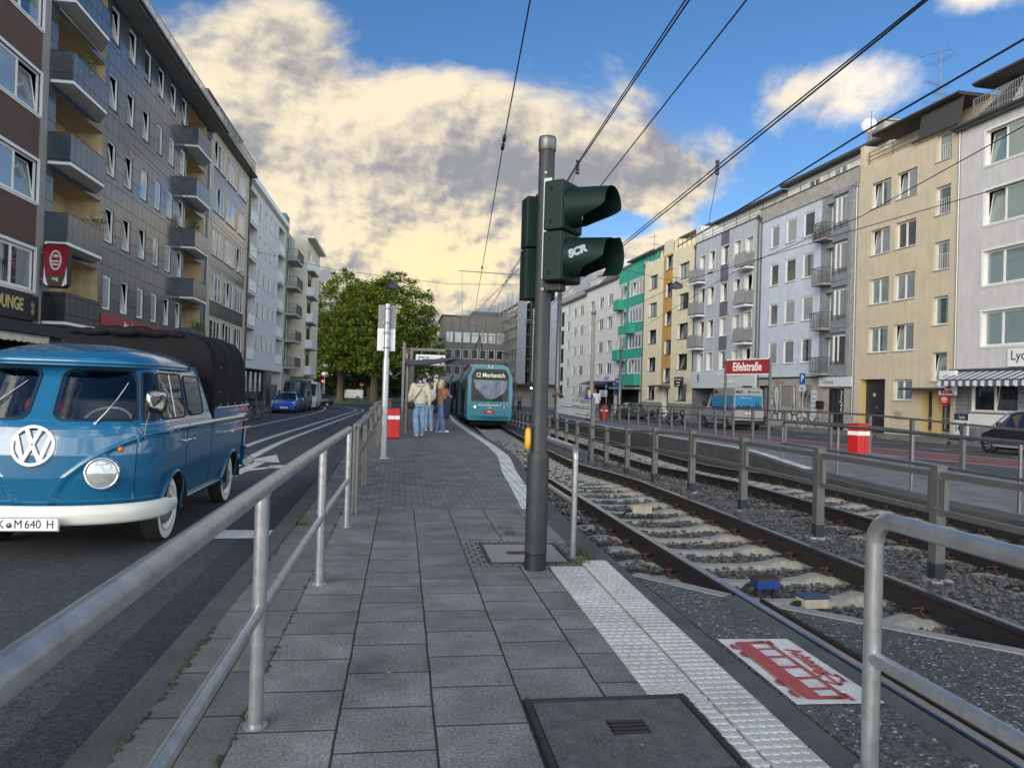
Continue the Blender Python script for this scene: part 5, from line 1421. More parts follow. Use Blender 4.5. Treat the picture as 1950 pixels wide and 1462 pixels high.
def right_b(ub, label, off=0, name='apartment_building'):
    x,y = rp(ub, off); return empty(name, (x,y,0), RR, label, 'building')
def balcony(par, x0, x1, zf, zt, depth, style, mt, slab='concrete_light', y0=0., th=.12, cham=0., rail_m='fence_grey'):
    """slab from the wall outwards, parapet 'panel' or 'bars'"""
    m = MB()
    out = [(x0,y0),(x0,-depth),(x1-cham,-depth),(x1,y0)] if cham else [(x0,y0),(x0,-depth),(x1,-depth),(x1,y0)]
    pts = [(x,y) for x,y in out][::1]
    m.prism(pts[::1] if False else [out[0],out[1],out[2],out[3]], zf-th, zf)
    b = m.build('balcony', MATS[slab], par)
    m = MB()
    segs = list(zip(out,out[1:]))
    if style == 'panel':
        for (a,c),(d,e_) in segs: m.bar((a,c+.03,(zf+.003+zt)/2),(d,e_+.03,(zf+.003+zt)/2),.05,zt-zf-.003)
        m.build('parapet', MATS[mt], b)
        m2 = MB()
        for (a,c),(d,e_) in segs: m2.bar((a,c+.03,zt+.012),(d,e_+.03,zt+.012),.07,.024)
        m2.build('coping', MATS['gutter'], b)
    else:
        for (a,c),(d,e_) in segs:
            L_ = math.hypot(d-a,e_-c); n_ = max(2,int(L_/.11))
            m.bar((a,c,zt),(d,e_,zt),.04,.035); m.bar((a,c,zf+.08),(d,e_,zf+.08),.03,.03)
            for k in range(n_+1):
                t = k/n_; x = lerp(a,d,t); y = lerp(c,e_,t); m.box(x-.009,y-.009,zf+.08,x+.009,y+.009,zt)
        if style == 'bars_panel':
            for (a,c),(d,e_) in segs: m.bar((a,c+.02,(zf+zt)/2+.02),(d,e_+.02,(zf+zt)/2+.02),.008,zt-zf-.25)
        m.build('balcony_railing', MATS[rail_m], b)
    return b
def rail_line(par, name, pts, zb, zt, mt='fence_grey', sp=1.2, nb=2, bars=0):
    m = MB()
    for (a,c),(d,e_) in zip(pts,pts[1:]):
        L_ = math.hypot(d-a,e_-c); n_ = max(1,int(L_/sp))
        for k in range(n_+1): t = k/n_; x = lerp(a,d,t); y = lerp(c,e_,t); m.box(x-.02,y-.02,zb,x+.02,y+.02,zt)
        for k in range(nb): z = lerp(zb,zt,(k+1)/nb); m.bar((a,c,z),(d,e_,z),.035,.035)
        if bars:
            nn = int(L_/bars)
            for k in range(nn+1): t = k/nn; x = lerp(a,d,t); y = lerp(c,e_,t); m.box(x-.012,y-.012,zb,x+.012,y+.012,zt-.02)
    return m.build(name, MATS[mt], par)
def downpipe(par, x, z0, z1, mt='gutter', r=.05, y=-.07):
    m = MB(); m.cyl((x,y,z0),(x,y,z1),r,r,10); m.box(x-.12,y-.1,z1-.05,x+.12,y+.06,z1+.28); 
    for k in range(int((z1-z0)/2.5)): m.lathe([(r+.012,z0+1+k*2.5),(r+.012,z0+1.05+k*2.5)],10,0,'z',(x,y,0))
    return m.build('downpipe', MATS[mt], par)
rw = random.Random(21)

# --- left side -----------------------------------------------------------
# A: brown rendered house at the left edge
render('brown_render', (.105,.062,.048), bscale=120, bump=.6); render('pilaster_grey', (.27,.26,.245))
A = left_b(10.0, 'brown rendered house with broad white windows and a grey pilaster at the left edge'); W = 17.03; 
rows = [4.26,7.2,10.1,12.95,15.8]
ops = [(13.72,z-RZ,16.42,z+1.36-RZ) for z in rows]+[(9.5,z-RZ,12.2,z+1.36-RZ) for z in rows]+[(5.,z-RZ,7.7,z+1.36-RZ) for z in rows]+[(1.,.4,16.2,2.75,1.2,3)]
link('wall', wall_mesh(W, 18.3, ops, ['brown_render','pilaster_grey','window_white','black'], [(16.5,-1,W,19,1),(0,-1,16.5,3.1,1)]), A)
for i,o in enumerate(ops[:15]):
    f = add_window(A, o[0], o[1], o[2], o[3], .05, (1,1), 'window_white', 'pane' if i%5 else 'pane_dark', 1 if i in (1,2) else None, 'window_white')
    m = MB(); w_,h_ = 2.7,1.36
    for p in ((-.08,-.06,0,h_+.10),(w_,-.06,w_+.13,h_+.10),(0,h_,w_,h_+.10),(0,-.10,w_,-.036)): m.box(p[0],-.085,p[1],p[2],-.02,p[3])
    m.build('surround', MATS['window_white'], f)
m = MB(); m.box(.4,-.9,2.75,16.45,.0,2.86); m.build('canopy_soffit', MATS['black'], A)
m = MB()
for k in range(6): zz = 2.88+.065*k; m.bar((.4,-1.02+.07*k,zz),(17.9,-1.02+.07*k,zz),.10,.06); 
m.build('slate_canopy', MATS['slate_dark'], A)
dz = RZ
sg_ = empty('shop_sign', (-12.12,23.0,3.68), RL, 'black fascia sign with gold letters ending in UNGE and a lion head', 'shop sign')
m = MB(); m.box(-8,-.06,-.42,3.55,.0,.40); m.build('board', MATS['black'], sg_)
text('lettering', 'LOUNGE', .56, MATS['gold'], sg_, frame((1.55,-.075,.02),(1,0,0),(0,0,1)), .01, sx=.86, bold=.012)
m = MB(); c = Vector((3.12,-.08,.0)); r_ = random.Random(3)
for k in range(22):   # lion head: mane of spikes round a face
    a = 2*PI*k/22; r1 = .17+.05*(k%2); px,pz_ = math.cos(a)*r1*.72, math.sin(a)*r1*1.25-.02
    q = a+.14; m.add([c+Vector((px,0,pz_)),c+Vector((math.cos(q)*.11,-.0,math.sin(q)*.16)),c+Vector((math.cos(a-.14)*.11,0,math.sin(a-.14)*.16))], [(0,1,2)])
for (x0,z0_,x1,z1_) in ((-.09,.05,-.02,.12),(.02,.05,.09,.12),(-.03,-.10,.03,.02),(-.07,-.15,.07,-.12)): m.box(c.x+x0,-.085,z0_,c.x+x1,-.08,z1_)
m.build('lion_emblem', MATS['gold'], sg_)
aw = empty('awning', (-12.2,19.5,2.6), RL, 'cream awning with scalloped valance under the black shop sign', 'awning')
m = MB(); xs_ = fr(-6,5.9,.1); ring = []
m.add([(-6,0,.28),(5.9,0,.28),(5.9,-1.0,.06),(-6,-1.0,.06)], [(0,1,2,3)]); 
for a,b in zip(xs_,xs_[1:]):
    za = -.10-.05*abs(math.sin(a*PI/.38)); zb_ = -.10-.05*abs(math.sin(b*PI/.38)); yo = .02*math.sin(a*9)
    m.add([(a,-1.0+yo*0,.06),(b,-1.0,.06),(b,-1.01+.02*math.sin(b*9),zb_),(a,-1.01+.02*math.sin(a*9),za)], [(0,1,2,3)])
aw_o = m.build('cloth', MATS['awning_cream'], aw); sd = aw_o.modifiers.new('t','SOLIDIFY'); sd.thickness = .006
m = MB(); m.bar((-6,-1.0,.075),(5.9,-1.0,.075),.05,.05); m.build('front_bar', MATS['galv'], aw)
# beer sign
bs = empty('beer_sign', (-12.2,26.9,5.2), 0, 'red illuminated style beer box sign with beer glass shape, hanging from the brown house', 'sign')
m = MB(); bw,bh,bx0 = .80,1.48,.12; ch = .11
pts = [(bx0+ch,-bh/2),(bx0+bw-ch,-bh/2),(bx0+bw,-bh/2+ch),(bx0+bw,bh/2-ch),(bx0+bw-ch,bh/2),(bx0+ch,bh/2),(bx0,bh/2-ch),(bx0,-bh/2+ch)]
def plate(mb, pts, y0, y1, mi=0):
    n_ = len(pts); mb.add([(x,y0,z) for x,z in pts]+[(x,y1,z) for x,z in pts], [tuple(range(n_)),tuple(range(2*n_-1,n_-1,-1))]+[(i,n_+i,n_+(i+1)%n_,(i+1)%n_) for i in range(n_)], mi)
plate(m, pts, -.13, .13); m.build('case', MATS['black'], bs, bevel=.012)
cx0 = bx0+bw/2
def shr(pts, k, dz=0): return [(cx0+(x-cx0)*k, z*k+dz) for x,z in pts]
m = MB(); plate(m, shr(pts,.93), -.136, -.12); m.build('red_panel', MATS['beer_red'], bs)
m = MB(); q = shr(pts,.93); plate(m, [(bx0+.05,-.02),(bx0+.03,-.60),(bx0+.13,-.685),(bx0+.19,-.685),(bx0+.09,-.35)], -.140,-.132); m.build('white_wedge', MATS['white'], bs)
m = MB(); plate(m, [(bx0+bw-.05,-.02),(bx0+bw-.09,-.35),(bx0+bw-.19,-.685),(bx0+bw-.13,-.685),(bx0+bw-.03,-.60)], -.140,-.132); m.build('white_wedge', MATS['white'], bs)
m = MB(); plate(m, [(bx0+.085,-.34),(bx0+.19,-.685),(bx0+bw-.19,-.685),(bx0+bw-.085,-.34)][::-1], -.142,-.134); m.build('glass_picture', mat('beer_brown',(.085,.06,.025),.3), bs)
m = MB(); 
for k in range(40):
    a,b = 2*PI*k/40,2*PI*(k+1)/40
    for (rx,rz),(sx_,sz_) in (((.185,.335),(.155,.30)),((.140,.285),(.132,.275))):
        m.add([(cx0+rx*math.cos(t),-.139,.18+rz*math.sin(t)) if i == 0 else (cx0+sx_*math.cos(t),-.139,.18+sz_*math.sin(t)) for t in (a,b) for i in (0,1)], [(0,2,3,1)])
for k in range(8): a = PI*k/7; m.sphere((cx0+.085*math.cos(a),-.137,.29+.07*math.sin(a)),.016,.004,.016,6,4)
m.sphere((cx0,-.137,.315),.045,.004,.05,10,6); m.build('oval', MATS['white'], bs)
text('lettering', 'Reissdorf', .088, MATS['white'], bs, frame((cx0,-.140,.145),(1,0,0),(0,0,1)), .002, sx=.8, bold=.004)
text('lettering', 'Kölsch', .088, MATS['white'], bs, frame((cx0,-.140,.035),(1,0,0),(0,0,1)), .002, sx=.85, bold=.004)
text('lettering', 'mg', .16, MATS['white'], bs, frame((cx0,-.144,-.44),(1,0,0),(0,0,1)), .002, bold=.004)
m = MB(); m.bar((0,0,.42),(.14,0,.42),.05,.05); m.build('bracket', MATS['galv'], bs); m = MB(); m.bar((0,0,-.48),(.14,0,-.48),.05,.05); m.build('bracket', MATS['galv'], bs)

# B: dark slab-clad house
panelled('slab_dark', (.048,.055,.066), .62, .69, rough=.16, joint=(.006,.006,.006), c2=(.080,.088,.102), spec=.5, off=0., jw=.011, coat=.18)
panelled('slab_black', (.016,.018,.022), .5, .62, rough=.22, joint=(.006,.006,.006), c2=(.022,.024,.028), spec=.5)
panelled('parapet_slab', (.052,.062,.080), .46, 3.0, rough=.18, joint=(.012,.012,.012), c2=(.075,.085,.10), spec=.5, coat=.15)
B = left_b(27.03, 'long house clad in dark grey polished slabs with chamfered balconies at both ends'); W = 20.97
rows = [4.29,7.06,9.82,12.59,15.36]; cols_ = [32.12,34.06,36.02,37.95,39.87,41.82]
ops = [(y-27.03,z-RZ,y+.87-27.03,z+1.40-RZ) for z in rows for y in cols_]
zb = [1.60+.02,4.33-1.0,7.05-1.0,9.8-1.0,12.6-1.0]
fl = [3.25,6.0,8.72,11.5,14.25]                       # loggia floors
ops += [(.55,f+.02-RZ,4.6,f+2.55-RZ,1.3,2) for f in fl]+[(15.9,f+.02-RZ,19.7,f+2.55-RZ,1.3,2) for f in fl]
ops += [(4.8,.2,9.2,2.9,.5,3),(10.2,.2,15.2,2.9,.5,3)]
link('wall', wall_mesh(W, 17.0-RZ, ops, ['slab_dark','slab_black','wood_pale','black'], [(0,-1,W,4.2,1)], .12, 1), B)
k = 0
for o in ops[:30]:
    add_window(B, o[0], o[1], o[2], o[3], .04, (1,), 'window_white', 'pane_light' if rw.random() < .85 else 'pane', 0 if rw.random() < .5 else None, 'gutter', sill_out=.03)
    m = MB()
for f in fl:
    for x0,x1 in ((.2,4.9),(15.6,19.9)):
        # balcony door at the back of the loggia
        add_window(B, x0+1.0, f+.05-RZ, x0+3.0, f+2.2-RZ, 1.24, (1,1), 'window_white', 'pane_dark', None, None)
for zt in (4.33,7.05,9.8,12.6,15.4):
    balcony(B, .10, 4.15, zt-.98-RZ, zt-RZ, .72, 'panel', 'parapet_slab' if zt > 4.5 else 'slab_black', 'white', cham=1.15, th=.10)
    balcony(B, 15.4, 19.35, zt-.98-RZ, zt-RZ, .72, 'panel', 'parapet_slab', 'white', cham=1.15, th=.10)
m = MB(); m.prism([(-.1,.05),(-.1,-1.0),(W+.1,-.85),(W+.1,.05)], 16.98-RZ, 17.06-RZ); m.build('eaves', MATS['concrete'], B)
m = MB(); m.tube([(-.1,-1.05,17.10-RZ),(W+.1,-.92,17.10-RZ)],.085,10); m.build('gutter', MATS['gutter'], B)
rail_line(B, 'roof_railing', [(0,-.62),(W,-.5)], 17.05-RZ, 18.25-RZ, 'concrete_light', 1.0, 2, .16)
m = MB(); m.box(0,1.4,17.05-RZ,W,9,19.2-RZ); m.build('roof_storey', MATS['concrete'], B)
downpipe(B, W-.35, 2.5, 16.6, 'galv')
mat('shop_red', (.30,.02,.028), .4, var=.05)
sg_ = empty('shop_sign', (-12.2,36.0,3.72), RL, 'long red fascia sign with white lettering on the dark slab house', 'shop sign')
m = MB(); m.box(-4.2,-.10,-.33,8.8,-.005,.36); m.build('board', MATS['shop_red'], sg_)
text('lettering', 'Juwel', .46, MATS['white'], sg_, frame((-1.2,-.11,.05),(1,0,0),(0,0,1)), .01, bold=.008)
text('lettering', 'Friseur', .46, MATS['white'], sg_, frame((7.0,-.11,.0),(1,0,0),(0,0,1)), .01, bold=.008)

# balcony plants and goods on house B: things of their own
def leafball(mb, c, r, n, sz, rr, m=0, zs=1.):
    for _ in range(n):
        v = Vector((rr.gauss(0,1),rr.gauss(0,1),rr.gauss(0,1))).normalized()*r*rr.random()**.4; p = Vector(c)+Vector((v.x,v.y,v.z*zs))
        a = Vector((rr.uniform(-1,1),rr.uniform(-1,1),rr.uniform(-1,1))).normalized(); b = a.orthogonal().normalized(); s = sz*rr.uniform(.5,1.3)
        mb.add([p-a*s-b*s*.45,p+a*s*.1-b*s*.6,p+a*s,p+a*s*.1+b*s*.6], [(0,1,2,3)])
mat('leaf_pot', (.06,.10,.03), .6, var=.4, vscale=8)
def potted(loc, label, r=.22, h=.5, n=160, pot='terracotta', grp=None, sz=.05, seed=1, zs=1.4):
    e = empty('potted_plant', loc, 0, label, 'plant', grp)
    m = MB(); m.lathe([(.002,0),(.085,0),(.12,.20),(.13,.20),(.13,.235),(.11,.235),(.10,.2),(.002,.2)],14); m.build('pot', MATS[pot], e)
    m = MB(); rr = random.Random(seed); leafball(m,(0,0,.22+h*.5),r,n,sz,rr,0,zs)
    for k in range(5): m.tube([(0,0,.18),(rr.uniform(-.5,.5)*r,rr.uniform(-.5,.5)*r,.22+h*.8)],.008,5)
    m.build('foliage', MATS['leaf_pot'], e); return e
def onB(y, d, z): return (-12.2+d, y, z)
potted(onB(28.5,.50,11.68), 'bushy plant in a pot on the second highest left balcony', .40,1.5,420,seed=2)
potted(onB(28.1,.55,11.66), 'terracotta pot on the parapet corner of the second highest left balcony', .12,.2,30,seed=3)
potted(onB(29.6,.30,11.7), 'low trailing plant at the far end of the second highest left balcony', .30,1.3,200,seed=4)
potted(onB(42.8,.5,8.85), 'tall leafy plant on the right hand balcony of the slab house, third from the bottom', .36,1.9,420,seed=5)
potted(onB(43.6,.52,3.35), 'leafy potted shrub on the lowest right hand balcony, left of two', .34,1.6,340,seed=6)
potted(onB(45.2,.42,3.35), 'leafy potted shrub on the lowest right hand balcony, right of two', .36,1.7,360,seed=7)
e = empty('balcony_shelf', onB(29.9,-.55,8.78), 0, 'wooden shelf with pots inside the middle left balcony', 'shelf')
m = MB()
for z in (.1,.65,1.2,1.7): m.box(-.5,-.25,z,.5,.15,z+.03)
for x in (-.5,.47): m.box(x,-.25,0,x+.03,.15,1.75)
for k in range(6): m.box(.53,-.25+k*.0,.2+k*.28,.56,.15,.24+k*.28)
m.build('frame', MATS['wood'], e)
m = MB(); rr = random.Random(4)
for z in (.68,1.23):
    for x in (-.3,0,.3): m.lathe([(.002,0),(.07,0),(.09,.16),(.002,.16)],10,0,'z',(x,-.05,z))
m.build('pots', MATS['terracotta'], e)
e = empty('flower_box', onB(29.4,.62,6.05+.96), RL, 'wooden flower box with white blooms on the left balcony above the beer sign', 'flower box')
m = MB(); m.box(-.6,-.1,0,.6,.1,.2); m.build('box', MATS['wood'], e)
m = MB(); leafball(m,(0,0,.28),.5,160,.05,random.Random(3),0,.3); m.build('foliage', MATS['leaf_pot'], e)
m = MB(); leafball(m,(-.1,0,.36),.35,50,.03,random.Random(5),0,.25); m.build('blossom', MATS['white'], e)
e = empty('balcony_table', onB(29.2,.1,3.36), 0, 'small wooden table on the lowest left balcony behind the beer sign', 'table')
m = MB(); m.box(-.35,-.35,.95,.35,.35,.99); m.build('table_top', MATS['wood'], e)
for x in (-.3,.3):
    for y in (-.3,.3): m = MB(); m.box(x-.025,y-.025,0,x+.025,y+.025,.95); m.build('leg', MATS['wood'], e)

# C: beige house with ribbon windows and slate spandrels
render('beige_pier', (.50,.43,.31), dirt=.1); panelled('spandrel', (.085,.10,.125), .5, 3, rough=.18, joint=(.03,.03,.035), c2=(.10,.115,.14), spec=.6, coat=.3)
Cb = left_b(48.0, 'beige house with bands of white windows between blue grey spandrels'); W = 11.6
zs_ = [6.64,9.55,12.3,15.2]
ops = []
for z in [3.75,6.64,9.55,12.35,15.15]:
    for a,b in ((.9,3.7),(4.3,7.1),(7.9,10.4)): ops.append((a,z-RZ,b,z+1.75-RZ))
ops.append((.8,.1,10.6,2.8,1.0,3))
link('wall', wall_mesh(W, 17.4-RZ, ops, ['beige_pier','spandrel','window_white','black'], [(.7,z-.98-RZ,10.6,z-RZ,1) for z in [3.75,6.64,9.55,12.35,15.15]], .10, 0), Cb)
for o in ops[:-1]: add_window(Cb, *o[:4], .03, rw.choice([(1,.8,.8),(1,1,1)]), 'window_white', rw.choice(['pane','pane_light']), rw.choice([None,None,1,0]), 'gutter', sill_out=.05)
m = MB(); m.box(-.05,-.5,17.4-RZ,W+.05,.3,17.5-RZ); m.tube([(-.05,-.5,17.5-RZ),(W,-.5,17.5-RZ)],.08,8); m.build('eaves', MATS['gutter'], Cb)
rail_line(Cb, 'roof_railing', [(0,-.35),(W,-.35)], 17.5-RZ, 18.6-RZ, 'concrete_light', 1.0, 2, .2)
m = MB(); m.add([(0,1.2,17.5-RZ),(W,1.2,17.5-RZ),(W,1.2,19.4-RZ),(0,1.2,19.4-RZ)], [(0,1,2,3)]); m.box(-.3,.2,19.4-RZ,W-2,8,19.6-RZ); m.box(0,1.3,17.5-RZ,W-2,8,19.4-RZ); m.build('roof_storey', MATS['roof_dark'], Cb)
downpipe(Cb, W-.15, 1., 16.9, 'gutter')
# D: white house with end balconies
render('white_render', (.64,.64,.61), dirt=.16); render('white_bluish', (.62,.64,.64), dirt=.14); panelled('tile_grey', (.11,.12,.135), .4, .3, rough=.35, joint=(.05,.05,.05))
D_ = left_b(59.6, 'white rendered house with rows of small windows and recessed balconies at both ends'); W = 18.0
rows = [4.23,6.93,9.66,12.4,15.12]
ops = []
for z in rows:
    for y in (4.2,6.7,9.2,11.6): ops.append((y,z-RZ,y+1.0,z+1.35-RZ))
for z in rows: ops += [(.2,z-.95-RZ,3.4,z+1.6-RZ,1.2,0),(13.9,z-.95-RZ,17.5,z+1.6-RZ,1.2,0)]
ops += [(.3,.1,9.5,2.7,.25,2),(12.5,.1,17.4,2.9,2.4,0)]
link('wall', wall_mesh(W, 17.35-RZ, ops, ['white_render','white_bluish','tile_grey','black'], [(3.6,3.3,13.7,17.0,1),(0,-1,12.3,2.75,2)], .14, 0), D_)
for o in ops[:20]: add_window(D_, *o[:4], .05, (1,), 'window_white', rw.choice(['pane','pane_light']), None, 'gutter', sill_out=.02)
for z in rows:
    for a,b in ((.2,3.4),(13.9,17.5)):
        balcony(D_, a, b, z-.95-RZ, z+.12-RZ, .08, 'bars_panel', 'white', 'white_plastic', th=.14, rail_m='white_plastic')
        add_window(D_, a+.5, z-.9-RZ, b-.4, z+1.3-RZ, 1.1, (1,1), 'window_white', 'pane', None, None)
for x in (1.,3.,5.,7.): add_window(D_, x, .9, x+.6, 2.5, .1, (1,), 'window_white', 'pane_dark', None, None)
m = MB(); m.box(-.1,-.35,17.3-RZ,W+.1,.4,17.75-RZ); m.build('cornice', MATS['white_plastic'], D_)
m = MB(); m.add([(0,.1,17.75-RZ),(W,.1,17.75-RZ),(W,4,19.6-RZ),(0,4,19.6-RZ)], [(0,1,2,3)]); m.add([(W,.1,17.75-RZ),(W,8,17.75-RZ),(W,4,19.6-RZ)], [(0,1,2)]); m.build('roof', MATS['roof_dark'], D_)
m = MB(); m.box(-.05,-.10,2.78,W,-.02,3.35); m.build('fascia', MATS['white_plastic'], D_)
downpipe(D_, -.1, 1., 17.3, 'gutter'); 
eb = empty('electric_cabinet', (-11.9,70.4,RZ+.1), RL, 'grey street cabinet standing against the grey tiled ground floor', 'cabinet')
m = MB(); m.box(-.9,-.35,0,.9,0,1.4); m.build('cabinet_body', MATS['steel_dark'], eb, bevel=.02)
m = MB(); m.box(-.02,-.36,.1,.02,-.352,1.3); m.box(.1,-.37,.6,.16,-.352,.75); m.build('door_trim', MATS['galv'], eb)
# E: narrow house with teal panels and small balconies
mat('teal', (.045,.17,.165), .5, var=.1)
render('beige_side', (.42,.39,.33))
Eb = left_b(77.7, 'narrow house with teal window panels and small projecting balconies', -12.1); W = 5.2
rows = [3.3,6.05,8.8,11.6,14.4]
ops = [(.9,z-RZ,2.0,z+2.2-RZ) for z in rows]
link('wall', wall_mesh(W, 17.2-RZ, ops, ['beige_side','teal','teal','black'], [(.3,z-RZ,2.8,z+2.3-RZ,1) for z in rows], .12, 0), Eb)
for o in ops: add_window(Eb, *o[:4], .03, (1,), 'window_white', 'pane', 0, None)
for z in rows: balcony(Eb, .2, 4.6, z-.05-RZ, z+.95-RZ, 1.1, 'bars', 'fence_grey', 'concrete_light', th=.2)
m = MB(); m.box(.2,.2,17.2-RZ,2.6,6,19-RZ); m.build('roof_storey', MATS['teal'], Eb)
# F: tall cream end wall facing the viewer, balconies round the corner
render('cream_wall', (.66,.61,.50), dirt=.06, var=.05)
Fb = empty('apartment_building', (-12.3,83.2,RZ), 0, 'tall cream end wall with slim balconies on its right edge, beside the trees', 'building')
m = MB(); m.box(0,0,2.45,1.55,12,17.75); m.box(0,0,17.75,2.3,12,18.0); m.box(0,2.,-.2,1.3,12,2.45); m.box(-6,.6,-.2,0,12,16.5); m.build('wall', MATS['cream_wall'], Fb)
for z in (2.6,5.5,8.4,11.3,14.1):
    m = MB(); m.box(1.55,.15,z,2.32,5,z+.16); b = m.build('balcony', MATS['concrete_light'], Fb)
    m = MB(); m.box(1.56,.2,z+.16,2.30,.26,z+1.05); m.box(2.24,.26,z+.16,2.30,5,z+1.05); m.build('parapet', MATS['white_plastic'], b)
    m = MB(); m.box(1.56,1.2,z+.2,1.62,3.6,z+2.4); m.build('window', MATS['car_glass'], Fb)
# --- right side (u: metres along the building line, larger = farther) -------
render('r_lilac', (.56,.56,.575), bscale=40, bump=.8); render('r_yellow', (.57,.50,.375), bscale=26, bump=1.); render('r_blue', (.54,.60,.70)); render('r_bluegrey', (.44,.475,.53)); render('r_strip', (.13,.135,.165))
render('r_cream', (.73,.67,.48), dirt=.08); render('r_orange', (.50,.28,.075), dirt=.08); render('r_plinth', (.26,.255,.235)); render('r_pale', (.62,.635,.64)); render('r_palegreen', (.60,.63,.60)); render('r_green', (.030,.33,.235), dirt=.15); render('r_greywhite', (.48,.50,.54))
paving('brick_grey', .24, .075, .008, (.34,.33,.30), (.43,.415,.38), (.20,.195,.185), .5, 'xz', rough=.8)
panelled('tile_blue', (.20,.215,.235), .4, .2, rough=.3, joint=(.12,.12,.13), c2=(.24,.25,.27)); panelled('bay_grey', (.18,.205,.24), 3, 3, rough=.4)
mat('yellow_jamb', (.50,.39,.18), .8, var=.08)
def R_ops(ub, L): return [(ub-b[0], b[1], ub-b[2], b[3]) for b in L]
# R1 lilac grey house with the kiosk
UB = 33.35
R1 = right_b(UB, 'lilac grey rendered house with wide white framed windows above the kiosk'); W = 18
rows = [4.25,7.17,10.1,13.0]
ops = []
for z in rows: ops += [(1.5,z,4.6,z+1.68),(6.2,z,9.3,z+1.68)]
ops += [(1.0,1.1,3.6,2.7)]
link('wall', wall_mesh(W, 15.25, ops, ['r_lilac','tile_blue','window_white','r_plinth'], [(0,-1,W,2.95,1)], .20, 2), R1)
for i,o in enumerate(ops[:-1]):
    f = add_window(R1, *o, .16, (1,2.), 'window_white', 'pane_net', 0 if i in (4,6) else None, 'window_white')
    m = MB(); w_,h_ = o[2]-o[0],o[3]-o[1]
    for p in ((-.1,-.07,0,h_+.1),(w_,-.07,w_+.1,h_+.1),(0,h_,w_,h_+.1),(0,-.1,w_,-.037)): m.box(p[0],-.20,p[1],p[2],-.14,p[3])
    m.build('surround', MATS['window_white'], f)
add_window(R1, *ops[-1], .08, (1,1), 'window_white', 'pane_dark', 1, 'sill')
m = MB(); m.box(.9,-.02,.35,5,-.002,1.0); m.build('apron_panel', MATS['white_plastic'], R1)
m = MB(); m.box(-.3,-.35,15.2,W,.3,15.32); m.tube([(-.3,-.38,15.35),(W,-.38,15.35)],.09,8); m.build('eaves', MATS['gutter'], R1)
rail_line(R1, 'roof_railing', [(.8,-.1),(W,-.1)], 15.3,16.5,'galv',1.4,3,.14)
m = MB(); m.box(.0,2.2,15.3,W,9,17.7); m.build('roof_storey', MATS['white_render'], R1)
m = MB(); m.add([(-.2,.3,15.45),(1.6,2.1,17.9),(1.6,8,17.9),(-.2,8,15.45)], [(0,1,2,3)]); m.box(-.4,1.0,17.72,W,9,17.95); m.tube([(-.4,.95,17.85),(W,.95,17.85)],.09,8); m.build('roof', MATS['roof_dark'], R1)
m = MB()
for k in range(13): xx = 3+.7*k; m.bar((xx,.05,15.5),(xx,.05,16.2),.35,.03) if k%3 else None
m.build('screen', MATS['black'], R1)
x,y = rp(27.0,-1.0); sd_ = empty('satellite_dish', (x,y,18.0), 0, 'dark satellite dish on the roof edge at the upper right corner', 'satellite dish')
m = MB(); m.lathe([(.002,.0),(.3,.04),(.55,.15),(.7,.28)],24,0,'x'); m.xf(Matrix.Rotation(.3,4,'Y') @ Matrix.Rotation(2.6,4,'Z')); m.xf(Matrix.Translation((0,0,.8))); m.build('dish', MATS['steel_dark'], sd_)
m = MB(); m.cyl((0,0,-.2),(0,0,.8),.04,.04,8); m.build('mast', MATS['galv'], sd_)
# kiosk awning, sign boards
x,y = rp(UB-.15, .0); aw = empty('awning', (x,y,2.95), RR, 'blue and white striped awning over the kiosk window', 'awning')
m = MB(); n_ = 30; wd = 6.6
for k in range(n_):
    a,b = k*wd/n_,(k+1)*wd/n_
    za,zb2 = -.62-.07*abs(math.sin(k*PI/2.)),-.62-.07*abs(math.sin((k+1)*PI/2.))
    m.add([(a,-.02,.12),(b,-.02,.12),(b*.985+.35,-1.5,-.38),(a*.985+.35,-1.5,-.38)], [(0,1,2,3)], k%2)
    m.add([(a*.985+.35,-1.5,-.38),(b*.985+.35,-1.5,-.38),(b*.985+.35,-1.52,-.62-.05*((k+1)%2)),(a*.985+.35,-1.52,-.62-.05*(k%2))], [(0,1,2,3)], k%2)
mat('stripe_blue', (.10,.13,.20), .8, var=.1); mat('stripe_white', (.62,.64,.66), .8, var=.06)
cl_ = m.build('cloth', [MATS['stripe_white'],MATS['stripe_blue']], aw); 
m = MB(); m.box(-.5,-.12,.12,wd,-.005,.24); m.bar((.35,-1.49,-.36),(wd+.25,-1.49,-.36),.05,.05); m.build('cassette', MATS['gutter'], aw)
x,y = rp(UB+.25, .0); ks = empty('kiosk_sign', (x,y,2.15), RR, 'white projecting sign reading KIOSK in red, half behind the striped awning', 'sign')
m = MB(); m.box(-.45,-.85,-.28,.65,-.05,.95) if False else m.box(-.2,-.62,-.28,.9,-.50,.95); m.build('box', MATS['white_plastic'], ks, bevel=.02)
text('lettering', 'KIOSK', .26, MATS['red_sign'], ks, frame((.38,-.63,-.13),(1,0,0),(0,0,1)), .004, sx=1.05, bold=.012)
m = MB()
for k in range(5): m.tube([(.1+.7*t,-.63,.42+.06*k+.07*math.sin(t*6.3)) for t in [i/10 for i in range(11)]],.012,5)
m.lathe([(.002,-.625),(.2,-.625)],16,0,'y',(.45,0,.22)); m.build('emblem', MATS['logo_red'], ks)
x,y = rp(UB+.02, .1); ic = empty('ice_cream_sign', (x,y,1.6), RR, 'red sign with a white double heart outline under the KIOSK sign', 'sign')
m = MB(); plate(m, [(-.25,.28),(-.27,-.12),(-.1,-.26),(.0,-.3),(.1,-.26),(.27,-.12),(.25,.28)], -.55,-.49); m.build('board', MATS['red'], ic)
m = MB()
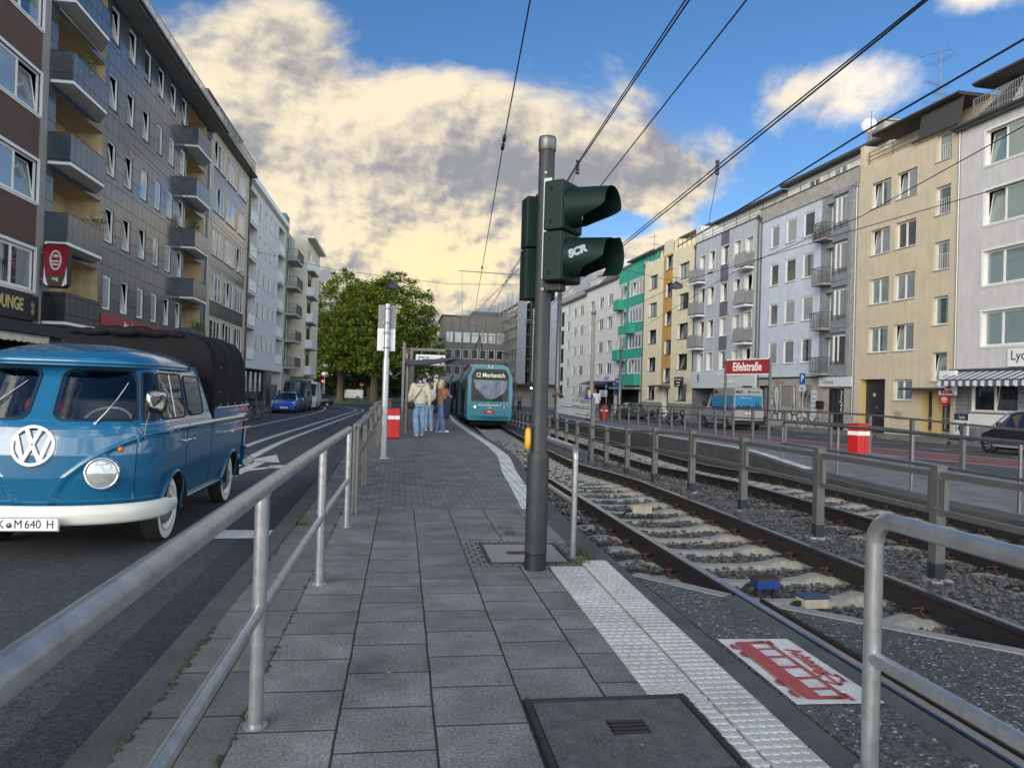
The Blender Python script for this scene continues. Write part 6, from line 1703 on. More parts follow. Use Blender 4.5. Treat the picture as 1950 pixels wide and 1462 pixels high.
for sg in (-1,1):
    for r0 in (.10,.05): m.tube([(sg*.07+r0*1.1*math.cos(a),-.556,.08+r0*math.sin(a)) for a in [2*PI*k/16 for k in range(17)]],.012,5)
m.box(-.14,-.556,-.09,.14,-.551,-.06); m.build('emblem', MATS['white'], ic)
x,y = rp(28.5, .0); ls = empty('shop_sign', (x,y,3.62), RR, 'white fascia board reading Lyca at the right edge above the awning', 'shop sign')
m = MB(); m.box(-1.75,-.10,-.38,3,-.01,.42); m.build('board', MATS['white_plastic'], ls)
text('lettering', 'Lyca', .62, MATS['black'], ls, frame((-1.58,-.11,.10),(1,0,0),(0,0,1)), .004, align='LEFT', sx=.95)
text('lettering', 'Mobile', .24, MATS['black'], ls, frame((-.75,-.11,-.26),(1,.0,.08),(0,0,1)), .004, align='LEFT')
x,y = rp(31.2, 1.6); ab_ = empty('menu_board', (x,y,RY+.12-.22), RR, 'standing board reading 140 in front of the kiosk', 'sign board')
m = MB(); m.box(-.42,-.03,.12,.42,.03,1.25); m.build('panel', MATS['paper'], ab_, bevel=.01)
m = MB(); m.box(-.42,-.036,.95,.42,-.031,1.25); m.build('header', MATS['cloth_navy'], ab_)
text('lettering', 'Lyca', .2, MATS['white'], ab_, frame((.05,-.037,1.10),(1,0,0),(0,0,1)), .002)
text('lettering', '140', .42, MATS['black'], ab_, frame((-.12,-.033,.55),(1,0,0),(0,0,1)), .002, sx=.8, bold=.01)
text('lettering', 'GB', .15, MATS['black'], ab_, frame((.28,-.033,.48),(1,0,0),(0,0,1)), .002)
m = MB(); m.lathe([(.002,-.034),(.06,-.034)],14,0,'y',(.25,0,.80)); m.box(-.38,-.034,.16,.3,-.032,.22); m.build('print', MATS['moss'], ab_)
m = MB(); m.box(-.5,-.25,0,.5,.25,.12); m.build('base', MATS['black_rubber'], ab_, bevel=.02)
x,y = rp(28.6,.02); po = empty('poster', (x,y,1.35), RR, 'pale blue poster on the tiled wall right of the kiosk window', 'poster')
m = MB(); m.box(-.35,-.02,-.45,.35,0,.45); m.build('sheet', MATS['paper'], po); m = MB()
for k in range(4): m.box(-.25+.02*k,-.024,.25-.16*k,.2-.05*k,-.021,.29-.16*k)
m.build('print', MATS['blue_sign'], po)

# R2 yellow house
UB = 41.2
R2 = right_b(UB, 'ochre yellow rendered house with paired white windows and a dark gate'); W = 7.85
ops = []; kinds = []
for z in (4.30,7.15,10.06,12.86):
    ops += [(1.1,z,2.75,z+1.5),(3.2,z,4.8,z+1.5)]; kinds += ['a','b']
for z in (2.6,5.52,8.39,11.28,14.11): ops.append((6.15,z,7.2,z+1.5)); kinds.append('c')
ops.append((3.3,1.55,4.78,2.72)); kinds.append('b')
ops.append((.45,-.4,2.65,2.76,.45,1)); kinds.append('gate'); ops.append((5.5,-.4,7.5,2.1,.55,1)); kinds.append('door')
link('wall', wall_mesh(W, 15.6, ops, ['r_yellow','yellow_jamb','window_white','black'], [(0,-1,7.85,.45,0)], .2, 0), R2)
for o,k in zip(ops,kinds):
    if k in 'ab': add_window(R2, *o[:4], .17, (.75,1) if k == 'a' else (.8,1), 'window_white', rw.choice(['pane','pane_net']), rw.choice([None,None,0]), 'sill')
    elif k == 'c': add_window(R2, *o[:4], .17, (1,), 'window_white', 'pane_net', 0 if o[1] < 3 else None, 'sill', 7 if o[1] > 7 else 0)
m = MB(); m.box(.5,.40,-.2,1.52,.44,2.74); m.box(1.54,.40,-.2,2.62,.44,2.74)
for zz in (.5,1.3,2.1):
    for a,b in ((.6,1.42),(1.64,2.52)): m.box(a,.385,zz-.3,b,.40,zz+.35)
gt = m.build('gate', MATS['door_dark'], R2)
m = MB(); m.box(1.46,.36,1.05,1.49,.40,1.2); m.build('gate_handle', MATS['galv'], gt); m = MB(); m.box(1.15,.378,1.75,1.38,.384,1.95); m.build('notice', MATS['gold'], gt)
m = MB(); m.box(5.95,.2,-.2,6.6,.52,2.1) if False else None
m.box(6.1,.15,-.2,6.5,.54,2.1); pier = m.build('door_pier', MATS['yellow_jamb'], R2)
for a,b in ((5.55,6.08),(6.52,7.45)): add_window(R2, a, .02, b, 2.05, .42, (1,), 'window_dark', 'pane_dark', None, None)
m = MB(); m.box(6.52,.36,.62,7.45,.42,.70); m.box(5.55,.36,.62,6.08,.42,.70); m.build('door_bar', MATS['galv'], R2)
m = MB(); m.box(4.75,-.8,2.12,7.8,0,2.24); m.build('porch_roof', MATS['gutter'], R2)
m = MB(); m.add([(-.0,.4,16.6),(W,.4,16.6),(W,2.4,17.9),(0,2.4,17.9)], [(0,1,2,3)])
m = MB(); m.box(.3,1.6,15.6,W,9,17.3); m.build('roof_storey', MATS['r_yellow'], R2)
m = MB(); m.box(1.3,-.15,17.1,W,9,17.28); m.tube([(1.3,-.2,17.22),(W,-.2,17.22)],.08,8); m.add([(4.9,-.1,15.65),(W,-.1,15.65),(W,.1,17.1),(4.9,.1,17.1)], [(0,1,2,3)]); m.tube([(4.6,-.2,15.66),(W,-.2,15.66)],.08,8); m.build('roof', MATS['roof_dark'], R2)
rail_line(R2, 'roof_railing', [(.7,.06),(4.8,.06)], 15.6, 16.35,'steel_dark',2.,3)
m = MB(); m.box(0,-.02,15.6,.35,2,16.9); m.build('party_wall', MATS['r_yellow'], R2)
downpipe(R2, W-.05, 2.3, 15.3, 'galv')
m = MB()
for k in range(6):
    a = k*.11; m.tube([(3.5+a+.09*math.cos(t),-.006,.72+.22*math.sin(t)+.04*math.sin(k*2)) for t in [2*PI*i/14 for i in range(15)]],.009,4)
m.tube([(3.4+.12*k,-.006,.5+.06*math.sin(k*2.3)) for k in range(9)],.007,4); m.build('graffiti', MATS['graffiti_brown'], R2)
x,y = rp(38.6,-3.2); an = empty('roof_antenna', (x,y,17.2), 0, 'tall television aerial with several yagi arms on the ochre house roof', 'antenna')
m = MB(); m.cyl((0,0,0),(0,0,5.0),.045,.03,8); m.build('mast', MATS['steel_dark'], an)
def yagi(z, a, L_, n, el_):
    m = MB(); d_ = Vector((math.cos(a),math.sin(a),0)); p_ = Vector((-d_.y,d_.x,0)); o = Vector((0,0,z))
    m.tube([o-d_*L_*.3,o+d_*L_*.7],.014,5)
    for k in range(n): c = o+d_*L_*(-.3+k/(n-1)); m.tube([c-p_*el_*(1-.03*k),c+p_*el_*(1-.03*k)],.008,4)
    m.build('aerial', MATS['steel_dark'], an)
yagi(4.8,2.2,1.6,3,.8); yagi(4.3,.3,.5,3,1.0); yagi(2.8,3.4,1.8,9,.35); yagi(2.3,.1,1.6,8,.4); yagi(1.9,2.7,1.2,7,.3); yagi(1.4,1.2,.5,5,.35)
# R3 light blue house, grey bay and brick
UB = 52.65
R3 = right_b(UB, 'light blue house with a grey balcony bay and a graffiti covered brick ground floor'); W = 11.4
ops = []
for z in (3.95,6.8,9.73,12.55):
    ops += [(1.42,z,2.5,z+1.62),(3.45,z,4.7,z+1.66),(5.6,z,6.85,z+1.68)]
nb = len(ops)
for z in (3.6,6.5,9.45,12.4): ops.append((9.15,z,10.55,z+2.0))
for z in (3.2,6.1,9.0,11.9): ops.append((8.15,z,8.95,z+2.3,.5,1))
ops += [(.3,-.5,1.9,2.4,.5,3),(3.2,.9,4.6,2.4,.1,2),(5.6,.9,7.0,2.4,.1,2),(8.9,-.5,10.4,2.2,.4,3)]
link('wall', wall_mesh(W, 14.75, ops, ['r_blue','bay_grey','brick_grey','black'], [(7.65,2.9,10.75,15,1),(0,-1,W,2.93,2),(10.75,2.9,W,15,2)], .12, 0), R3)
for o in ops[:nb]: add_window(R3, *o[:4], .05, (1,), 'window_white', rw.choice(['pane','pane','pane_light']), None, 'sill')
for o in ops[nb:nb+4]:
    f = add_window(R3, *o[:4], .05, (.45,1), 'window_white', rw.choice(['pane','pane_light']), None, 'sill'); rail_line(R3, 'sill_rail', [(o[0],-.12),(o[2],-.12)], o[1]-.05, o[1]+.32, 'fence_grey', .6, 2, .12)
for o in ops[nb+4:nb+8]:
    add_window(R3, *o[:4], .40, (1,), 'window_white', 'pane_dark', None, None)
    balcony(R3, 7.75, 9.0, o[1]-.02, o[1]+1.0, .75, 'bars', 'fence_grey', 'concrete', th=.14)
for o in ops[nb+9:nb+11]:
    m = MB(); 
    for k in range(16): m.box(o[0],.06,o[1]+k*.094,o[2],.085,o[1]+k*.094+.085)
    m.build('roller_shutter', MATS['concrete'], R3)
add_window(R3, .3,0,1.9,2.4,.3,(1,1),'window_dark','pane_dark',None,None); add_window(R3, 8.9,0,10.4,2.2,.25,(1,1,1),'window_dark','pane_dark',None,None)
for k in range(4):
    z = (2.95,5.75,8.65,11.55)[k]; m = MB(); m.box(9.0,-.14,z,10.75,-.002,z+.75); m.build('bay_panel', MATS['bay_grey'], R3)
m = MB(); m.box(9.0,-.14,14.5,10.75,-.002,14.8); m.box(10.6,-.16,2.9,10.78,-.003,14.8); m.build('bay_frame', MATS['bay_grey'], R3)
m = MB(); m.box(-.05,-.10,14.75,W,.25,15.75); m.build('parapet', MATS['brick_grey'], R3)
m = MB(); m.box(-.05,-.14,15.75,W,.3,15.83); m.box(-.05,-.06,2.9,7.7,-.002,3.02); m.build('coping', MATS['gutter'], R3)
rail_line(R3, 'roof_railing', [(0,.1),(W,.1)], 15.8,16.35,'steel_dark',1.6,1)
m = MB(); m.box(.2,2.0,15.7,W,9,17.6); m.build('roof_storey', MATS['white_render'], R3)
for x in (3,6,9): add_window(R3, x,16.0,x+1.5,17.3,1.93,(1,1),'window_white','pane',None,None)
m = MB(); m.box(0,1.4,17.6,W+.1,9,17.8); m.build('roof', MATS['roof_dark'], R3)
m = MB(); m.box(7.9,3,17.7,9.5,4.2,19.6); m.box(7.8,2.9,19.6,9.6,4.3,19.75); m.build('chimney', MATS['brick_grey'], R3)
downpipe(R3, .12, .0, 14.9, 'gutter'); downpipe(R3, W-.12, .5, 14.6, 'galv')
x,y = rp(43.0,-2.0); sd_ = empty('satellite_dish', (x,y,17.8), RR, 'white satellite dish beside the chimney of the light blue house', 'satellite dish')
m = MB(); m.cyl((0,0,0),(0,0,2.2),.03,.03,8); m.build('mast', MATS['steel_dark'], sd_); m = MB(); m.lathe([(.002,0),(.25,.03),(.45,.12)],20,0,'x'); m.xf(Matrix.Translation((-.1,-.1,1.4)) @ Matrix.Rotation(2.4,4,'Z')); m.build('dish', MATS['cloth_white'], sd_)
# graffiti on the brick: two tall white figures and a row of bubble shapes
m = MB(); k_ = MB()
def blob(pts):
    m.add([(x,-.004,z) for x,z in pts], [tuple(range(len(pts)))]); k_.tube([(x,-.006,z) for x,z in pts+pts[:1]],.028,5)
def ell(cx,cz,rx,rz,n=18): return [(cx+rx*math.cos(2*PI*i/n),cz+rz*math.sin(2*PI*i/n)) for i in range(n)]
blob([(2.45,.35),(3.0,.35),(2.95,.9),(3.05,1.5),(3.0,2.1),(2.8,2.4),(2.5,2.35),(2.35,2.0),(2.4,1.5),(2.55,.9)]); blob([(4.6,.35),(5.3,.35),(5.1,.9),(5.15,1.6),(5.1,2.25),(4.95,2.45),(4.8,2.25),(4.82,1.5),(4.85,.9)])
for i in range(6): blob(ell(2.6+.62*i,.18+.05*(i%2),.36,.30))
blob(ell(2.1,1.2,.25,.28)); blob(ell(6.3,.35,.4,.26)); blob(ell(7.1,.3,.36,.3))
for x,z in ((2.6,.6),(4.9,.6),(3.6,.3),(2.7,1.4)): k_.tube([(x,-.007,z),(x+.02,-.007,z+.5)],.016,5)
for i in range(7): a = i*.15; k_.tube([(5.8+a,-.006,1.5+.3*math.sin(i*2.)),(5.9+a,-.006,1.9+.25*math.cos(i*1.7)),(5.75+a,-.006,1.7)],.02,5)
m.build('graffiti_white', MATS['graffiti_white'], R3); k_.build('graffiti_outline', MATS['graffiti_black'], R3)
m = MB()
for i in range(5): m.tube([(2.3+.3*i,-.008,2.45),(2.4+.3*i,-.008,2.75),(2.5+.3*i,-.008,2.5)],.02,5)
m.build('graffiti_red', MATS['graffiti_red'], R3)
m = MB()
for i in range(6): m.tube([(10.2+.1*(i%3),-.16,.6+.25*i),(10.45,-.165,.8+.25*i),(10.3,-.16,.95+.22*i)],.02,5)
m.build('graffiti_tag', MATS['graffiti_white'], R3)
x,y = rp(52.65-9.0,.12); us = empty('shop_sign', (x,y,2.62), RR, 'pale board reading Unisexa over the barred door of the light blue house', 'shop sign')
m = MB(); m.box(-.9,-.12,-.3,2.4,-.01,.3); m.build('board', MATS['paper'], us)
text('lettering', 'Unisexa', .34, MATS['steel_dark'], us, frame((.1,-.13,0),(1,0,0),(0,0,1)), .003)
x,y = rp(52.65-7.3,.02); po = empty('poster', (x,y,1.2), RR, 'narrow white notice on the brick ground floor right of the graffiti', 'poster')
m = MB(); m.box(-.3,-.02,-.9,.3,0,.9); m.build('sheet', MATS['paper'], po); m = MB()
for k in range(5): m.box(-.2,-.024,.6-.3*k,.2,-.021,.65-.3*k)
m.build('print', MATS['blue_sign'], po)
x,y = rp(52.65-8.2,.1); mb_ = empty('mailbox', (x,y,1.15), RR, 'black mailbox left of the barred door', 'mailbox')
m = MB(); m.box(-.3,-.2,-.25,.3,0,.25); m.build('box', MATS['black'], mb_, bevel=.02); m = MB(); m.box(-.2,-.21,.0,.2,-.2,.05); m.build('slot', MATS['red_sign'], mb_)
x,y = rp(44.4,.5); potted((x,y,11.9), 'bushy plant on the top railed balcony of the light blue house', .5,1.0,260,seed=11)
x,y = rp(44.75,.62); potted((x,y,11.9), 'trailing plant hanging over the top railed balcony of the light blue house', .4,.3,200,seed=12)
# R4 blue grey house with number 9
UB = 64.2
R4 = right_b(UB, 'blue grey house with a dark vertical stripe and the number nine on its fascia'); W = 11.55
ops = []; 
for z in (3.75,6.6,9.5,12.62):
    for a,b in ((2.75,3.9),(5.1,6.25),(7.35,8.45)): ops.append((a,z,b,z+1.55))
nb = len(ops)
for z in (2.9,5.75,8.7,11.65): ops += [(.95,z,2.1,z+2.4),(9.2,z,10.35,z+2.45)]
ops += [(.2,-1.0,4.4,2.2,3.0,1),(4.7,.3,9.5,2.1,.15,2)]
link('wall', wall_mesh(W, 15.35, ops, ['r_bluegrey','r_strip','window_white','black'], [(4.95,3.2,6.4,16,1),(0,-1,W,2.25,1)], .3, 2), R4)
for o in ops[:-2]:
    f = add_window(R4, *o, .24, (1,), 'window_white', rw.choice(['pane','pane_light','pane_dark']), rw.choice([None,None,0]), 'window_white')
    m = MB(); w_,h_ = o[2]-o[0],o[3]-o[1]
    for p in ((-.07,-.02,0,h_+.07),(w_,-.02,w_+.07,h_+.07),(0,h_,w_,h_+.07)): m.box(p[0],-.26,p[1],p[2],-.225,p[3])
    m.build('surround', MATS['window_white'], f)
add_window(R4, *ops[-1][:4], .1, (2,1,1), 'window_white', 'pane_dark', None, None)
for z in (5.75,8.7,11.65):
    for a,b in ((.25,2.15),(8.85,10.6)): balcony(R4, a, b, z, z+1.15, .75, 'bars_panel', 'fence_grey', 'white_plastic', th=.14, rail_m='galv')
rail_line(R4, 'sill_rail', [(.95,-.12),(2.1,-.12)], 2.95,3.4,'galv',.6,2,.15)
m = MB(); m.box(0,-.05,15.35,W,.2,15.45); m.build('coping', MATS['gutter'], R4)
rail_line(R4, 'roof_railing', [(1.0,.1),(W,.1)], 15.4,16.3,'fence_grey',1.8,3)
m = MB(); m.box(0,-.02,15.4,1.0,3,16.9); m.box(0,2.2,15.4,W,9,17.4); m.build('roof_storey', MATS['r_pale'], R4); m = MB(); m.box(0,1.6,17.4,W,9,17.55); m.build('roof', MATS['roof_dark'], R4)
downpipe(R4, W-.35, 2.2, 15.2, 'gutter'); downpipe(R4, .05, 2.2, 15.0, 'gutter')
x,y = rp(UB,.0); fs_ = empty('fascia_sign', (x,y,2.95), RR, 'broad white fascia with a dark 9 and HOME LIFE OBJECTS lettering', 'shop sign')
m = MB(); m.box(.05,-.22,-.75,W-.05,-.01,.72); m.build('board', MATS['paper'], fs_)
text('lettering', '9', 1.15, MATS['black'], fs_, frame((1.65,-.235,.0),(1,0,0),(0,0,1)), .006, sx=.8)
text('lettering', 'HOME LIFE OBJECTS', .46, MATS['white'], fs_, frame((7.3,-.24,.38),(1,0,0),(0,0,1)), .02, sx=1.02)
text('lettering', '- Immobilien -', .42, MATS['white'], fs_, frame((7.3,-.24,-.25),(1,0,0),(0,0,1)), .02)
text('lettering_shadow', 'HOME LIFE OBJECTS', .46, MATS['steel_dark'], fs_, frame((7.33,-.226,.36),(1,0,0),(0,0,1)), .004, sx=1.02)  # dark offset copies paint the shadow cast by the white letters
text('lettering_shadow', '- Immobilien -', .42, MATS['steel_dark'], fs_, frame((7.33,-.226,-.27),(1,0,0),(0,0,1)), .004)
x,y = rp(UB+.3,.0); hs_ = empty('projecting_sign', (x,y,2.75), RR, 'black projecting sign with white HOME LIFE OBJECTS lettering between the cream and blue grey houses', 'sign')
m = MB(); m.box(-1.5,-1.0,-.45,.3,-.86,.45); m.build('box', MATS['black'], hs_, bevel=.015)
for t_,z,s in (('HOME LIFE OBJECTS',.22,.19),('-Immobilien-',-.05,.2),('www.hlobjects.de',-.3,.14)): text('lettering', t_, s, MATS['white'], hs_, frame((-.6,-1.005,z),(1,0,0),(0,0,1)), .003, sx=.85, bold=.004)
m = MB(); m.bar((-.6,-.86,.3),(-.6,0,.3),.04,.04); m.build('bracket', MATS['galv'], hs_)
# R5 cream and orange
UB = 77.0
R5 = right_b(UB, 'cream house with an orange middle bay and dark framed windows'); W = 12.8
ops = []
for z in (1.0,3.95,6.85,9.7,12.6): ops += [(1.6,z,3.75,z+1.45),(9.2,z,11.5,z+1.5)]
for z in (2.75,5.55,8.4,11.25,14.0): ops.append((6.0,z,7.65,z+1.42))
ops.append((5.8,-.9,7.3,2.1,.7,3))
link('wall', wall_mesh(W, 15.6, ops, ['r_cream','r_orange','r_plinth','window_white'], [(5.35,2.4,7.65,16,1),(0,-1,W,.75,2)], .3, 3), R5)
for o in ops[:-1]: add_window(R5, *o[:4], .22, rw.choice([(1,1),(.6,1)]), 'window_dark', 'pane', rw.choice([None,None,0]), 'gutter')
add_window(R5, 5.8,0,7.3,2.1,.5,(1,.5),'window_dark','pane_dark',None,None)
m = MB(); m.box(5.0,-.9,2.3,7.9,0,2.48); m.build('porch_roof', MATS['steel_dark'], R5)
rail_line(R5, 'roof_railing', [(.5,.0),(5.2,.0)], 15.6,16.6,'iron_rust',1.0,1); rail_line(R5, 'roof_railing', [(7.8,.0),(W,.0)], 15.6,16.6,'iron_rust',1.0,1)
m = MB(); m.box(5.35,0,15.6,7.65,4,17.0); m.box(0,1.8,15.6,W,9,17.3); m.build('roof_storey', MATS['r_cream'], R5); m = MB(); m.box(0,1.3,17.3,W,9,17.5); m.build('roof', MATS['gutter'], R5)
downpipe(R5, .1, 0, 15.3, 'gutter')
# R6 green
UB = 85.3
R6 = right_b(UB, 'narrow grey house with bright green bands and window boxes'); W = 8.3
ops = []
for z in (3.85,6.65,9.55,12.6): ops += [(.3,z,2.7,z+1.5),(3.7,z,7.6,z+1.5)]
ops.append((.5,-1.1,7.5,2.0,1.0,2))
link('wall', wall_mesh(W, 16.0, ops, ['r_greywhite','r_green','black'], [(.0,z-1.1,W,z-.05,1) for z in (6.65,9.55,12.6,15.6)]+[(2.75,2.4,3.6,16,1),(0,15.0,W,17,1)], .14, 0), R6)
for o in ops[:-1]: add_window(R6, *o[:4], .06, (1,1) if o[0] < 1 else (1,1,1,1), 'window_white', rw.choice(['pane','pane_light']), rw.choice([None,1]), 'window_white')
for i,z in enumerate((2.45,5.4,8.3,11.3)):
    a = 4.0 if i%2 == 0 else .2
    m = MB(); m.box(a if i else 3.0,-.75,z,(a+1.9) if i else 7.9,0,z+1.25); m.build('window_box', MATS['r_green'], R6, bevel=.03)
m = MB(); m.box(-.1,-.9,2.05,W+.1,0,2.25); m.build('canopy', MATS['concrete'], R6); m = MB(); m.box(0,1.5,16,W,8,17.2); m.build('roof_storey', MATS['r_green'], R6); m = MB(); m.box(0,.9,17.2,W,8,17.4); m.build('roof', MATS['gutter'], R6)
x,y = rp(82.0,-3.0); an = empty('roof_antenna', (x,y,17.3), 0, 'slim television aerial on the green house roof', 'antenna'); m = MB(); m.cyl((0,0,0),(0,0,3),.04,.03,6); m.build('mast', MATS['steel_dark'], an); yagi(2.6,2.,1.2,5,.4); yagi(1.7,.3,1.2,6,.4)
# R7, R8
UB = 98.6
R7 = right_b(UB, 'pale grey white house with paired windows left of the green one'); W = 13.2
ops = []
for z in (3.9,6.65,9.6,12.4): ops += [(1.9,z,3.6,z+1.35),(5.7,z,7.5,z+1.4),(9.3,z,11.1,z+1.4)]
ops.append((3.5,-1.2,12.5,2.3,1.2,2))
link('wall', wall_mesh(W, 15.4, ops, ['r_pale','r_plinth','black'], [], .16, 0), R7)
for o in ops[:-1]: add_window(R7, *o[:4], .09, (1,1), 'window_white', rw.choice(['pane','pane_dark']), rw.choice([None,0,1]), 'sill')
m = MB(); m.box(-.2,-.4,15.35,W,9,15.6); m.add([(0,.8,15.6),(W,.8,15.6),(W,3,18),(0,3,18)], [(0,1,2,3)]); m.add([(0,3,18),(W,3,18),(W,9,18),(0,9,18)], [(0,1,2,3)]); m.add([(0,.8,15.6),(0,3,18),(0,9,18),(0,9,15.6)], [(0,1,2,3)]); m.build('roof', MATS['gutter'], R7)
rail_line(R7, 'roof_railing', [(0,-.2),(W,-.2)], 15.6,16.5,'galv',1.5,2,.3)
m = MB(); m.box(1,4,17.5,3.4,6,19.6); m.build('chimney', MATS['r_pale'], R7); m = MB(); m.box(7,4,17.5,9,6,19.0); m.build('chimney', MATS['r_pale'], R7)
UB = 112.0
R8 = right_b(UB, 'pale green white house with a stair window strip, farthest in the row'); W = 13.4
ops = []
for z in (1.15,3.9,6.75,9.55,12.35): ops += [(6.9,z,8.5,z+1.35),(10.1,z,12.1,z+1.4)]
for z in (2.2,5,7.8,10.6,13): ops.append((3.4,z,5.2,z+1.5))
for z in (.4,3.2,6,8.8,11.6): ops.append((.2,z,1.7,z+2.2,1.2,2))
link('wall', wall_mesh(W, 14.9, ops, ['r_palegreen','r_pale','black'], [], .16, 0), R8)
for o in ops[:15]: add_window(R8, *o[:4], .09, (1,1), 'window_white', rw.choice(['pane','pane_dark']), None, 'sill')
m = MB(); m.box(-.2,-.4,14.85,W,9,15.1); m.add([(0,1.2,15.1),(W,1.2,15.1),(W,3,16.8),(0,3,16.8)], [(0,1,2,3)]); m.box(0,3,15,W,9,16.8); m.build('roof', MATS['gutter'], R8); rail_line(R8, 'roof_railing', [(0,-.2),(W,-.2)], 15.1,15.8,'gutter',1.5,1,.4)
m = MB(); m.box(2,4,16.5,4.5,6,18.6); m.build('chimney', MATS['r_pale'], R8); m = MB(); m.box(8,4,16.5,9.5,6,18.4); m.build('chimney', MATS['r_pale'], R8)
# shop boards of R7
def board(u, z, w_, h_, mt, txts, label, tm='white', cat='shop sign', off=.05):
    x,y = rp(u,off); b = empty('shop_sign', (x,y,z), RR, label, cat); m = MB(); m.box(-w_/2,-.12,-h_/2,w_/2,-.01,h_/2); m.build('board', MATS[mt], b)
    for t_,s,dz_ in txts: text('lettering', t_, s, MATS[tm], b, frame((0,-.13,dz_),(1,0,0),(0,0,1)), .004, bold=.006)
    return b
board(88.6,3.15,5.2,1.1,'cloth_white',[('BEI MEI',.6,.18),('Imbiss & Getränke',.3,-.32)],'white board with blue lettering above the dark shop awning','blue_sign')
board(91.5,1.75,2.6,.8,'red',[('Tabak Shop',.34,.12),('Kiosk',.3,-.22)],'red shop board reading Tabak Shop under the dark awning',off=1.2)
board(87.3,1.5,2.8,.8,'cloth_white',[('BAR',.34,.15),('KARAOKE',.3,-.2)],'pale board with blue BAR KARAOKE lettering beside a trolley pole','blue_sign',off=.9)
board(84.2,2.35,2.2,1.9,'blue_sign',[('MARKT',.42,.6)],'square blue board on the green house','paper')
x,y = rp(98.0,0); aw = empty('awning', (x,y,2.5), RR, 'dark tiled shop awning with a pale lower edge below the far white houses', 'awning')
m = MB(); m.add([(1,0,.6),(12.5,0,.6),(12.5,-1.4,.1),(1,-1.4,.1)], [(0,1,2,3)]); m.box(1,-1.4,-.05,12.5,0,.0); m.build('cloth', MATS['slate_dark'], aw); m = MB(); m.box(-2,-2.2,-.15,8,-1.38,-.05); m.build('front_bar', MATS['cloth_white'], aw)
# parking signs
def psign(u, off, z, label, zz=2.7):
    x,y = rp(u,off); s_ = empty('parking_sign', (x,y,RY+.12+dr(y)), RR, label, 'sign'); m = MB(); zz = zz-dr(y)+.04; m.cyl((0,0,0),(0,0,zz+.35),.035,.035,8); m.build('pole', MATS['galv'], s_)
    m = MB(); m.box(-.32,-.06,zz-.35,.32,-.04,zz+.32); m.build('plate', MATS['blue_sign'], s_, bevel=.015); text('lettering', 'P', .55, MATS['white'], s_, frame((0,-.064,zz-.01),(1,0,0),(0,0,1)), .002, bold=.015)
    m = MB(); m.box(-.32,-.06,zz-.80,.32,-.04,zz-.42); m.build('extra_plate', MATS['paper'], s_); m = MB(); m.box(-.2,-.064,zz-.7,.2,-.061,zz-.66); m.box(-.2,-.064,zz-.6,.1,-.061,zz-.56); m.build('print', MATS['black'], s_)
psign(42.6,2.6,0,'blue P parking sign with small plate in front of the light blue house',2.75); psign(80.5,2.8,0,'blue P parking sign in front of the green house',2.2)

# --- far end ---------------------------------------------------------------
render('r_brown', (.17,.16,.15)); render('far_yellow', (.5,.42,.3))
mat('office_pane', (.02,.025,.027), .12, spec=.25, var=.3)
O_ = empty('office_building', (7.3,140,0), 0, 'brown grey office block with rows of white windows at the end of the street', 'building'); W = 40
ops = []; fz = [.8,4.0,7.1,10.0]
for z in (1.0,4.25,7.35,10.5):
    x = .7
    while x < W-2: ops.append((x,z,x+1.25,z+(1.8 if z < 10 else 1.9))); x += 1.62
link('wall', wall_mesh(W, 15.4, ops, ['r_brown','window_white'], [], .25, 1, D=14), O_)
for i,o in enumerate(ops): add_window(O_, *o[:4], .06, (1,), 'window_white', 'pane_light' if o[1] > 10 and rw.random() < .7 else 'office_pane', None, None)  # paler panes in the top row stand in for reflected sky
m = MB(); m.box(-.3,-.3,15.4,W+.3,14,15.6); m.box(6,4,15.6,W,12,16.9); m.build('roof', MATS['gutter'], O_)
m = MB()
for k in range(26): m.box(k*1.62,-.06,12.6,k*1.62+.05,0,15.35)
m.build('panel_joint', MATS['gutter'], O_)
# scaffolded house across the side street
UB = 150.
S_ = right_b(UB, 'grey house behind scaffolding across the side street', 3.0, 'house_under_renovation'); W = 31
ops = []
for z in (4,6.9,9.8,12.7): ops += [(x,z,x+1.4,z+1.6) for x in (2,5,8,11,14,17,20,23,26)]
link('wall', wall_mesh(W, 16.5, ops, ['concrete','r_plinth'], [], .2, 0), S_)
for o in ops: add_window(S_, *o[:4], .1, (1,), 'window_dark', 'pane_dark', None, None)
x,y = rp(UB,3.0); sf = empty('scaffolding', (x,y,0), RR, 'steel tube scaffolding with decks and grey netting on the far house', 'scaffold')
m = MB(); dk = MB()
for i in range(21):
    x = i*1.55
    for yy in (-.35,-1.35): m.cyl((x,yy,2.6),(x,yy,17.8+(i%3)*.5),.035,.035,5)
    for k in range(8): m.bar((x,-.35,2.8+2*k),(x,-1.35,2.8+2*k),.05,.05)
for k in range(8):
    z = 2.8+2*k
    for yy in (-.35,-1.35): m.bar((0,yy,z+.95),(W,yy,z+.95),.05,.05); m.bar((0,yy,z+.5),(W,yy,z+.5),.04,.04)
    dk.box(0,-1.35,z-.06,W,-.35,z)
    for i in range(0,20,3): m.bar((i*1.55,-1.36,z),((i+1)*1.55,-1.36,z+2),.045,.045)
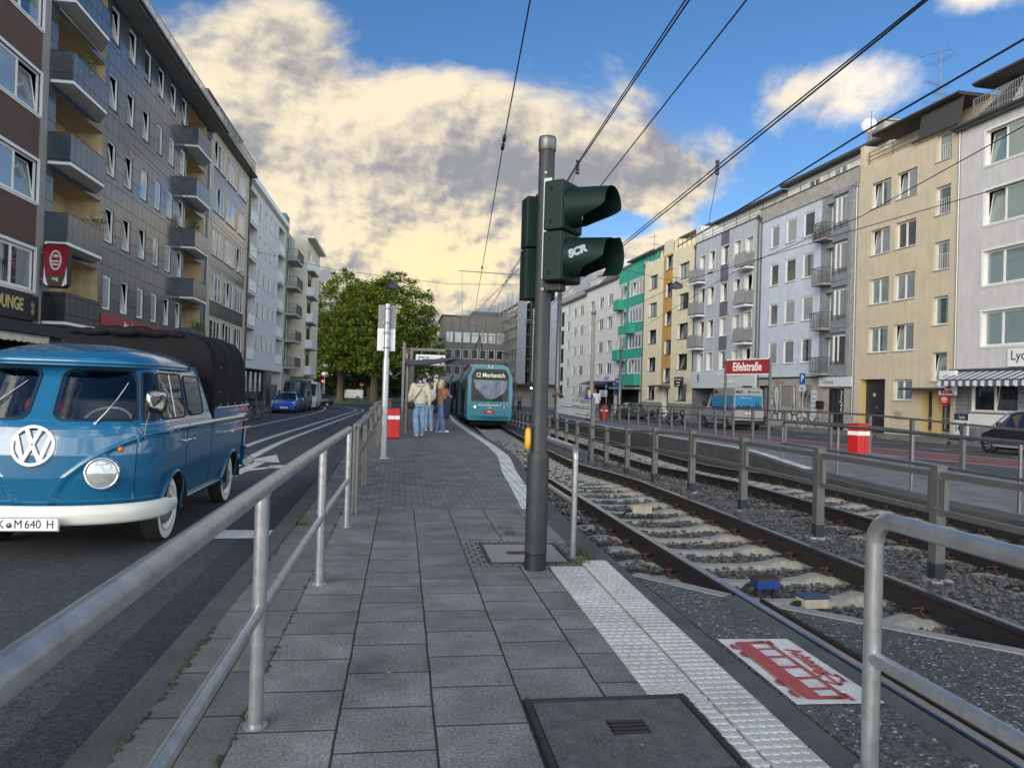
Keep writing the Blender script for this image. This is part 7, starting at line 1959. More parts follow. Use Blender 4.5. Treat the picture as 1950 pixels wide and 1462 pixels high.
# return leg round the gable end
for i in range(7):
    y_ = .2+i*1.6
    for xx in (W+.35,W+1.35): m.cyl((xx,y_,2.6),(xx,y_,18.),.035,.035,5)
for k in range(8):
    z = 2.8+2*k
    for xx in (W+.35,W+1.35): m.bar((xx,-.3,z+.95),(xx,10,z+.95),.05,.05)
    dk.box(W+.35,-.3,z-.06,W+1.35,10,z)
m.build('tubes', MATS['galv'], sf); dk.build('decks', MATS['concrete'], sf)
m = MB(); m.box(W+1.40,-.3,2.7,W+1.42,10,17.2); m.box(W-6.2,-1.42,2.7,W+1.4,-1.40,17.2); m.build('netting', MATS['net'], sf)
m = MB(); m.box(-.3,-1.8,2.4,W+1.5,.0,2.7); m.build('canopy', MATS['black'], sf)
# ------------------------------------------------------------------ tram
mat('tram_teal', (.040,.26,.34), .25, var=.05, coat=.5); mat('tram_side', (.020,.070,.078), .10, var=.25, vscale=1.5, coat=.6); mat('tram_glass', (.015,.02,.025), .05, spec=.35, var=0); mat('tram_roof', (.40,.42,.42), .5, var=.1)
TY = 39.2
tx, th_ = tcen(TY, 0)
tram = empty('tram', (tx,TY,tz(TY)), 0, 'teal low floor tram with lit 12 Merkenich display, arriving at the platform', 'tram')
def tsec(y0, y1, nose, par, name):
    """one car body along the track, from distance y0 to y1 (metres behind the front)"""
    def ring(y, k, rk=0):
        Y = TY+y; x, h = tcen(Y, 0); x -= tx; z0 = tz(Y)-tz(TY); w_ = 1.325*k
        pr = [(-w_*.97,.32),(-w_,.55),(-w_,2.62),(-w_+.10,2.80),(-w_*.80,3.22-rk),(-w_*.55,3.34-rk),(w_*.55,3.34-rk),(w_*.80,3.22-rk),(w_-.10,2.80),(w_,2.62),(w_,.55),(w_*.97,.32)]
        return [(x+a*math.cos(h), y+a*math.sin(h), z0+b) for a,b in pr]
    ys = ([(y0,.90,.06),(y0+.10,.92,.05),(y0+.75,.985,.02),(y0+1.2,1.,0)] if nose else [(y0,.93,.1),(y0+.15,1,0)])+[(y,1,0) for y in fr(y0+1.8,y1-.2,1.5)]+[(y1,.95,.1)]
    rs = [ring(*q) for q in ys]; m = MB(); n = 12
    for i in range(len(rs)-1):
        for j in range(n):
            k = (j+1)%n; mi = 1 if j in (1,9) and ys[i][0] > y0+.7 else (2 if j in (3,4,5,6) and ys[i][0] > y0+.6 else 0)
            m.add([rs[i][j],rs[i][k],rs[i+1][k],rs[i+1][j]], [(3,2,1,0)], mi)
    m.add(rs[0], [tuple(range(n))]); m.add(rs[-1], [tuple(range(n-1,-1,-1))])
    b = m.build(name, [MATS['tram_teal'],MATS['tram_side'],MATS['tram_roof']], par)
    # windows and doors along both sides
    y = y0+(1.5 if nose else .6); i = 0
    while y < y1-1.6:
        for sg in (-1,1):
            L_ = 1.35; door = i%3 == 1; zz0 = .38 if door else 1.25
            q = []
            for yy in (y,y+L_):
                Y = TY+yy; x,h = tcen(Y,0); x -= tx; z0 = tz(Y)-tz(TY)
                q.append((x+sg*1.332*math.cos(h), yy+sg*1.332*math.sin(h), z0))
            (xa,ya,za),(xb,yb,zb) = q; m = MB()
            m.add([(xa,ya,za+zz0),(xb,yb,zb+zz0),(xb,yb,zb+2.55),(xa,ya,za+2.55)], [(0,1,2,3) if sg > 0 else (3,2,1,0)])
            if door:
                for t in (0,.5,1): m.bar((lerp(xa,xb,t)+sg*.006,lerp(ya,yb,t),za+.38),(lerp(xa,xb,t)+sg*.006,lerp(ya,yb,t),za+2.55),.05,.02,up=(0,1,0))
            m.build('door' if door else 'window', MATS['tram_glass'], b)
        y += 1.55; i += 1
    return b
front = tsec(0, 9.0, True, tram, 'front_car'); tsec(9.4, 18.4, False, tram, 'middle_car'); tsec(18.8, 28.0, False, tram, 'rear_car')
m = MB()
for y in (9.0,18.4):
    Y = TY+y; x,h = tcen(Y,0); m.box(x-tx-1.15,y,.5+tz(Y)-tz(TY),x-tx+1.15,y+.4,3.1+tz(Y)-tz(TY))
m.build('gangway', MATS['black_rubber'], tram)
def FZ(x, z, o=.0): return (x, -.012-o, z)
m = MB(); m.add([FZ(-1.0,1.32),FZ(1.0,1.32),FZ(1.0,2.72),FZ(.80,3.05),FZ(-.80,3.05),FZ(-1.0,2.72)], [(0,1,2,3,4,5)])
ws = m.build('windshield', MATS['tram_glass'], tram)
m = MB(); fr_pts = [(-1.05,1.30),(1.05,1.30),(1.05,2.74),(.83,3.10),(-.83,3.10),(-1.05,2.74)]
for (a,b),(c,d2) in zip(fr_pts,fr_pts[1:]+fr_pts[:1]): m.bar(FZ(a,b,.0),FZ(c,d2,.0),.03,.05,up=(0,1,0))
m.build('windshield_frame', MATS['tram_teal'], tram)
m = MB(); m.add([FZ(-.88,2.52,.006),FZ(.88,2.52,.006),FZ(.84,2.92,.006),FZ(-.84,2.92,.006)], [(0,1,2,3)]); ds = m.build('destination_display', MATS['office_pane'], tram)
text('lettering', '12 Merkenich', .33, MATS['led'], ds, frame(FZ(0,2.72,.012),(1,0,0),(0,0,1)), .003, sx=.86, bold=.004)
m = MB()   # pale reflection painted as a flat shape on the windshield
pts = [(-.90,2.46),(.92,2.46),(.90,2.05),(.78,1.82),(.36,1.52),(.05,1.42),(-.20,1.50),(-.52,1.80),(-.78,2.05)]
m.add([FZ(x,z,.004) for x,z in pts], [tuple(range(len(pts)-1,-1,-1))]); m.build('painted_reflection', mat('reflection_grey',(.16,.20,.26),.2,.2,var=.6,vscale=2.), tram)
m = MB(); m.tube([FZ(-.74,1.66,.02),FZ(-.45,1.45,.025),FZ(-.22,1.33,.02)],.018,6); m.build('wiper', MATS['black'], tram)
text('lettering', '#TeamHerrschling', .165, MATS['white'], tram, frame(FZ(0,1.13,.002),(1,0,0),(0,0,1)), .002, bold=.003)
text('lettering', 'mitte', .095, MATS['white'], tram, frame(FZ(0,1.00,.002),(1,0,0),(0,0,1)), .002, bold=.002)
m = MB(); m.box(-.32,-.03,.68,.32,-.005,.86); np = m.build('number_plate', MATS['red'], tram); text('lettering', '4504', .12, MATS['white'], np, frame((0,-.034,.77),(1,0,0),(0,0,1)), .002, bold=.004)
m = MB(); m.add([FZ(-.15,3.28,-.02),FZ(.15,3.28,-.02),FZ(.11,3.10,.012),FZ(-.11,3.10,.012)], [(3,2,1,0)]); ch = m.build('crest', MATS['white'], tram); m = MB(); m.add([FZ(-.07,3.22,.02),FZ(.07,3.22,.02),FZ(.05,3.14,.02),FZ(-.05,3.14,.02)], [(3,2,1,0)]); m.build('crest_core', MATS['cloth_royal'], ch)
for sg in (-1,1):
    m = MB(); m.box(sg*.80-.14,-.02,.97,sg*.80+.14,-.004,1.08); hl = m.build('headlight', MATS['black'], tram, bevel=.01)
    m = MB(); m.lathe([(.002,-.03),(.05,-.028)],14,0,'y'); m.xf(Matrix.Translation((sg*.78,0,1.025)))
    m.build('lamp', MATS['lamp_on'] if sg < 0 else MATS['white'], hl)
    m = MB(); m.lathe([(.002,-.028),(.025,-.026)],10,0,'y'); m.xf(Matrix.Translation((sg*.90,0,1.025))); m.build('side_lamp', MATS['white'], hl)
    m = MB(); m.lathe([(.002,-.02),(.045,-.018)],12,0,'y'); m.xf(Matrix.Translation((sg*.86,0,.62))); m.build('tail_lamp', MATS['tail_red'], tram)
    m = MB(); m.bar((sg*1.25,.55,2.35),(sg*1.42,.35,2.35),.04,.04); m.box(sg*1.40-.05,.28,1.95,sg*1.40+.05,.45,2.45); m.build('mirror', MATS['black'], tram, bevel=.01)
m = MB(); m.box(-1.05,.0,.30,1.05,.5,.55); m.tube([(-1.04,.02,.90),(1.04,.02,.90)],.012,6); m.build('bumper', MATS['tram_teal'], tram, bevel=.02)
m = MB(); m.box(-1.0,.4,.05,1.0,8.,.32); m.build('bogie', MATS['under'], tram)
h0_ = tcen(TY,0)[1]
for o in tram.children:
    if not o.name.startswith(('front_car','middle_car','rear_car','gangway')): o.rotation_euler[2] = h0_
m = MB(); m.bar((-.5,6.,3.4),(-.3,7.,4.3),.05,.05); m.bar((.5,6.,3.4),(.3,7.,4.3),.05,.05); m.bar((-.3,7.,4.3),(0,6,5.25),.05,.05); m.bar((.3,7,4.3),(0,6,5.25),.05,.05); m.bar((-.75,6,5.28),(.75,6,5.28),.12,.05); m.box(-.6,5.6,3.34,.6,8,3.5); m.build('pantograph', MATS['steel_dark'], tram)

# ------------------------------------------------------------------ cars
def car(name, label, loc, rz, St, paint, cat='car', wheels=(), glass=(), rim='alloy', group=None, wr=.31, extras=None):
    """St: stations (y, zlow, zbelt, ztop, w, wtop); y=0 is the front. glass: (kind, i, j) station ranges"""
    e = empty(name, loc, rz, label, cat, group); rs = []
    for (y,zl_,zb_,zt_,w_,wt_) in St:
        h = zb_-zl_
        half = [(w_*.90,zl_),(w_*.98,zl_+h*.25),(w_,zl_+h*.55),(w_*.985,zb_-.03),(w_*.955,zb_),(wt_,zt_-.05),(wt_*.90,zt_),(wt_*.5,zt_+.025),(0,zt_+.03)]
        rs.append([(x,y,z) for x,z in half])
    m = MB(); g = {'windshield':MB(),'rear_window':MB(),1:MB(),-1:MB()}
    def kind(i, j):
        for k,a,b in glass:
            if a <= i < b:
                if k == 'side_window' and j == 4: return k
                if k in ('windshield','rear_window') and j in (5,6,7): return k
        return None
    for sg in (1,-1):
        for i in range(len(rs)-1):
            for j in range(8):
                q = [rs[i][j],rs[i][j+1],rs[i+1][j+1],rs[i+1][j]]; q = [(sg*x,y,z) for x,y,z in q]
                # wheel openings stay body coloured; the arch is a dark disc behind the wheel
                k = kind(i,j); (g[sg if k == 'side_window' else k] if k else m).add(q, [(3,2,1,0) if sg > 0 else (0,1,2,3)], 0, k is None)
    for r,rev in ((rs[0],False),(rs[-1],True)):
        ring = [(x,y,z) for x,y,z in r]+[(-x,y,z) for x,y,z in reversed(r[:-1])]
        m.add(ring, [tuple(range(len(ring))) if not rev else tuple(range(len(ring)-1,-1,-1))])
    # merge the two halves
    b = m.build('body', MATS[paint], e)
    for k,mb in g.items():
        if mb.v: mb.build(k if isinstance(k,str) else 'side_window', MATS['car_glass'], e)
    W_ = max(s[4] for s in St)
    for wy in wheels:
        for sg in (-1,1):
            wv = bpy.data.objects.new('wheel', None); COL.objects.link(wv); wv.parent = e; wv.location = (sg*(W_-.10),wy,wr)
            m = MB(); m.lathe([(wr*.62,-.10),(wr*.95,-.11),(wr,-.07),(wr,.07),(wr*.95,.105),(wr*.62,.108)],22,0,'x'); m.build('tyre', MATS['tyre'], wv)
            m = MB()
            m.lathe([(wr*.64,.1*sg),(wr*.60,.112*sg),(wr*.55,.07*sg),(.002,.06*sg)],20,1,'x')
            for k in range(7): a = 2*PI*k/7; m.bar((.085*sg,0,0),(.095*sg,math.cos(a)*wr*.60,math.sin(a)*wr*.60),.055,.03,0,up=(1,0,0))
            m.build('rim', [MATS[rim],MATS['under']], wv)
            m = MB(); r2 = wr*1.16; pts = [(r2*math.cos(a),r2*math.sin(a)) for a in [PI*t/12 for t in range(13)]]
            m.add([(0,y,z) for y,z in pts], [tuple(range(13))]); m.add([(0.004*sg,y,z) for y,z in pts], [tuple(range(12,-1,-1))])
            m.xf(Matrix.Translation((sg*.112,0,0))); 
            m = MB(); 
            for (y1,z1),(y2,z2) in zip(pts,pts[1:]): m.add([(sg*.106,y1,z1),(sg*.106,y2,z2),(-sg*.1,y2,z2),(-sg*.1,y1,z1)], [(0,1,2,3)])
            m.add([(sg*.104,y,z) for y,z in pts], [tuple(range(13))] ); m.build('wheel_arch', MATS['under'], wv)
    m = MB(); m.box(-W_*.82,St[0][0]+.25,.16,W_*.82,St[-1][0]-.25,.32); m.build('underside', MATS['under'], e)
    if extras: extras(e)
    return e
def lamps(e, y, z, x, w_, h, name, mt, dy=-.02):
    for sg in (-1,1):
        m = MB(); m.sphere((sg*x,y+.03,z),w_,.06,h,12,8); m.build(name, MATS[mt], e)
def plate_(e, y, z, txt, back=False, sz=.09):
    m = MB(); m.box(-.26,y-.012,z-.055,.26,y,z+.055); p = m.build('number_plate', MATS['white_plastic'], e)
    text('lettering', txt, sz, MATS['black'], p, frame((0,y+(.002 if back else -.014),z),(-1 if back else 1,0,0),(0,0,1)), .001, sx=.8)
mat('paint_blue', (.010,.085,.45), .22, var=.03, coat=.8); mat('paint_grey', (.045,.05,.056), .3, var=.05, coat=.6); mat('paint_dark', (.018,.016,.024), .25, var=.05, coat=.8); mat('paint_whitevan', (.62,.64,.66), .3, var=.04, coat=.3); mat('paint_silver', (.36,.38,.40), .3, .3, var=.05, coat=.5)
HATCH = [(0,.25,.55,.60,.60,.50),(.12,.20,.62,.70,.74,.62),(.55,.20,.78,.84,.80,.68),(1.0,.20,.90,.93,.82,.70),(1.15,.20,.92,.96,.82,.70),(1.75,.20,.95,1.42,.82,.60),(2.2,.20,.96,1.49,.82,.60),(2.3,.20,.96,1.49,.82,.60),(3.1,.20,.97,1.44,.82,.58),(3.45,.22,.98,1.10,.80,.64),(3.60,.26,.9,.95,.72,.60)]
def ex_blue(e):
    lamps(e,.30,.72,.56,.17,.10,'headlight','lamp_glass'); plate_(e,-.0,.42,'K TH 2181')
    m = MB(); m.box(-.5,-.01,.28,.5,.06,.36); m.build('grille', MATS['black'], e)
    for sg in (-1,1): m = MB(); m.sphere((sg*.92,1.35,1.0),.10,.06,.07,10,6); m.build('mirror', MATS['paint_blue'], e)
    m = MB(); m.box(-.3,1.0,.935,.3,1.02,.965); m.build('wiper', MATS['black'], e)
car('parked_car', 'bright blue small hatchback parked nose first behind the row of bicycles', (-8.1,53.0,gz(54)), .03, HATCH, 'paint_blue', 'car', (.62,2.95), [('windshield',4,5),('side_window',5,6),('side_window',7,8),('rear_window',8,9)], extras=ex_blue, wr=.29)
VAN = [(0,.28,.75,.80,.80,.66),(.15,.24,.88,.95,.93,.78),(.65,.24,1.10,1.16,.97,.80),(.85,.24,1.18,1.22,.98,.80),(1.75,.24,1.25,2.30,.98,.80),(2.1,.24,1.25,2.48,.98,.82),(2.9,.24,1.25,2.5,.98,.83),(3.0,.24,1.25,2.5,.98,.83),(5.3,.24,1.25,2.48,.98,.83),(5.45,.28,1.2,2.40,.94,.80)]
def ex_dvan(e):
    lamps(e,.32,.92,.74,.12,.16,'headlight','lamp_glass'); plate_(e,-.0,.50,'K AR 702')
    m = MB(); m.box(-.6,-.01,.58,.6,.10,.74); m.build('grille', MATS['black'], e)
    for sg in (-1,1): m = MB(); m.box(sg*1.0-.03,1.2,1.25,sg*1.22,1.3,1.62); m.build('mirror', MATS['black'], e, bevel=.03)
car('parked_van', 'dark grey panel van parked behind the bright blue hatchback', (-8.3,58.2,gz(60)), .02, VAN, 'paint_grey', 'van', (.95,4.4), [('windshield',3,4),('side_window',4,5)], extras=ex_dvan, wr=.34)
car('parked_van', 'pale van mostly hidden between the dark grey van and the dark hatchback', (-8.35,66.0,gz(67)), .02, VAN, 'paint_whitevan', 'van', (.95,4.4), [('windshield',3,4),('side_window',4,5)], wr=.34)
def ex_d(e): lamps(e,3.50,.95,.66,.10,.10,'tail_lamp','tail_red')
car('parked_car', 'dark small hatchback standing crosswise at the end of the parked row', (-11.4,86.0,gz(86)), -R(80), HATCH, 'paint_dark', 'car', (.62,2.95), [('windshield',4,5),('side_window',5,6),('side_window',7,8),('rear_window',8,9)], extras=ex_d, wr=.31)
car('white_van', 'white panel van passing far off under the plane trees', (-13.6,160.,gz(160)-.02), -R(92), [(y,a,b,c*.82 if c > 2 else c,w_,t) for y,a,b,c,w_,t in VAN], 'paint_whitevan', 'van', (.95,4.4), [('windshield',3,4),('side_window',4,5)], wr=.34)
def ex_r(e):
    lamps(e,3.52,.98,.62,.12,.11,'tail_lamp','tail_red'); plate_(e,3.63,.78,'K LW 318',True)
car('parked_car', 'dark grey estate car parked nose away behind the couple and the red bin', (21.0,68.0,gz(66,RY)), PI-.03, [(0,.25,.55,.60,.60,.50),(.12,.20,.62,.70,.78,.62),(.7,.20,.80,.86,.86,.70),(1.25,.20,.92,.96,.88,.72),(1.35,.20,.94,.98,.88,.72),(2.05,.20,.96,1.42,.88,.62),(2.6,.20,.97,1.48,.88,.62),(2.7,.20,.97,1.48,.88,.62),(3.9,.20,.98,1.44,.88,.60),(4.25,.22,1.0,1.08,.86,.64),(4.38,.26,.9,.95,.80,.60)], 'paint_grey', 'car', (.85,3.45), [('windshield',4,5),('side_window',5,6),('side_window',7,8),('rear_window',8,9)], extras=lambda e: (lamps(e,4.24,.92,.70,.12,.12,'tail_lamp','tail_red'), plate_(e,4.41,.74,'K LW 318',True)), wr=.33)
# tall silver van with blue picture panels
TALL = [(0,.34,.85,.90,.85,.70),(.15,.30,1.0,1.05,.98,.80),(.75,.30,1.2,1.26,1.02,.84),(.95,.30,1.28,1.32,1.03,.84),(1.85,.30,1.35,2.35,1.03,.86),(2.3,.30,1.35,2.56,1.03,.90),(2.4,.30,1.35,2.6,1.03,.90),(5.2,.30,1.35,2.6,1.03,.90),(5.4,.34,1.3,2.56,1.01,.90),(5.46,.36,1.3,2.50,.98,.88)]
mat('print_blue', (.022,.20,.42), .35, var=.15); mat('print_dark', (.012,.04,.085), .35, var=.1)
def ex_hlg(e):
    for sg in (-1,1):
        # side: blue sky panel with the dark skyline of a cathedral town
        m = MB(); X = sg*1.037
        def sp_(pts, off=0): 
            m.add([(sg*(1.036+off-(.13*max(0,(z-1.35)/1.2))),y,z) for y,z in pts], [tuple(range(len(pts))) if sg > 0 else tuple(range(len(pts)-1,-1,-1))])
        sp_([(2.35,1.18),(5.30,1.18),(5.30,2.08),(2.0,2.08)]); p1 = m.build('picture_panel', MATS['print_blue'], e)
        m = MB(); rr = random.Random(6); pts = [(2.33,1.18)]; y = 2.35
        pts = []
        while y < 5.25:
            h = 1.30+rr.random()*.14; w2 = rr.uniform(.08,.22)
            pts += [(y,h),(min(y+w2,5.25),h)]
            if rr.random() < .22: pts += [(y+w2+.01,1.38),(y+w2+.04,1.72),(y+w2+.07,1.38)]; y += .08
            y += w2
        sp_([(2.35,1.18)]+[(5.25,1.18)]+pts[::-1], .004); m.build('skyline', MATS['print_dark'], p1)
    m = MB(); m.add([(-.86,5.475,1.32),(.86,5.475,1.32),(.84,5.475,2.12),(-.84,5.475,2.12)], [(3,2,1,0)]); p2 = m.build('picture_panel', MATS['print_blue'], e)
    m = MB(); pts = [(-.86,1.32)]; rr = random.Random(9); x = -.86
    top = []
    while x < .82:
        w2 = rr.uniform(.05,.14); h = 1.42+rr.random()*.12; top += [(x,h),(min(x+w2,.85),h)]; x += w2
    top2 = [t for t in top if not -.72 < t[0] < -.42]
    m.add([(x,5.482,z) for x,z in [(-.86,1.32)]+top+[(.85,1.32)]], [tuple(range(len(top)+2))])
    for cx_ in (-.60,-.46): m.add([(cx_-.06,5.483,1.45),(cx_,5.483,1.95),(cx_+.06,5.483,1.45)], [(0,1,2)])
    m.build('skyline', MATS['print_dark'], p2)
    text('lettering', 'HLO', .22, MATS['black'], e, frame((.62,5.44,2.33),(-1,0,0),(0,0,1)), .045, bold=.01)
    text('lettering', 'HOME LIFE OBJECTS', .09, MATS['black'], e, frame((-.3,5.44,2.34),(-1,0,0),(0,0,1)), .045)
    text('lettering', 'Immobilien in der Stadt', .075, MATS['white'], e, frame((.2,5.477,1.98),(-1,0,0),(0,0,1)), .008)
    text('lettering', 'HLO', .22, MATS['black'], e, frame((.945,2.75,2.32),(0,-1,0) if False else (0,1,0),(-.1,0,1)), .02, bold=.01)
    text('lettering', 'HLO', .22, MATS['black'], e, frame((-.95,2.85,2.30),(0,-1,0),(.1,0,1)), .02, bold=.01)
    text('lettering', 'HOME LIFE OBJECTS', .10, MATS['black'], e, frame((-.95,3.9,2.32),(0,-1,0),(.1,0,1)), .02)
    for sg in (-1,1):
        m = MB(); m.box(sg*1.0-.07,5.42,.95,sg*1.0+.02*sg,5.49,1.45); m.build('tail_lamp', MATS['tail_red'], e, bevel=.015)
        m = MB(); m.box(sg*1.02,1.35,1.35,sg*1.30,1.45,1.75); m.build('mirror', MATS['black'], e, bevel=.03)
        m = MB(); m.box(sg*1.01,2.35,.55,sg*1.045,4.9,.62); m.build('side_strip', MATS['black'], e)
    m = MB(); m.box(-.95,5.44,.34,.95,5.56,.62); m.build('rear_bumper', MATS['black'], e, bevel=.02)
    m = MB(); m.box(-.008,5.465,.65,.008,5.485,2.5); m.box(-.30,5.46,.98,.30,5.485,1.12); m.build('door_gap', MATS['black'], e); plate_(e,5.49,1.05,'K HL 2024',True)
    m = MB(); m.box(-.25,5.0,2.62,.25,5.3,2.72); m.build('roof_vent', MATS['black'], e, bevel=.02)
car('delivery_van', 'tall silver van with blue skyline picture panels parked behind the red station sign', (21.0,47.6,gz(45,RY)), PI-.02, TALL, 'paint_silver', 'van', (1.0,4.45), [('windshield',3,4),('side_window',4,5)], extras=ex_hlg, wr=.36)
# small dark car with silver roof line at the right edge
SMART = [(0,.28,.62,.66,.62,.5),(.10,.24,.70,.76,.76,.62),(.5,.24,.84,.90,.83,.68),(.62,.24,.88,.94,.84,.68),(1.25,.24,.95,1.48,.84,.58),(1.7,.24,.96,1.56,.84,.58),(1.78,.24,.96,1.56,.84,.58),(2.5,.24,.98,1.52,.83,.57),(2.75,.24,1.0,1.25,.82,.62),(2.85,.28,.95,1.0,.78,.60)]
def ex_smart(e):
    lamps(e,.25,.74,.60,.13,.10,'headlight','lamp_glass')
    for sg in (-1,1):
        m = MB(); m.tube([(sg*.80,.62,.95),(sg*.66,1.2,1.46),(sg*.60,1.7,1.56),(sg*.60,2.4,1.53),(sg*.66,2.75,1.25)],.035,8); m.build('roof_rail', MATS['paint_silver'], e)
        m = MB(); m.box(sg*.84,1.0,.98,sg*.98,1.12,1.14); m.build('mirror', MATS['paint_dark'], e, bevel=.03)
    m = MB(); m.box(-.85,.75,.26,.85,2.3,.34); m.build('sill_trim', MATS['paint_silver'], e)
car('parked_car', 'black micro car with silver roof arch and spoked wheels at the right edge', (21.95,24.4,gz(24,RY)), PI, SMART, 'paint_dark', 'car', (.52,2.36), [('windshield',3,4),('side_window',4,5),('side_window',6,7),('rear_window',7,8)], extras=ex_smart, wr=.31)

# ------------------------------------------------------------------ bicycles and a scooter
def bicycle(col, label, group):
    e = empty('bicycle', (0,0,0), 0, label, 'bicycle', group)
    for y in (0,1.06):
        w_ = bpy.data.objects.new('wheel', None); COL.objects.link(w_); w_.parent = e; w_.location = (0,y,.34)
        m = MB(); m.tube([(0,.335*math.cos(a),.335*math.sin(a)) for a in [2*PI*k/26 for k in range(27)]],.020,6); m.build('tyre', MATS['tyre'], w_)
        m = MB(); m.tube([(0,.312*math.cos(a),.312*math.sin(a)) for a in [2*PI*k/26 for k in range(27)]],.015,5)
        for k in range(14): a = 2*PI*k/14; m.bar((0,0,0),(0,.31*math.cos(a),.31*math.sin(a)),.004,.004,up=(1,0,0))
        m.build('rim', MATS['galv'], w_)
    m = MB(); P = dict(r=(0,1.06,.34),bb=(0,.62,.30),st=(0,.74,.80),hd=(0,.16,.84),hb=(0,.12,.70),f=(0,0,.34))
    for a,b in (('r','bb'),('r','st'),('bb','st'),('bb','hb'),('st','hd'),('hb','f'),('hd','hb')): m.bar(P[a],P[b],.032,.032,up=(1,0,0))
    m.bar(P['st'],(0,.78,.95),.028,.028,up=(1,0,0)); m.bar(P['hd'],(0,.18,1.02),.028,.028,up=(1,0,0)); m.build('frame', MATS[col], e)
    m = MB(); m.sphere((0,.80,.98),.07,.13,.035,10,6); m.build('saddle', MATS['black'], e)
    m = MB(); m.tube([(-.28,.30,1.03),(-.2,.18,1.05),(0,.17,1.03),(.2,.18,1.05),(.28,.30,1.03)],.014,6); m.build('handlebar', MATS['black'], e)
    m = MB(); m.tube([(0,1.06+.38*math.cos(a),.34+.38*math.sin(a)) for a in [PI*(-.1)+PI*.8*k/10 for k in range(11)]],.022,5); m.build('mudguard', MATS['black'], e)
    return e
mat('bike_teal', (.02,.13,.18), .4); mat('bike_black', (.015,.015,.018), .4); mat('bike_silver', (.35,.36,.37), .35, .6)
LG = 'bicycles parked on the left side of the road'
LB = [(-7.3,36.8,1.15,'bike_teal','turquoise framed bicycle, foremost in the left bicycle row beside the pickup'),(-7.6,38.4,1.3,'bike_black','black bicycle second in the left bicycle row'),(-7.4,39.8,1.05,'bike_silver','silver bicycle in the middle of the left bicycle row'),(-7.7,41.4,1.25,'bike_black','black bicycle just ahead of the last one in the left bicycle row'),(-7.5,43.0,1.1,'bike_silver','silver bicycle at the far end of the left bicycle row before the blue hatchback')]
pro = {}
for x,y,a,c,l in LB:
    if c not in pro: pro[c] = bicycle(c, l, LG); o = pro[c]; o.location = (x,y,gz(y)); o.rotation_euler = (0,.08,a)
    else: o = copy_tree(pro[c], (x,y,gz(y)), a, l)
RG = 'bicycles parked on the right side of the road'
for x,y,a,c,l in [(20.3,55.2,2.2,'bike_black','black bicycle closest to the motor scooter on the right kerb'),(20.2,53.6,2.0,'bike_silver','silver bicycle in the middle of the right hand cluster'),(20.1,52.2,2.3,'bike_black','black bicycle nearest the silver van on the right kerb'),(22.5,72,2.1,'bike_silver','silver bicycle left of the dark estate car'),(22.3,73.6,1.9,'bike_teal','turquoise bicycle at the far side of the dark estate car')]:
    o = copy_tree(pro[c], (x,y,gz(y,RY)), a, l); o['group'] = RG
x,y = rp(43.2,1.0); o = copy_tree(pro['bike_black'], (x,y,gz(y,RY)+.12), 1.3, 'black bicycle leaning by the house wall between the light blue and ochre houses'); o['group'] = RG
def scooter(loc, rz, label):
    e = empty('motor_scooter', loc, rz, label, 'scooter')
    for y in (0,1.3):
        w_ = bpy.data.objects.new('wheel', None); COL.objects.link(w_); w_.parent = e; w_.location = (0,y,.25)
        m = MB(); m.lathe([(.13,-.05),(.24,-.06),(.255,0),(.24,.06),(.13,.05)],18,0,'x'); m.build('tyre', MATS['tyre'], w_)
        m = MB(); m.lathe([(.002,-.04),(.14,-.045),(.14,.045),(.002,.04)],14,0,'x'); m.build('rim', MATS['galv'], w_)
    m = MB(); m.bar((0,0,.25),(0,.25,.95),.10,.12,up=(1,0,0)); m.box(-.18,.25,.25,.18,.75,.33); m.sphere((0,1.05,.58),.20,.50,.22,14,8); m.sphere((0,.20,.80),.20,.14,.24,12,8); m.build('body', MATS['paint_dark'], e)
    m = MB(); m.sphere((0,.98,.82),.16,.38,.07,12,6); m.build('seat', MATS['black'], e)
    m = MB(); m.tube([(-.32,.36,1.05),(0,.27,1.02),(.32,.36,1.05)],.018,6); m.build('handlebar', MATS['black'], e)
    m = MB(); m.sphere((0,.09,.88),.08,.05,.08,10,6); m.build('headlight', MATS['cloth_white'], e)
    return e
scooter((20.9,57.6,gz(57,RY)), 1.9, 'dark motor scooter parked on the right between the bicycles and the cream house')
scooter((19.9,50.0,gz(50,RY)), 2.0, 'dark motor scooter with round headlamp just left of the silver van')
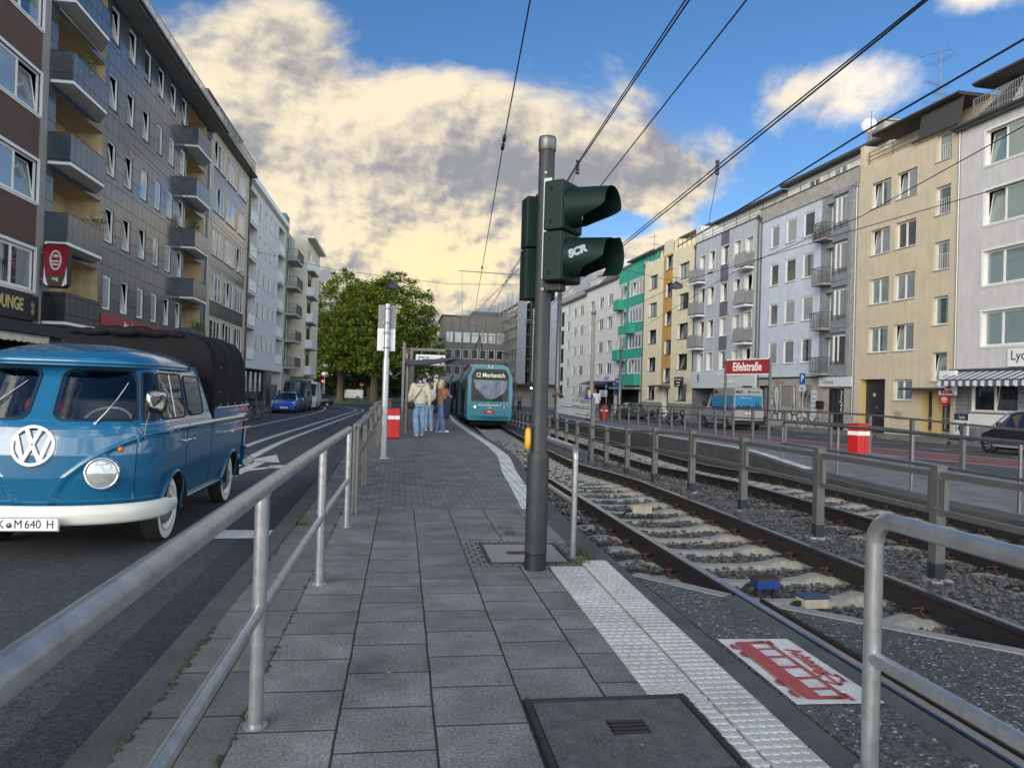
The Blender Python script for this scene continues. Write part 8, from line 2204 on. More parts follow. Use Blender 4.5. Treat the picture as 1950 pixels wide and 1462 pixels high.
# ------------------------------------------------------------------ trees
def leafmat(name, c1, c2):
    m = bpy.data.materials.new(name); m.use_nodes = True; MATS[name] = m
    nt = m.node_tree; N = nt.nodes; Lk = nt.links; b = N['Principled BSDF']; b.inputs['Roughness'].default_value = .55
    g = N.new('ShaderNodeNewGeometry'); n = N.new('ShaderNodeTexNoise'); n.inputs['Scale'].default_value = .35; n.inputs['Detail'].default_value = 6
    tc = N.new('ShaderNodeTexCoord'); Lk.new(tc.outputs['Object'], n.inputs['Vector'])
    mx = N.new('ShaderNodeMix'); mx.data_type = 'RGBA'; mx.inputs['A'].default_value = (*c1,1); mx.inputs['B'].default_value = (*c2,1)
    ad = N.new('ShaderNodeMath'); ad.operation = 'MULTIPLY_ADD'; ad.inputs[1].default_value = .45; Lk.new(g.outputs['Random Per Island'], ad.inputs[0])
    rg = N.new('ShaderNodeMapRange'); rg.inputs['From Min'].default_value = .35; rg.inputs['From Max'].default_value = .65; rg.inputs['To Max'].default_value = .6; Lk.new(n.outputs['Fac'], rg.inputs['Value']); Lk.new(rg.outputs[0], ad.inputs[2])
    Lk.new(ad.outputs[0], mx.inputs['Factor']); Lk.new(mx.outputs['Result'], b.inputs['Base Color'])
    tr = N.new('ShaderNodeBsdfTranslucent'); Lk.new(mx.outputs['Result'], tr.inputs['Color']); ms = N.new('ShaderNodeMixShader'); ms.inputs[0].default_value = .3
    Lk.new(b.outputs[0], ms.inputs[1]); Lk.new(tr.outputs[0], ms.inputs[2]); Lk.new(ms.outputs[0], N['Material Output'].inputs[0]); return m
leafmat('leaves', (.080,.140,.018), (.27,.33,.045)); leafmat('leaves_shaded', (.014,.030,.007), (.045,.072,.014))  # second leaf tone has the shade of the background trees in its colour
def tree(loc, label, lobes, trunk_h, trunk_r, n, sz, seed, lm='leaves', group=None, lean=(0,0)):
    e = empty('plane_tree', loc, 0, label, 'tree', group); rr = random.Random(seed)
    m = MB(); top = Vector((lean[0],lean[1],trunk_h))
    m.tube([(0,0,-.4),(0,0,.4),(lean[0]*.4,lean[1]*.4,trunk_h*.5),top],[trunk_r*1.5,trunk_r*1.1,trunk_r*.9,trunk_r*.8],12)
    for (c,r) in lobes:
        c = Vector(c); mid = top.lerp(c,.5)+Vector((rr.uniform(-1,1),rr.uniform(-1,1),rr.uniform(-.5,1)))
        m.tube([top-Vector((0,0,.6)),mid,c],[trunk_r*.5,trunk_r*.3,trunk_r*.1],7)
        for _ in range(4):
            q = c+Vector((rr.uniform(-1,1)*r[0],rr.uniform(-1,1)*r[1],rr.uniform(-.6,.8)*r[2]))*.75; m.tube([mid,(mid+q)/2+Vector((0,0,.3)),q],[trunk_r*.18,trunk_r*.1,trunk_r*.03],5)
    m.build('trunk', MATS['bark'], e)
    m = MB(); vol = [r[0]*r[1]*r[2] for c,r in lobes]; tot = sum(v**.72 for v in vol)
    for (c,r),v in zip(lobes,vol):
        k = int(n*v**.72/tot); c = Vector(c)
        nclump = max(8,int(k/34))
        for _ in range(nclump):
            u = Vector((rr.gauss(0,1),rr.gauss(0,1),rr.gauss(0,1))).normalized(); q = .55+.47*rr.random()**.7
            bump = 1+.22*mnoise.noise(u*2.2+c)
            cc = c+Vector((u.x*r[0],u.y*r[1],u.z*r[2]))*q*bump; cr = rr.uniform(.5,1.15)*sz*3.0
            for _ in range(34):
                d_ = Vector((rr.gauss(0,1),rr.gauss(0,1),rr.gauss(0,.75)))*cr*.5; p = cc+d_
                a = (Vector((rr.uniform(-1,1),rr.uniform(-1,1),rr.uniform(-.7,.3)))+u*.3).normalized(); b = a.cross(Vector((rr.uniform(-.5,.5),rr.uniform(-.5,.5),1))).normalized(); s = sz*rr.uniform(.55,1.2)
                m.add([p-a*s*.9,p-b*s*.62-a*s*.1,p+a*s*.9,p+b*s*.62-a*s*.1], [(0,1,2,3)])
    m.build('crown', MATS[lm], e); return e
gy = gz(122)
tree((-9.9,123,gy), 'left one of the two large plane trees closing the street', [((-1,0,15.5),(4.6,4.6,5.2)),((-2.4,-2,11),(4.0,4.2,4.2)),((2.0,1,13.5),(4.6,4.5,5)),((2.2,-2.5,9.2),(4.2,3.6,3.6)),((-3.0,0,8.0),(3.3,3.6,3.0)),((.2,2,19),(3.2,3.2,2.8)),((.5,-3,7.5),(3.6,3.0,2.6)),((3.4,1,17),(3.4,3.4,3.4)),((4.,-4,6.6),(4.,2.6,2.2)),((-3.6,-3,6.2),(3,2.6,2.2))], 6.2,.62, 30000,.27, 31)
tree((-4.4,121,gy), 'right one of the two large plane trees, its thick trunk left of the platform sign', [((2.0,0,16.),(4.6,4.6,5.2)),((5.2,-1,12.5),(4.8,4.6,4.8)),((8.4,0,9.4),(3.4,3.8,4.2)),((0.2,-2.5,11.5),(4.5,4.0,4.2)),((3.6,-3,8.6),(4.4,3.6,3.4)),((-.5,1,9.5),(4.5,4,3.4)),((3.2,1,19.2),(3.2,3.0,2.6)),((6.6,-1,15.8),(3.0,3,2.8)),((9.6,0,6.8),(2.4,3,2.6)),((-1.2,0,16.5),(3.2,3.4,3.4)),((7.6,-2,12.6),(3.2,3,3)),((-2.4,-1,14),(3.4,3.4,3.6)),((.5,0,18.2),(3,3,2.8)),((6.2,-3,6.8),(3.6,2.6,2.2)),((-.2,-3.4,7.4),(3.6,2.4,2.0))], 6.5,.72, 38000,.27, 32)
base = tree((-22,150,gz(150)), 'dark plane tree behind the left crown, under which the road turns away', [((0,0,13),(6,5,6)),((-4,0,9),(5,4,5)),((5,0,9.5),(5,4,5)),((0,-1,6),(6,4,3.5)),((1,0,17),(4,4,3.5))], 4.,.5, 6500,.5, 33, 'leaves_shaded')
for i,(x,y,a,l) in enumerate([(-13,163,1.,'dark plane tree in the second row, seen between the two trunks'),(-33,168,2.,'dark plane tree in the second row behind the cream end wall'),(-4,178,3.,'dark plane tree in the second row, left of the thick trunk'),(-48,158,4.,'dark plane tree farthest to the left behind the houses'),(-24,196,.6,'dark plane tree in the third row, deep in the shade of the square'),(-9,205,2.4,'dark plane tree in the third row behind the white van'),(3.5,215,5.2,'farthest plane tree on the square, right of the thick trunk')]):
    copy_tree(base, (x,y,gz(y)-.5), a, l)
# hedge line in the dark far off
m = MB(); rr = random.Random(77)
for _ in range(5200):
    p = Vector((rr.uniform(-70,2),rr.uniform(216,226),gz(220)+rr.random()*5.0)); a = Vector((rr.uniform(-1,1),rr.uniform(-1,1),rr.uniform(-1,1))).normalized(); b = a.orthogonal().normalized(); s = rr.uniform(.5,1.)
    m.add([p-a*s,p-b*s*.7,p+a*s,p+b*s*.7], [(0,1,2,3)])
tag(m.build('far_greenery', MATS['leaves_shaded']), None, None, None, 'stuff')

# ------------------------------------------------------------------ people
def voxel(name, mb, mt, par, vox=.012, smooth=4):
    me = mb.mesh(name, MATS[mt]); o = link(name, me, par)
    r_ = o.modifiers.new('r','REMESH'); r_.mode = 'VOXEL'; r_.voxel_size = vox; r_.use_smooth_shade = True
    s_ = o.modifiers.new('s','SMOOTH'); s_.factor = .5; s_.iterations = smooth
    bpy.context.view_layer.update(); dg = bpy.context.evaluated_depsgraph_get()
    nm = bpy.data.meshes.new_from_object(o.evaluated_get(dg), depsgraph=dg); o.modifiers.clear(); o.data = nm
    nm.materials.clear(); nm.materials.append(MATS[mt])
    for p in nm.polygons: p.use_smooth = True
    return o
def limb(mb, pts, rs, n=12):
    for p,r in zip(pts,rs): mb.sphere(p,r,r,r,n,8)
    mb.tube(pts, rs, n)
def torso(mb, secs, n=18):
    """secs: (x,y,z,rx,ry)"""
    rs = [[(x+rx*math.cos(2*PI*k/n),y+ry*math.sin(2*PI*k/n),z) for k in range(n)] for x,y,z,rx,ry in secs]
    mb.rings(rs,0,True,True,True)
def hand(mb, w, d, up, s=1.):
    """palm and five fingers from wrist w pointing along d; up is the back of the hand"""
    w = Vector(w); d = Vector(d).normalized(); up = Vector(up); up = (up-d*up.dot(d)).normalized(); sd = d.cross(up)
    c = w+d*.05*s; mb.obox(c, d*.045*s, sd*.036*s, up*.014*s)
    for i,(q,L_) in enumerate(((-.030,.068),(-.010,.078),(.011,.073),(.030,.056))):
        a = w+d*.09*s+sd*q*s; b = a+(d*.8-up*.35).normalized()*L_*.5*s; c2 = b+(d*.45-up*.9).normalized()*L_*.5*s
        limb(mb,[a,b,c2],[.0095*s,.009*s,.0075*s],6)
    a = w+d*.03*s-sd*.034*s; b = a+(d*.6-sd*.7-up*.2).normalized()*.035*s; limb(mb,[a,b,b+(d*.9-sd*.1-up*.3).normalized()*.03*s],[.012*s,.011*s,.009*s],6)
def person(loc, rz, label, skin='skin', hair='hair_dark', top='jacket_cream', legs='denim', shoes='cloth_white', s=1., J=None, hairlen=0, female=False, coat=0., group=None, vox=.013, baggy=1., shirt_z=.92):
    """local +y is forward"""
    e = empty('person', loc, rz, label, 'person', group)
    D = dict(pel=(0,0,.95),che=(0,.0,1.28),nek=(0,-.01,1.50),hed=(0,.015,1.64),look=0.,
        shL=(-.185,-.01,1.43),shR=(.185,-.01,1.43),elL=(-.235,-.03,1.14),elR=(.235,-.03,1.14),wrL=(-.24,.05,.89),wrR=(.24,.05,.89),
        hiL=(-.09,0,.93),hiR=(.09,0,.93),knL=(-.10,.02,.50),knR=(.10,.02,.50),anL=(-.105,-.02,.09),anR=(.105,-.02,.09))
    if female: D['shL'] = (-.165,-.01,1.42); D['shR'] = (.165,-.01,1.42)
    if J: D.update(J)
    V = {k:(Vector(v)*s if isinstance(v,tuple) else v) for k,v in D.items()}
    m = MB(); h = V['hed']; lk = V['look']
    # skull, jaw, face: turned by lk about the vertical
    st = len(m.v); m.sphere((0,-.01,.025),.074,.094,.098,18,12); m.sphere((0,.022,-.055),.055,.066,.062,16,10); m.sphere((0,.045,-.095),.030,.030,.026,10,8)
    m.tube([(0,.082,.025),(0,.100,-.012),(0,.096,-.028)],[.010,.016,.015],8)
    for sg in (-1,1): m.sphere((sg*.076,-.005,-.01),.012,.024,.034,8,6); m.sphere((sg*.030,.072,.022),.016,.014,.010,8,6)
    m.sphere((0,.082,-.056),.024,.012,.009,10,6)
    m.xf(Matrix.Translation(h) @ Matrix.Rotation(-lk,4,'Z') @ Matrix.Scale(s,4), st)
    limb(m,[V['nek']-Vector((0,0,.06*s)),h-Vector((0,0,.08*s))],[.058*s,.050*s])
    torso(m,[(*(V['pel']-Vector((0,0,.05))),.14*s,.10*s),(*V['pel'].lerp(V['che'],.4),.125*s,.09*s),(*V['che'],.15*s,.10*s),(*V['nek'],.08*s,.06*s)])
    for q in 'LR':
        limb(m,[V['sh'+q],V['el'+q],V['wr'+q]],[.052*s,.040*s,.027*s]); limb(m,[V['hi'+q],V['kn'+q],V['an'+q]],[.08*s,.052*s,.038*s])
        limb(m,[V['an'+q]-Vector((0,.03,.035))*s,V['an'+q]+Vector((0,.14,-.055))*s],[.036*s,.026*s])
        dirn = (V['wr'+q]-V['el'+q]); hand(m, V['wr'+q], dirn, Vector((-1 if q == 'L' else 1,0,.2)), s)
    voxel('body', m, skin, e, vox*.62, 2)
    # eyes
    m = MB(); RM = Matrix.Translation(h) @ Matrix.Rotation(-lk,4,'Z') @ Matrix.Scale(s,4)
    for sg in (-1,1): m.sphere((sg*.030,.083,.020),.010,.005,.006,8,6)
    m.xf(RM); m.build('eyes', MATS['black'], e)
    # hair
    m = MB(); m.sphere((0,-.022,.040),.088,.100,.098,18,12)
    if hairlen: 
        for a in range(-4,5):
            t = PI*1.5+a*.33; x = .078*math.cos(t); y = -.02+.085*math.sin(t); limb(m,[(x,y,.03),(x*1.1,y*1.08-.01,-.08),(x*1.0,y*1.0-.02,-.10-hairlen)],[.034,.038,.022],8)
    else:
        for a in range(14): t = 2*PI*a/14; m.sphere((.05*math.cos(t),-.02+.055*math.sin(t),.10+.018*math.sin(a*3)),.034,.034,.03,8,6)
    m.xf(RM); 
    hm = voxel('hair', m, hair, e, .012, 2)
    # cut the face free
    bm = bmesh.new(); bm.from_mesh(hm.data); iv = RM.inverted(); 
    dl = [v for v in bm.verts if (lambda p: p.y > .035 and p.z < .075)(iv @ v.co)]; bmesh.ops.delete(bm, geom=dl, context='VERTS'); bm.to_mesh(hm.data); bm.free()
    # trousers
    b = baggy; m = MB(); torso(m,[(*(V['pel']+Vector((0,0,.06))),.145*s,.108*s),(*(V['pel']-Vector((0,0,.03))),.165*s,.122*s),(*(V['pel']-Vector((0,0,.12))),.165*s,.118*s)])
    for q in 'LR': limb(m,[V['hi'+q]-Vector((0,0,.02)),V['hi'+q].lerp(V['kn'+q],.5),V['kn'+q],V['kn'+q].lerp(V['an'+q],.5),V['an'+q]+Vector((0,-.01,0))],[.098*s,.088*s*b**.3,.070*s*b,.070*s*b,.068*s*b])
    voxel('trousers', m, legs, e, vox, 3)
    # jacket or top
    m = MB(); k = 1.0+coat
    torso(m,[(V['pel'].x,V['pel'].y,shirt_z*s-.02,.158*s*k,.12*s*k),(V['pel'].x,V['pel'].y,(shirt_z+.05)*s,.172*s*k,.128*s*k),(*V['pel'].lerp(V['che'],.55),.165*s*k,.122*s*k),(*V['che'],.185*s*k,.128*s*k),(*V['che'].lerp(V['nek'],.62),.165*s*k,.10*s*k),(*V['nek'],.075*s,.068*s)])
    for q in 'LR': limb(m,[V['sh'+q],V['sh'+q].lerp(V['el'+q],.5),V['el'+q],V['el'+q].lerp(V['wr'+q],.5),V['wr'+q].lerp(V['el'+q],.06)],[.078*s*k,.070*s*k,.062*s*k,.058*s*k,.046*s*k])
    voxel('jacket' if coat else 'top', m, top, e, vox, 3)
    for q in 'LR':
        m = MB(); a = V['an'+q]; limb(m,[a-Vector((0,.035,.045))*s,a+Vector((0,.06,-.045))*s,a+Vector((0,.16,-.058))*s],[.045*s,.044*s,.034*s]); m.box(a.x-.042*s,a.y-.075*s,a.z-.092*s,a.x+.042*s,a.y+.19*s,a.z-.066*s); voxel('shoe', m, shoes, e, .012, 2)
    return e
# man walking away with cream jacket and shoulder bag
ez = pz(22.0)
man = person((.53,22.0,ez), .12, 'person from behind in cream hooded jacket and light jeans with black shoulder bag', hair='hair_dark', top='jacket_cream', legs='denim', shoes='cloth_white', s=1.03, coat=.16, baggy=1.22, shirt_z=.93,
    J=dict(anL=(-.09,-.16,.10),knL=(-.10,.05,.50),anR=(.085,.10,.09),knR=(.10,.08,.50),elL=(-.27,.02,1.15),wrL=(-.25,.13,.93),elR=(.27,-.08,1.15),wrR=(.28,-.02,.88)))
m = MB(); torso(m,[(0,-.04,1.43,.12,.095),(0,-.075,1.49,.135,.10),(0,-.05,1.545,.105,.085)]); voxel('hood', m, 'jacket_cream', man, .012, 3)
m = MB(); torso(m,[(0,-.035,1.50,.10,.085),(0,-.055,1.565,.098,.078)]); voxel('hood_lining', m, 'hood_blue', man, .012, 2)
m = MB(); m.tube([(.10,-.06,1.50),(.0,-.165,1.33),(-.16,-.17,1.12),(-.24,-.12,.99)],.013,6); bg_ = m.build('bag_strap', MATS['cloth_black'], man)
m = MB(); m.sphere((-.265,-.07,.90),.115,.14,.115,16,10); voxel('shoulder_bag', m, 'cloth_black', man, .014, 3)
# blonde woman in profile with a dark coat over her arm
wz = pz(24.6)
wom = person((1.30,24.6,wz), -R(78), 'blonde person in brown top and wide jeans holding a navy coat', hair='hair_blonde', top='cloth_brown', legs='denim_mid', shoes='cloth_white', s=.985, female=True, hairlen=.06, baggy=1.35, shirt_z=.98,
    J=dict(elL=(-.20,.06,1.16),wrL=(-.10,.26,1.16),elR=(.20,.06,1.16),wrR=(.06,.28,1.20),anL=(-.10,-.06,.09),anR=(.10,.08,.09)))
m = MB(); torso(m,[(.16,.16,1.20,.075,.10),(.18,.17,1.05,.08,.13),(.18,.16,.80,.075,.12),(.17,.15,.50,.06,.09),(.16,.15,.44,.03,.05)]); voxel('coat', m, 'cloth_navy', wom, .014, 3)
wom2 = person((.93,25.6,pz(25.6)), R(20), 'person half hidden behind the shelter pane, with a pale backpack and light jeans', hair='hair_brown', top='cloth_black', legs='denim', shoes='cloth_white', s=.95, female=True, hairlen=.12, baggy=1.2)
m = MB(); m.sphere((.04,-.20,1.22),.15,.11,.22,14,10); voxel('backpack', m, 'jacket_cream', wom2, .015, 3)
person((1.43,25.8,pz(25.8)), -R(60), 'person with dark hair and a brown top just behind the blonde one', skin='skin_dark', hair='hair_dark', top='cloth_brown', legs='denim_mid', shoes='cloth_black', s=.96, baggy=1.1, J=dict(elR=(.21,.10,1.20),wrR=(.06,.16,1.46)))
# couple on the other platform
cz = p2z(41.8)
person((10.75,41.6,cz), R(8), 'person with long blonde hair, royal blue top and black trousers on the far platform', hair='hair_blonde', top='cloth_royal', legs='cloth_black', shoes='cloth_black', s=1.0, female=True, hairlen=.26, vox=.016)
person((11.3,42.0,cz), R(25), 'person in white patterned hoodie and pale jeans beside the blonde one on the far platform', hair='hair_brown', top='cloth_white', legs='denim', shoes='cloth_white', s=1.04, coat=.12, vox=.016, J=dict(hed=(-.06,.06,1.62),elR=(.24,.0,1.15),wrR=(.23,.08,.92)))
pz2 = p2z(46)
person((9.55,44.6,p2z(44.6)), R(175), 'person holding up something flat with both arms beside the grey catenary mast', hair='hair_brown', top='cloth_grey', legs='denim_mid', shoes='cloth_black', s=1.02, vox=.016, baggy=1.3, J=dict(elL=(-.30,.14,1.30),wrL=(-.16,.26,1.46),elR=(.34,.12,1.30),wrR=(.24,.26,1.44)))
bd = empty('tablet', (9.50,44.30,p2z(44.6)+1.47), R(12), 'flat dark board held up by the person beside the grey catenary mast', 'board'); m = MB(); m.box(-.32,-.01,-.06,.12,.01,.10); m.build('board', MATS['black'], bd); m = MB(); m.box(-.30,-.014,-.05,.10,-.0105,.09); m.build('face', MATS['cloth_grey'], bd)
person((9.9,66,p2z(54)-.15), R(185), 'person in a blue shirt and dark trousers far off to the right of the tram', hair='hair_dark', top='cloth_blue', legs='cloth_black', shoes='cloth_black', s=1.03, vox=.018)
person((10.9,68,p2z(54)-.15), R(170), 'person in pale clothes behind the blue shirted one, right of the tram', hair='hair_dark', top='cloth_grey', legs='cloth_black', shoes='cloth_black', s=1.0, vox=.02)

# ------------------------------------------------------------------ stop furniture
def bin_(loc, rz, label):
    e = empty('litter_bin', loc, rz, label, 'litter bin', 'red litter bins of the stop')
    m = MB(); m.box(-.19,-.16,.0,.19,.16,.765); m.build('bin_body', MATS['red'], e, bevel=.018, seg=3)
    m = MB(); m.box(-.193,-.163,.50,.193,.163,.60); m.build('white_band', MATS['white'], e)
    m = MB(); m.box(-.19,-.16,.70+.066,.19,.16,.79); m.build('lid', MATS['red'], e, bevel=.008)
    m = MB(); m.box(-.012+.05,-.164,.03,-.006+.05,-.162,.76); m.build('door_gap', MATS['black'], e)
    m = MB(); m.box(.10,.16,-.3,.17,.23,.80); m.build('post', MATS['fence_grey'], e); return e
bin_((-.235,20.3,pz(20.3)+.02), .05, 'red bin with white stripe on the near platform behind the galvanised sign pole')
b2 = bin_((11.22,16.75,.09), .25, 'red bin with white stripe on the fence of the opposite platform before the ochre gate')
bin_((11.75,41.9,p2z(41.5)+.05), .2, 'red bin with white stripe beside the couple on the far platform')
# sign pole with two plates seen from behind
e = empty('sign_pole', (-.31,13.92,pz(13.92)), 0, 'galvanised pole carrying two sign plates seen from the back', 'sign pole'); z0 = -pz(13.92)
m = MB(); m.lathe([(.062,0),(.062,1.92-.1),(.050,1.98-.1),(.050,2.98+z0)],18); m.build('pole', MATS['galv'], e)
m = MB(); m.box(-.17,.05,2.53+z0,.165,.062,2.965+z0); m.build('upper_plate', MATS['steel_dark'], e, bevel=.003)
m = MB(); m.box(-.175,.05,2.105+z0,.155,.062,2.525+z0); m.build('lower_plate', MATS['cloth_white'], e, bevel=.003)
for z in (2.90,2.63,2.44,2.17):
    m = MB(); m.lathe([(.052,-.02),(.058,-.02),(.058,.02),(.052,.02)],16,0,'z',(0,0,z+z0)); m.box(-.08,.03,z-.012+z0,.08,.05,z+.012+z0); m.build('clamp', MATS['galv'], e)
m = MB(); m.lathe([(.10,.0),(.10,.02),(.062,.03)],16); m.build('base_plate', MATS['galv'], e)
# station name sign seen edge-on
e = empty('station_sign', (.0,20.7,pz(20.7)), 0, 'red station name board seen almost edge on, on two grey posts at the near platform', 'station sign')
P0 = Vector((.02,0,0)); P1 = Vector((.14,2.5,pz(23.2)-pz(20.7)))
for p in (P0,P1):
    m = MB(); m.box(p.x-.035,p.y-.035,p.z-.1,p.x+.035,p.y+.035,p.z+2.66); m.build('post', MATS['fence_grey'], e)
m = MB(); dd = (P1-P0); ax = dd/2; m.obox((P0+P1)/2+Vector((0,0,2.36)), ax*.96, Vector((.02,0,0)), Vector((0,0,.26))); bo = m.build('board', MATS['red_sign'], e)
for sg in (-1,1):
    text('lettering', 'Eifelstraße', .34, MATS['white'], bo, frame(((P0+P1)/2+Vector((sg*.024,0,2.36))), (dd*sg) if sg > 0 else -dd, (0,0,1)), .002, sx=.9)
# station name sign on the opposite platform
sz = p2z(23)
e = empty('station_sign', (11.12,24.2,sz), 0, 'red board reading Eifelstraße on two grey posts at the opposite platform', 'station sign')
Q0 = Vector((0,0,0)); Q1 = Vector((.62,-1.95,0))
for p in (Q0,Q1): m = MB(); m.box(p.x-.035,p.y-.035,-.1,p.x+.035,p.y+.035,2.66); m.build('post', MATS['fence_grey'], e)
dd = Q1-Q0; cc = (Q0+Q1)/2
m = MB(); m.obox(cc+Vector((0,0,2.38)), dd/2*.97, Vector((dd.y,-dd.x,0)).normalized()*.02, Vector((0,0,.24))); bo = m.build('board', MATS['red_sign'], e)
m = MB()
for zz in (2.13,2.63): m.obox(cc+Vector((0,0,zz)), dd/2*.97, Vector((dd.y,-dd.x,0)).normalized()*.026, Vector((0,0,.018)))
m.build('edge_strip', MATS['cloth_white'], bo)
nrm_ = Vector((dd.y,-dd.x,0)).normalized()
text('lettering', 'Eifelstraße', .40, MATS['white'], bo, frame(cc+Vector((0,0,2.375))+nrm_*.024, dd, (0,0,1)), .002, sx=.80, bold=.008)
# shelter with departure display
sz = pz(26); e = empty('tram_shelter', (.3,25.8,sz), 0, 'dark grey tram shelter with cantilever roof on the near platform', 'shelter')
m = MB(); m.box(-.06,-.06,0,.10,.10,2.45); m.build('column', MATS['shelter_grey'], e)
m = MB(); m.box(-.06,5.0,-.08,.10,5.16,2.4); m.build('column', MATS['shelter_grey'], e)
m = MB()
rs = [[(-.1,y,2.42),(.5,y,2.44),(1.62,y,2.60),(1.64,y,2.53),(.5,y,2.28),(-.1,y,2.26)] for y in (-.15,5.3)]
m.rings(rs,0,False,True,True); m.build('roof', MATS['shelter_roof'], e)
m = MB(); m.box(.0,-.05,.12,.03,5.1,2.2); m.build('back_pane', MATS['van_glass'], e) if False else None
for x in (.75,): 
    m = MB(); m.box(.10,.0,2.22,.78,.03,2.26); m.box(.755,.0,.05,.785,.03,2.26); m.box(.10,.0,.05,.78,.03,.08); m.build('end_frame', MATS['black'], e)
m = MB(); m.box(.0,.9,.0,.35,4.6,.42); m.build('bench', MATS['shelter_grey'], e, bevel=.02)
m = MB(); m.box(-.14,.3,.3,-.10,1.2,2.1); m.build('red_panel', MATS['red'], e)
sz = pz(27.5); e = empty('departure_display', (.30,27.4,sz), 0, 'grey portal frame with lit departure display above the tram shelter', 'display')
m = MB(); m.box(-.05,-.06,0,.06,.06,2.95); m.box(.06,-.06,2.85,1.25,.06,2.95); m.box(.36,-.02,2.6,.40,.02,2.85); m.box(1.0,-.02,2.6,1.04,.02,2.85); m.build('portal', MATS['fence_grey'], e)
m = MB(); m.box(.16,-.08,2.30,1.26,.08,2.72); cs = m.build('case', MATS['white_plastic'], e, bevel=.02)
m = MB(); m.box(.22,-.09,2.34,1.20,-.082,2.66); m.build('screen', MATS['screen'], cs)
m = MB()
for k,(a,b) in enumerate(((.26,.48),(.52,.66),(1.08,1.16))): m.box(a,-.095,2.60,b,-.091,2.64)
for k in range(3): m.box(.26,-.095,2.52-.075*k,.32,-.091,2.56-.075*k); m.box(.40,-.095,2.52-.075*k,.78,-.091,2.56-.075*k); m.box(1.05,-.095,2.52-.075*k,1.14,-.091,2.56-.075*k)
m.box(.22,-.093,2.52,1.20,-.0905,2.64) if False else None
m.build('display_text', MATS['black'], cs)
# information board on the fence between the tracks
e = empty('information_board', (4.86,18.9,bedz(0,19)), 0, 'long translucent timetable board on the fence between the tracks, in front of the couple', 'information board')
xa = cfx(19.4)-4.86; xb = cfx(25.6)-4.86; zc_ = -bedz(0,19)
m = MB()
for k in range(3):
    z = .74+zc_+.175*k; m.add([(xa,.5,z),(xb,6.6,z-.03),(xb,6.6,z+.135),(xa,.5,z+.165)], [(0,1,2,3)])
bo = m.build('panels', MATS['paper'], e); sd = bo.modifiers.new('t','SOLIDIFY'); sd.thickness = .012
m = MB(); rr = random.Random(12)
for k in range(3):
    for q in range(2):
        t = .05
        while t < .9:
            l = rr.uniform(.05,.25); x0,y0 = lerp(xa,xb,t),lerp(.5,6.6,t); x1,y1 = lerp(xa,xb,min(.95,t+l)),lerp(.5,6.6,min(.95,t+l)); z = .80+zc_+.175*k+.05*q-.03*t
            m.add([(x0-.02,y0,z),(x1-.02,y1,z),(x1-.02,y1,z+.025),(x0-.02,y0,z+.025)], [(0,1,2,3)]); t += l+.03
            if rr.random() < .4: break
m.build('print', MATS['steel_dark'], bo)
m = MB(); m.box(xa-.05,.40,0,xa+.05,.5,1.32+zc_); m.box(xb-.05,6.6,-.1,xb+.05,6.7,1.3+zc_); pb = m.build('post', MATS['fence_grey'], e)
m = MB()
for k in range(9): m.cyl((xa-.056,.45,.78+zc_+.06*k),(xa-.05,.45,.78+zc_+.06*k),.014,.014,8)
m.build('post_hole', MATS['black'], pb)
# road signs on the left
def rsign(loc, label, kind, h=2.3, two=False, r=.3):
    e = empty('road_sign', loc, 0, label, 'road sign'); m = MB(); m.cyl((0,0,-.1),(0,0,h+r),.035,.035,8); m.build('pole', MATS['galv'], e)
    for k in range(2 if two else 1):
        z = h-k*(2*r+.08); m = MB(); m.lathe([(.002,-.045),(r,-.045),(r,-.035),(.002,-.035)],22,0,'y',(0,0,z)); d_ = m.build('disc', MATS['red' if kind == 'no' else 'galv'], e)
        if kind == 'no': m = MB(); m.box(-r*.7,-.052,z-r*.17,r*.7,-.047,z+r*.17); m.build('bar', MATS['white'], d_)
    return e
rsign((-12.0,118,gz(118)), 'two round signs seen from the back on one post beside the cream end wall', 'back', 5.5, True, .55)
rsign((-6.8,128,gz(128)), 'red no entry sign between the trunks, right one of two', 'no', 2.9, False, .42)
rsign((-14.5,140,gz(140)), 'small red no entry sign near the white van, left one of two', 'no', 3.4, False, .42)
# bollards and posts along the tracks far off
for i,(x,y) in enumerate([(-1.4,62),(-1.8,74),(-2.0,88)]):
    e = empty('lamp_post', (x,y,gz(y)), 0, ['nearest slim grey post beyond the shelter','middle slim grey post beyond the shelter','farthest slim grey post beyond the shelter'][i], 'post'); m = MB(); m.cyl((0,0,0),(0,0,3.6),.06,.05,10); m.build('shaft', MATS['galv'], e); m = MB(); m.lathe([(.09,3.55),(.10,3.7),(.002,3.76)],10); m.build('cap', MATS['steel_dark'], e)

# ------------------------------------------------------------------ masts, wires, lamps
def mast(x, y, z, h, r0, r1, label, mt):
    e = empty('catenary_mast', (x,y,z), 0, label, 'mast'); m = MB(); m.lathe([(r0,-.2),(r1,h),(.002,h+.02)],16); m.build('shaft', MATS[mt], e)
    m = MB(); m.lathe([(r1*1.15,h-.35),(r1*1.3,h-.3),(r1*1.3,h-.1),(r1*1.1,h)],14); m.build('mast_cap', MATS['steel_dark'], e); return e
ma = mast(9.75,45.8,p2z(46)-.1,9.6,.17,.14,'thick dark grey steel mast just right of the signal pole', 'steel_dark')
m = MB()
for z in (6.2,9.0): m.bar((0,0,z),(-6.5,-.3,z+.05),.05,.05)
m.build('cantilever_arm', MATS['steel_dark'], ma)
m = MB(); m.tube([(-6.4,-.3,6.2),(-5.6,-.3,5.75),(-4.9,-.3,5.7)],.02,6); m.tube([(-6.3,-.3,9.0),(-6.2,-.3,6.25)],.012,6); m.build('steady_arm', MATS['steel_dark'], ma)
mast(15.3,58.4,gz(58,RY),8.9,.20,.15,'pale concrete mast in front of the white houses', 'pole_concrete')
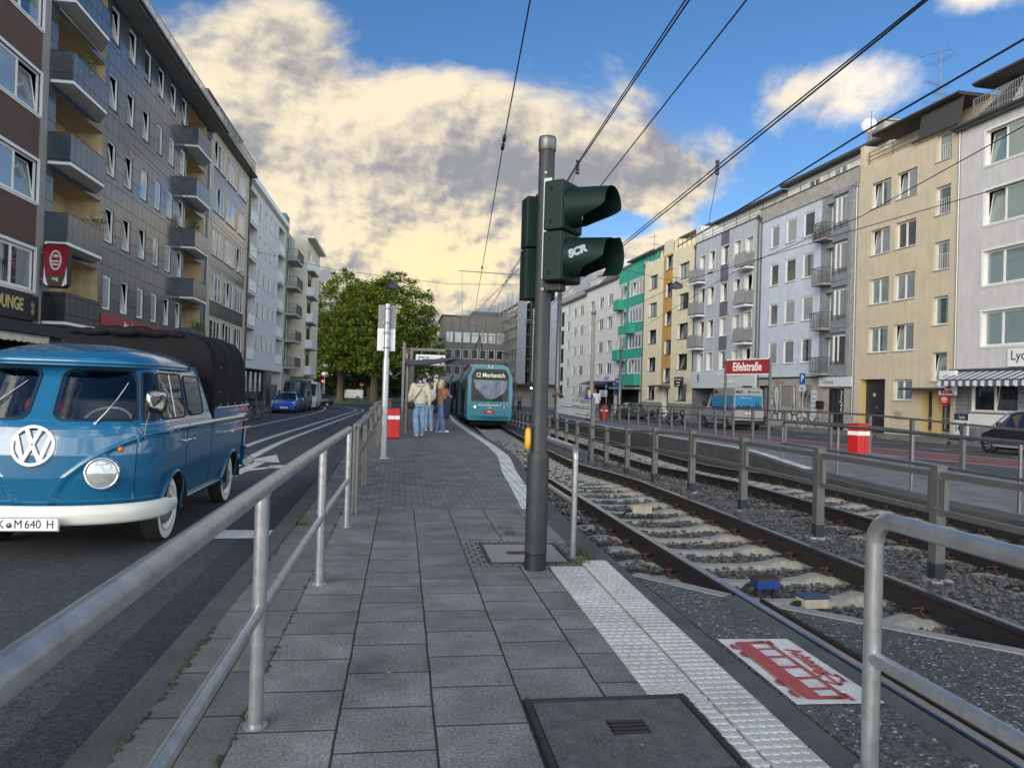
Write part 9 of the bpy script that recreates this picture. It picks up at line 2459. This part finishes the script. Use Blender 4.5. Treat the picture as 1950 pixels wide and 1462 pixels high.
mast(15.9,52.5,gz(52,RY),5.6,.13,.11,'short dark mast right of the pale concrete one', 'steel_dark')
def wire(pts, label, r=.012, ins=None, sag=0.):
    pts = [Vector(p) for p in pts]; P = []
    for a,b in zip(pts,pts[1:]):
        n_ = 6
        for k in range(n_): t = k/n_; p = a.lerp(b,t); p.z -= sag*4*t*(1-t); P.append(p)
    P.append(pts[-1]); m = MB(); m.tube(P,r,6)
    o = m.build('overhead_wire', MATS['wire']); tag(o, label, 'overhead wire')
    if ins:
        for p,d_ in ins:
            m = MB(); p = Vector(p); d_ = Vector(d_).normalized(); q = p-d_*.16
            for k in range(4): m.cyl(q+d_*(.07*k),q+d_*(.07*k+.045),.036,.036,8)
            m.build('insulator', MATS['black'], o)
    return o
def ext(p, q, k): return p+(p-q)*k
a,b,c = Vector((1.46,9.19,6.40)),Vector((1.81,14.10,6.30)),Vector((3.90,40.88,5.90))
wire([ext(a,b,.6),a,b,c],'lone wire left of the signal, crossing the sky with black insulators',.011,[(b,b-a),(b+(b-a).normalized()*.45,b-a),(Vector((2.82,27.34,6.00)),b-a)])
a,b,c = Vector((2.87,7.37,5.60)),Vector((2.98,12.68,5.50)),Vector((4.09,35.58,5.30))
w1 = wire([ext(a,b,.7),a,b,c],'contact wire over the near track, passing behind the signal head',.011)
a2,b2,c2 = Vector((3.00,7.82,5.85)),Vector((3.10,13.31,5.70)),Vector((4.14,36.50,5.45)); o = wire([ext(a2,b2,.7),a2,b2,c2],'carrier wire just above the contact wire of the near track',.010,[(b2+Vector((0,0,-.05)),(0,0,1))])
wire([b,b+Vector((0,2.2,-.75))],'thin dropper hanging from the near contact wire beside the signal',.005); 
a,b,c = Vector((3.70,7.77,5.90)),Vector((4.03,15.48,5.80)),Vector((3.66,44.82,5.50)); wire([ext(a,b,.7),a,b,c],'feeder wire right of the near contact wire',.011)
a,b,c = Vector((5.13,6.71,5.50)),Vector((5.41,12.29,5.45)),Vector((5.72,19.66,5.35)); d3 = Vector((6.86,41.54,5.20)); wire([ext(a,b,.4),a,b,c,d3],'contact wire over the far track',.013)
a,b,c = Vector((5.41,7.13,5.75)),Vector((5.51,12.57,5.60)),Vector((5.77,19.95,5.45)); d3 = Vector((6.82,41.67,5.30)); wire([ext(a,b,.4),a,b,c,d3],'carrier wire paired with the contact wire of the far track',.011,[(b,(0,0,1))])
wire([Vector((5.41,12.29,5.45)),Vector((6.14,14.36,5.00))],'thin dropper hanging from the far contact wire in front of the houses',.005)
a,b,c = Vector((7.54,8.11,6.00)),Vector((7.47,11.29,5.90)),Vector((7.59,15.20,5.80)); d3 = Vector((7.68,20.13,5.70)); wire([ext(a,b,.3),a,b,c,d3],'thick feeder wire crossing the aerial on the ochre roof',.016)
a,b,c = Vector((9.92,10.62,6.00)),Vector((11.10,16.69,6.00)),Vector((11.58,23.85,6.00)); d3 = Vector((17.35,59.21,5.60)); wire([ext(a,b,.3),a,b,c,d3],'span wire crossing the upper floors of the ochre and light blue houses',.010,[(Vector((9.64,21.11,6.00)),b-a)])
a,b,c = Vector((12.38,13.23,6.00)),Vector((11.88,17.86,6.00)),Vector((11.02,27.12,6.00)); d3 = Vector((12.48,55.50,5.80)); wire([ext(a,b,.3),a,b,c,d3],'lower span wire crossing the windows of the right hand houses',.010,[(Vector((11.12,25.77,6.00)),b-a)])
wire([(-12.1,34.5,11.8),Vector((-9.41,44.26,9.20)),Vector((-3.91,42.69,8.00)),Vector((2.54,43.24,7.60)),Vector((6.85,41.89,7.60)),(9.7,46,8.9)],'cross street span wire from the slab house over the plane trees',.012)
wire([Vector((8.09,35.91,8.20)),Vector((16.46,42.97,8.40)),(26.8,64,11.0)],'cross street span wire carrying the lamp before the orange bay',.010)
def hang_lamp(p, label, s=1.):
    e = empty('street_lamp', p, 0, label, 'street lamp', 'lamps hanging over the street'); m = MB(); m.cyl((0,0,0),(0,0,.25*s),.02*s,.02*s,6); m.box(-.22*s,-.02,.22*s,.22*s,.02,.26*s); m.build('hanger', MATS['steel_dark'], e)
    m = MB(); m.lathe([(.06*s,.06*s),(.10*s,0),(.30*s,-.12*s),(.36*s,-.22*s),(.35*s,-.24*s)],20); m.build('lamp_shade', MATS['gutter'], e)
    m = MB(); m.lathe([(.34*s,-.235*s),(.28*s,-.30*s),(.12*s,-.335*s),(.002,-.34*s)],20); m.build('lamp_bowl', MATS['lamp_glass'], e)
q = Vector((-0.69,38.12,6.80)); hang_lamp(q,'bell shaped lamp hanging above the two backward sign plates',1.0)
q = Vector((-5.02,91.44,8.50)); hang_lamp(q,'small pale lamp hanging in front of the plane tree crown',1.0)
q = Vector((15.53,40.71,8.00)); hang_lamp(q,'bell shaped lamp hanging in front of the cream and orange house',1.15)
# small lit signals far off on the right
e = empty('tram_signal', (13.2,75,gz(75)), 0, 'small lit signal on a dark post behind the catenary mast', 'traffic signal'); m = MB(); m.cyl((0,0,0),(0,0,3.2),.06,.06,8); m.build('post', MATS['steel_dark'], e); m = MB(); m.box(-.18,-.15,2.4,.18,.1,3.3); m.build('housing', MATS['black'], e); m = MB(); m.sphere((0,-.15,2.65),.11,.05,.11,10,6); m.build('lamp', MATS['lamp_cold'], e)
e = empty('road_sign', (11.4,60,gz(60,RY)), 0, 'pale diamond shaped sign above a blue disc beside the grey mast', 'road sign'); m = MB(); m.cyl((0,0,0),(0,0,4.2),.04,.04,8); m.build('pole', MATS['galv'], e); m = MB(); m.add([(-.45,-.05,3.9),(0,-.05,3.45),(.45,-.05,3.9),(0,-.05,4.35)], [(0,1,2,3)]); m.add([(-.45,-.03,3.9),(0,-.03,3.45),(.45,-.03,3.9),(0,-.03,4.35)], [(3,2,1,0)]); m.build('diamond', mat('diamond',(.6,.5,.35),.5), e); m = MB(); m.lathe([(.002,-.05),(.32,-.05),(.32,-.03),(.002,-.03)],18,0,'y',(0,0,3.0)); m.build('disc', MATS['blue_sign'], e)
for o in list(COL.objects):
    if o.type == 'MESH' and not o.data.polygons: bpy.data.objects.remove(o)
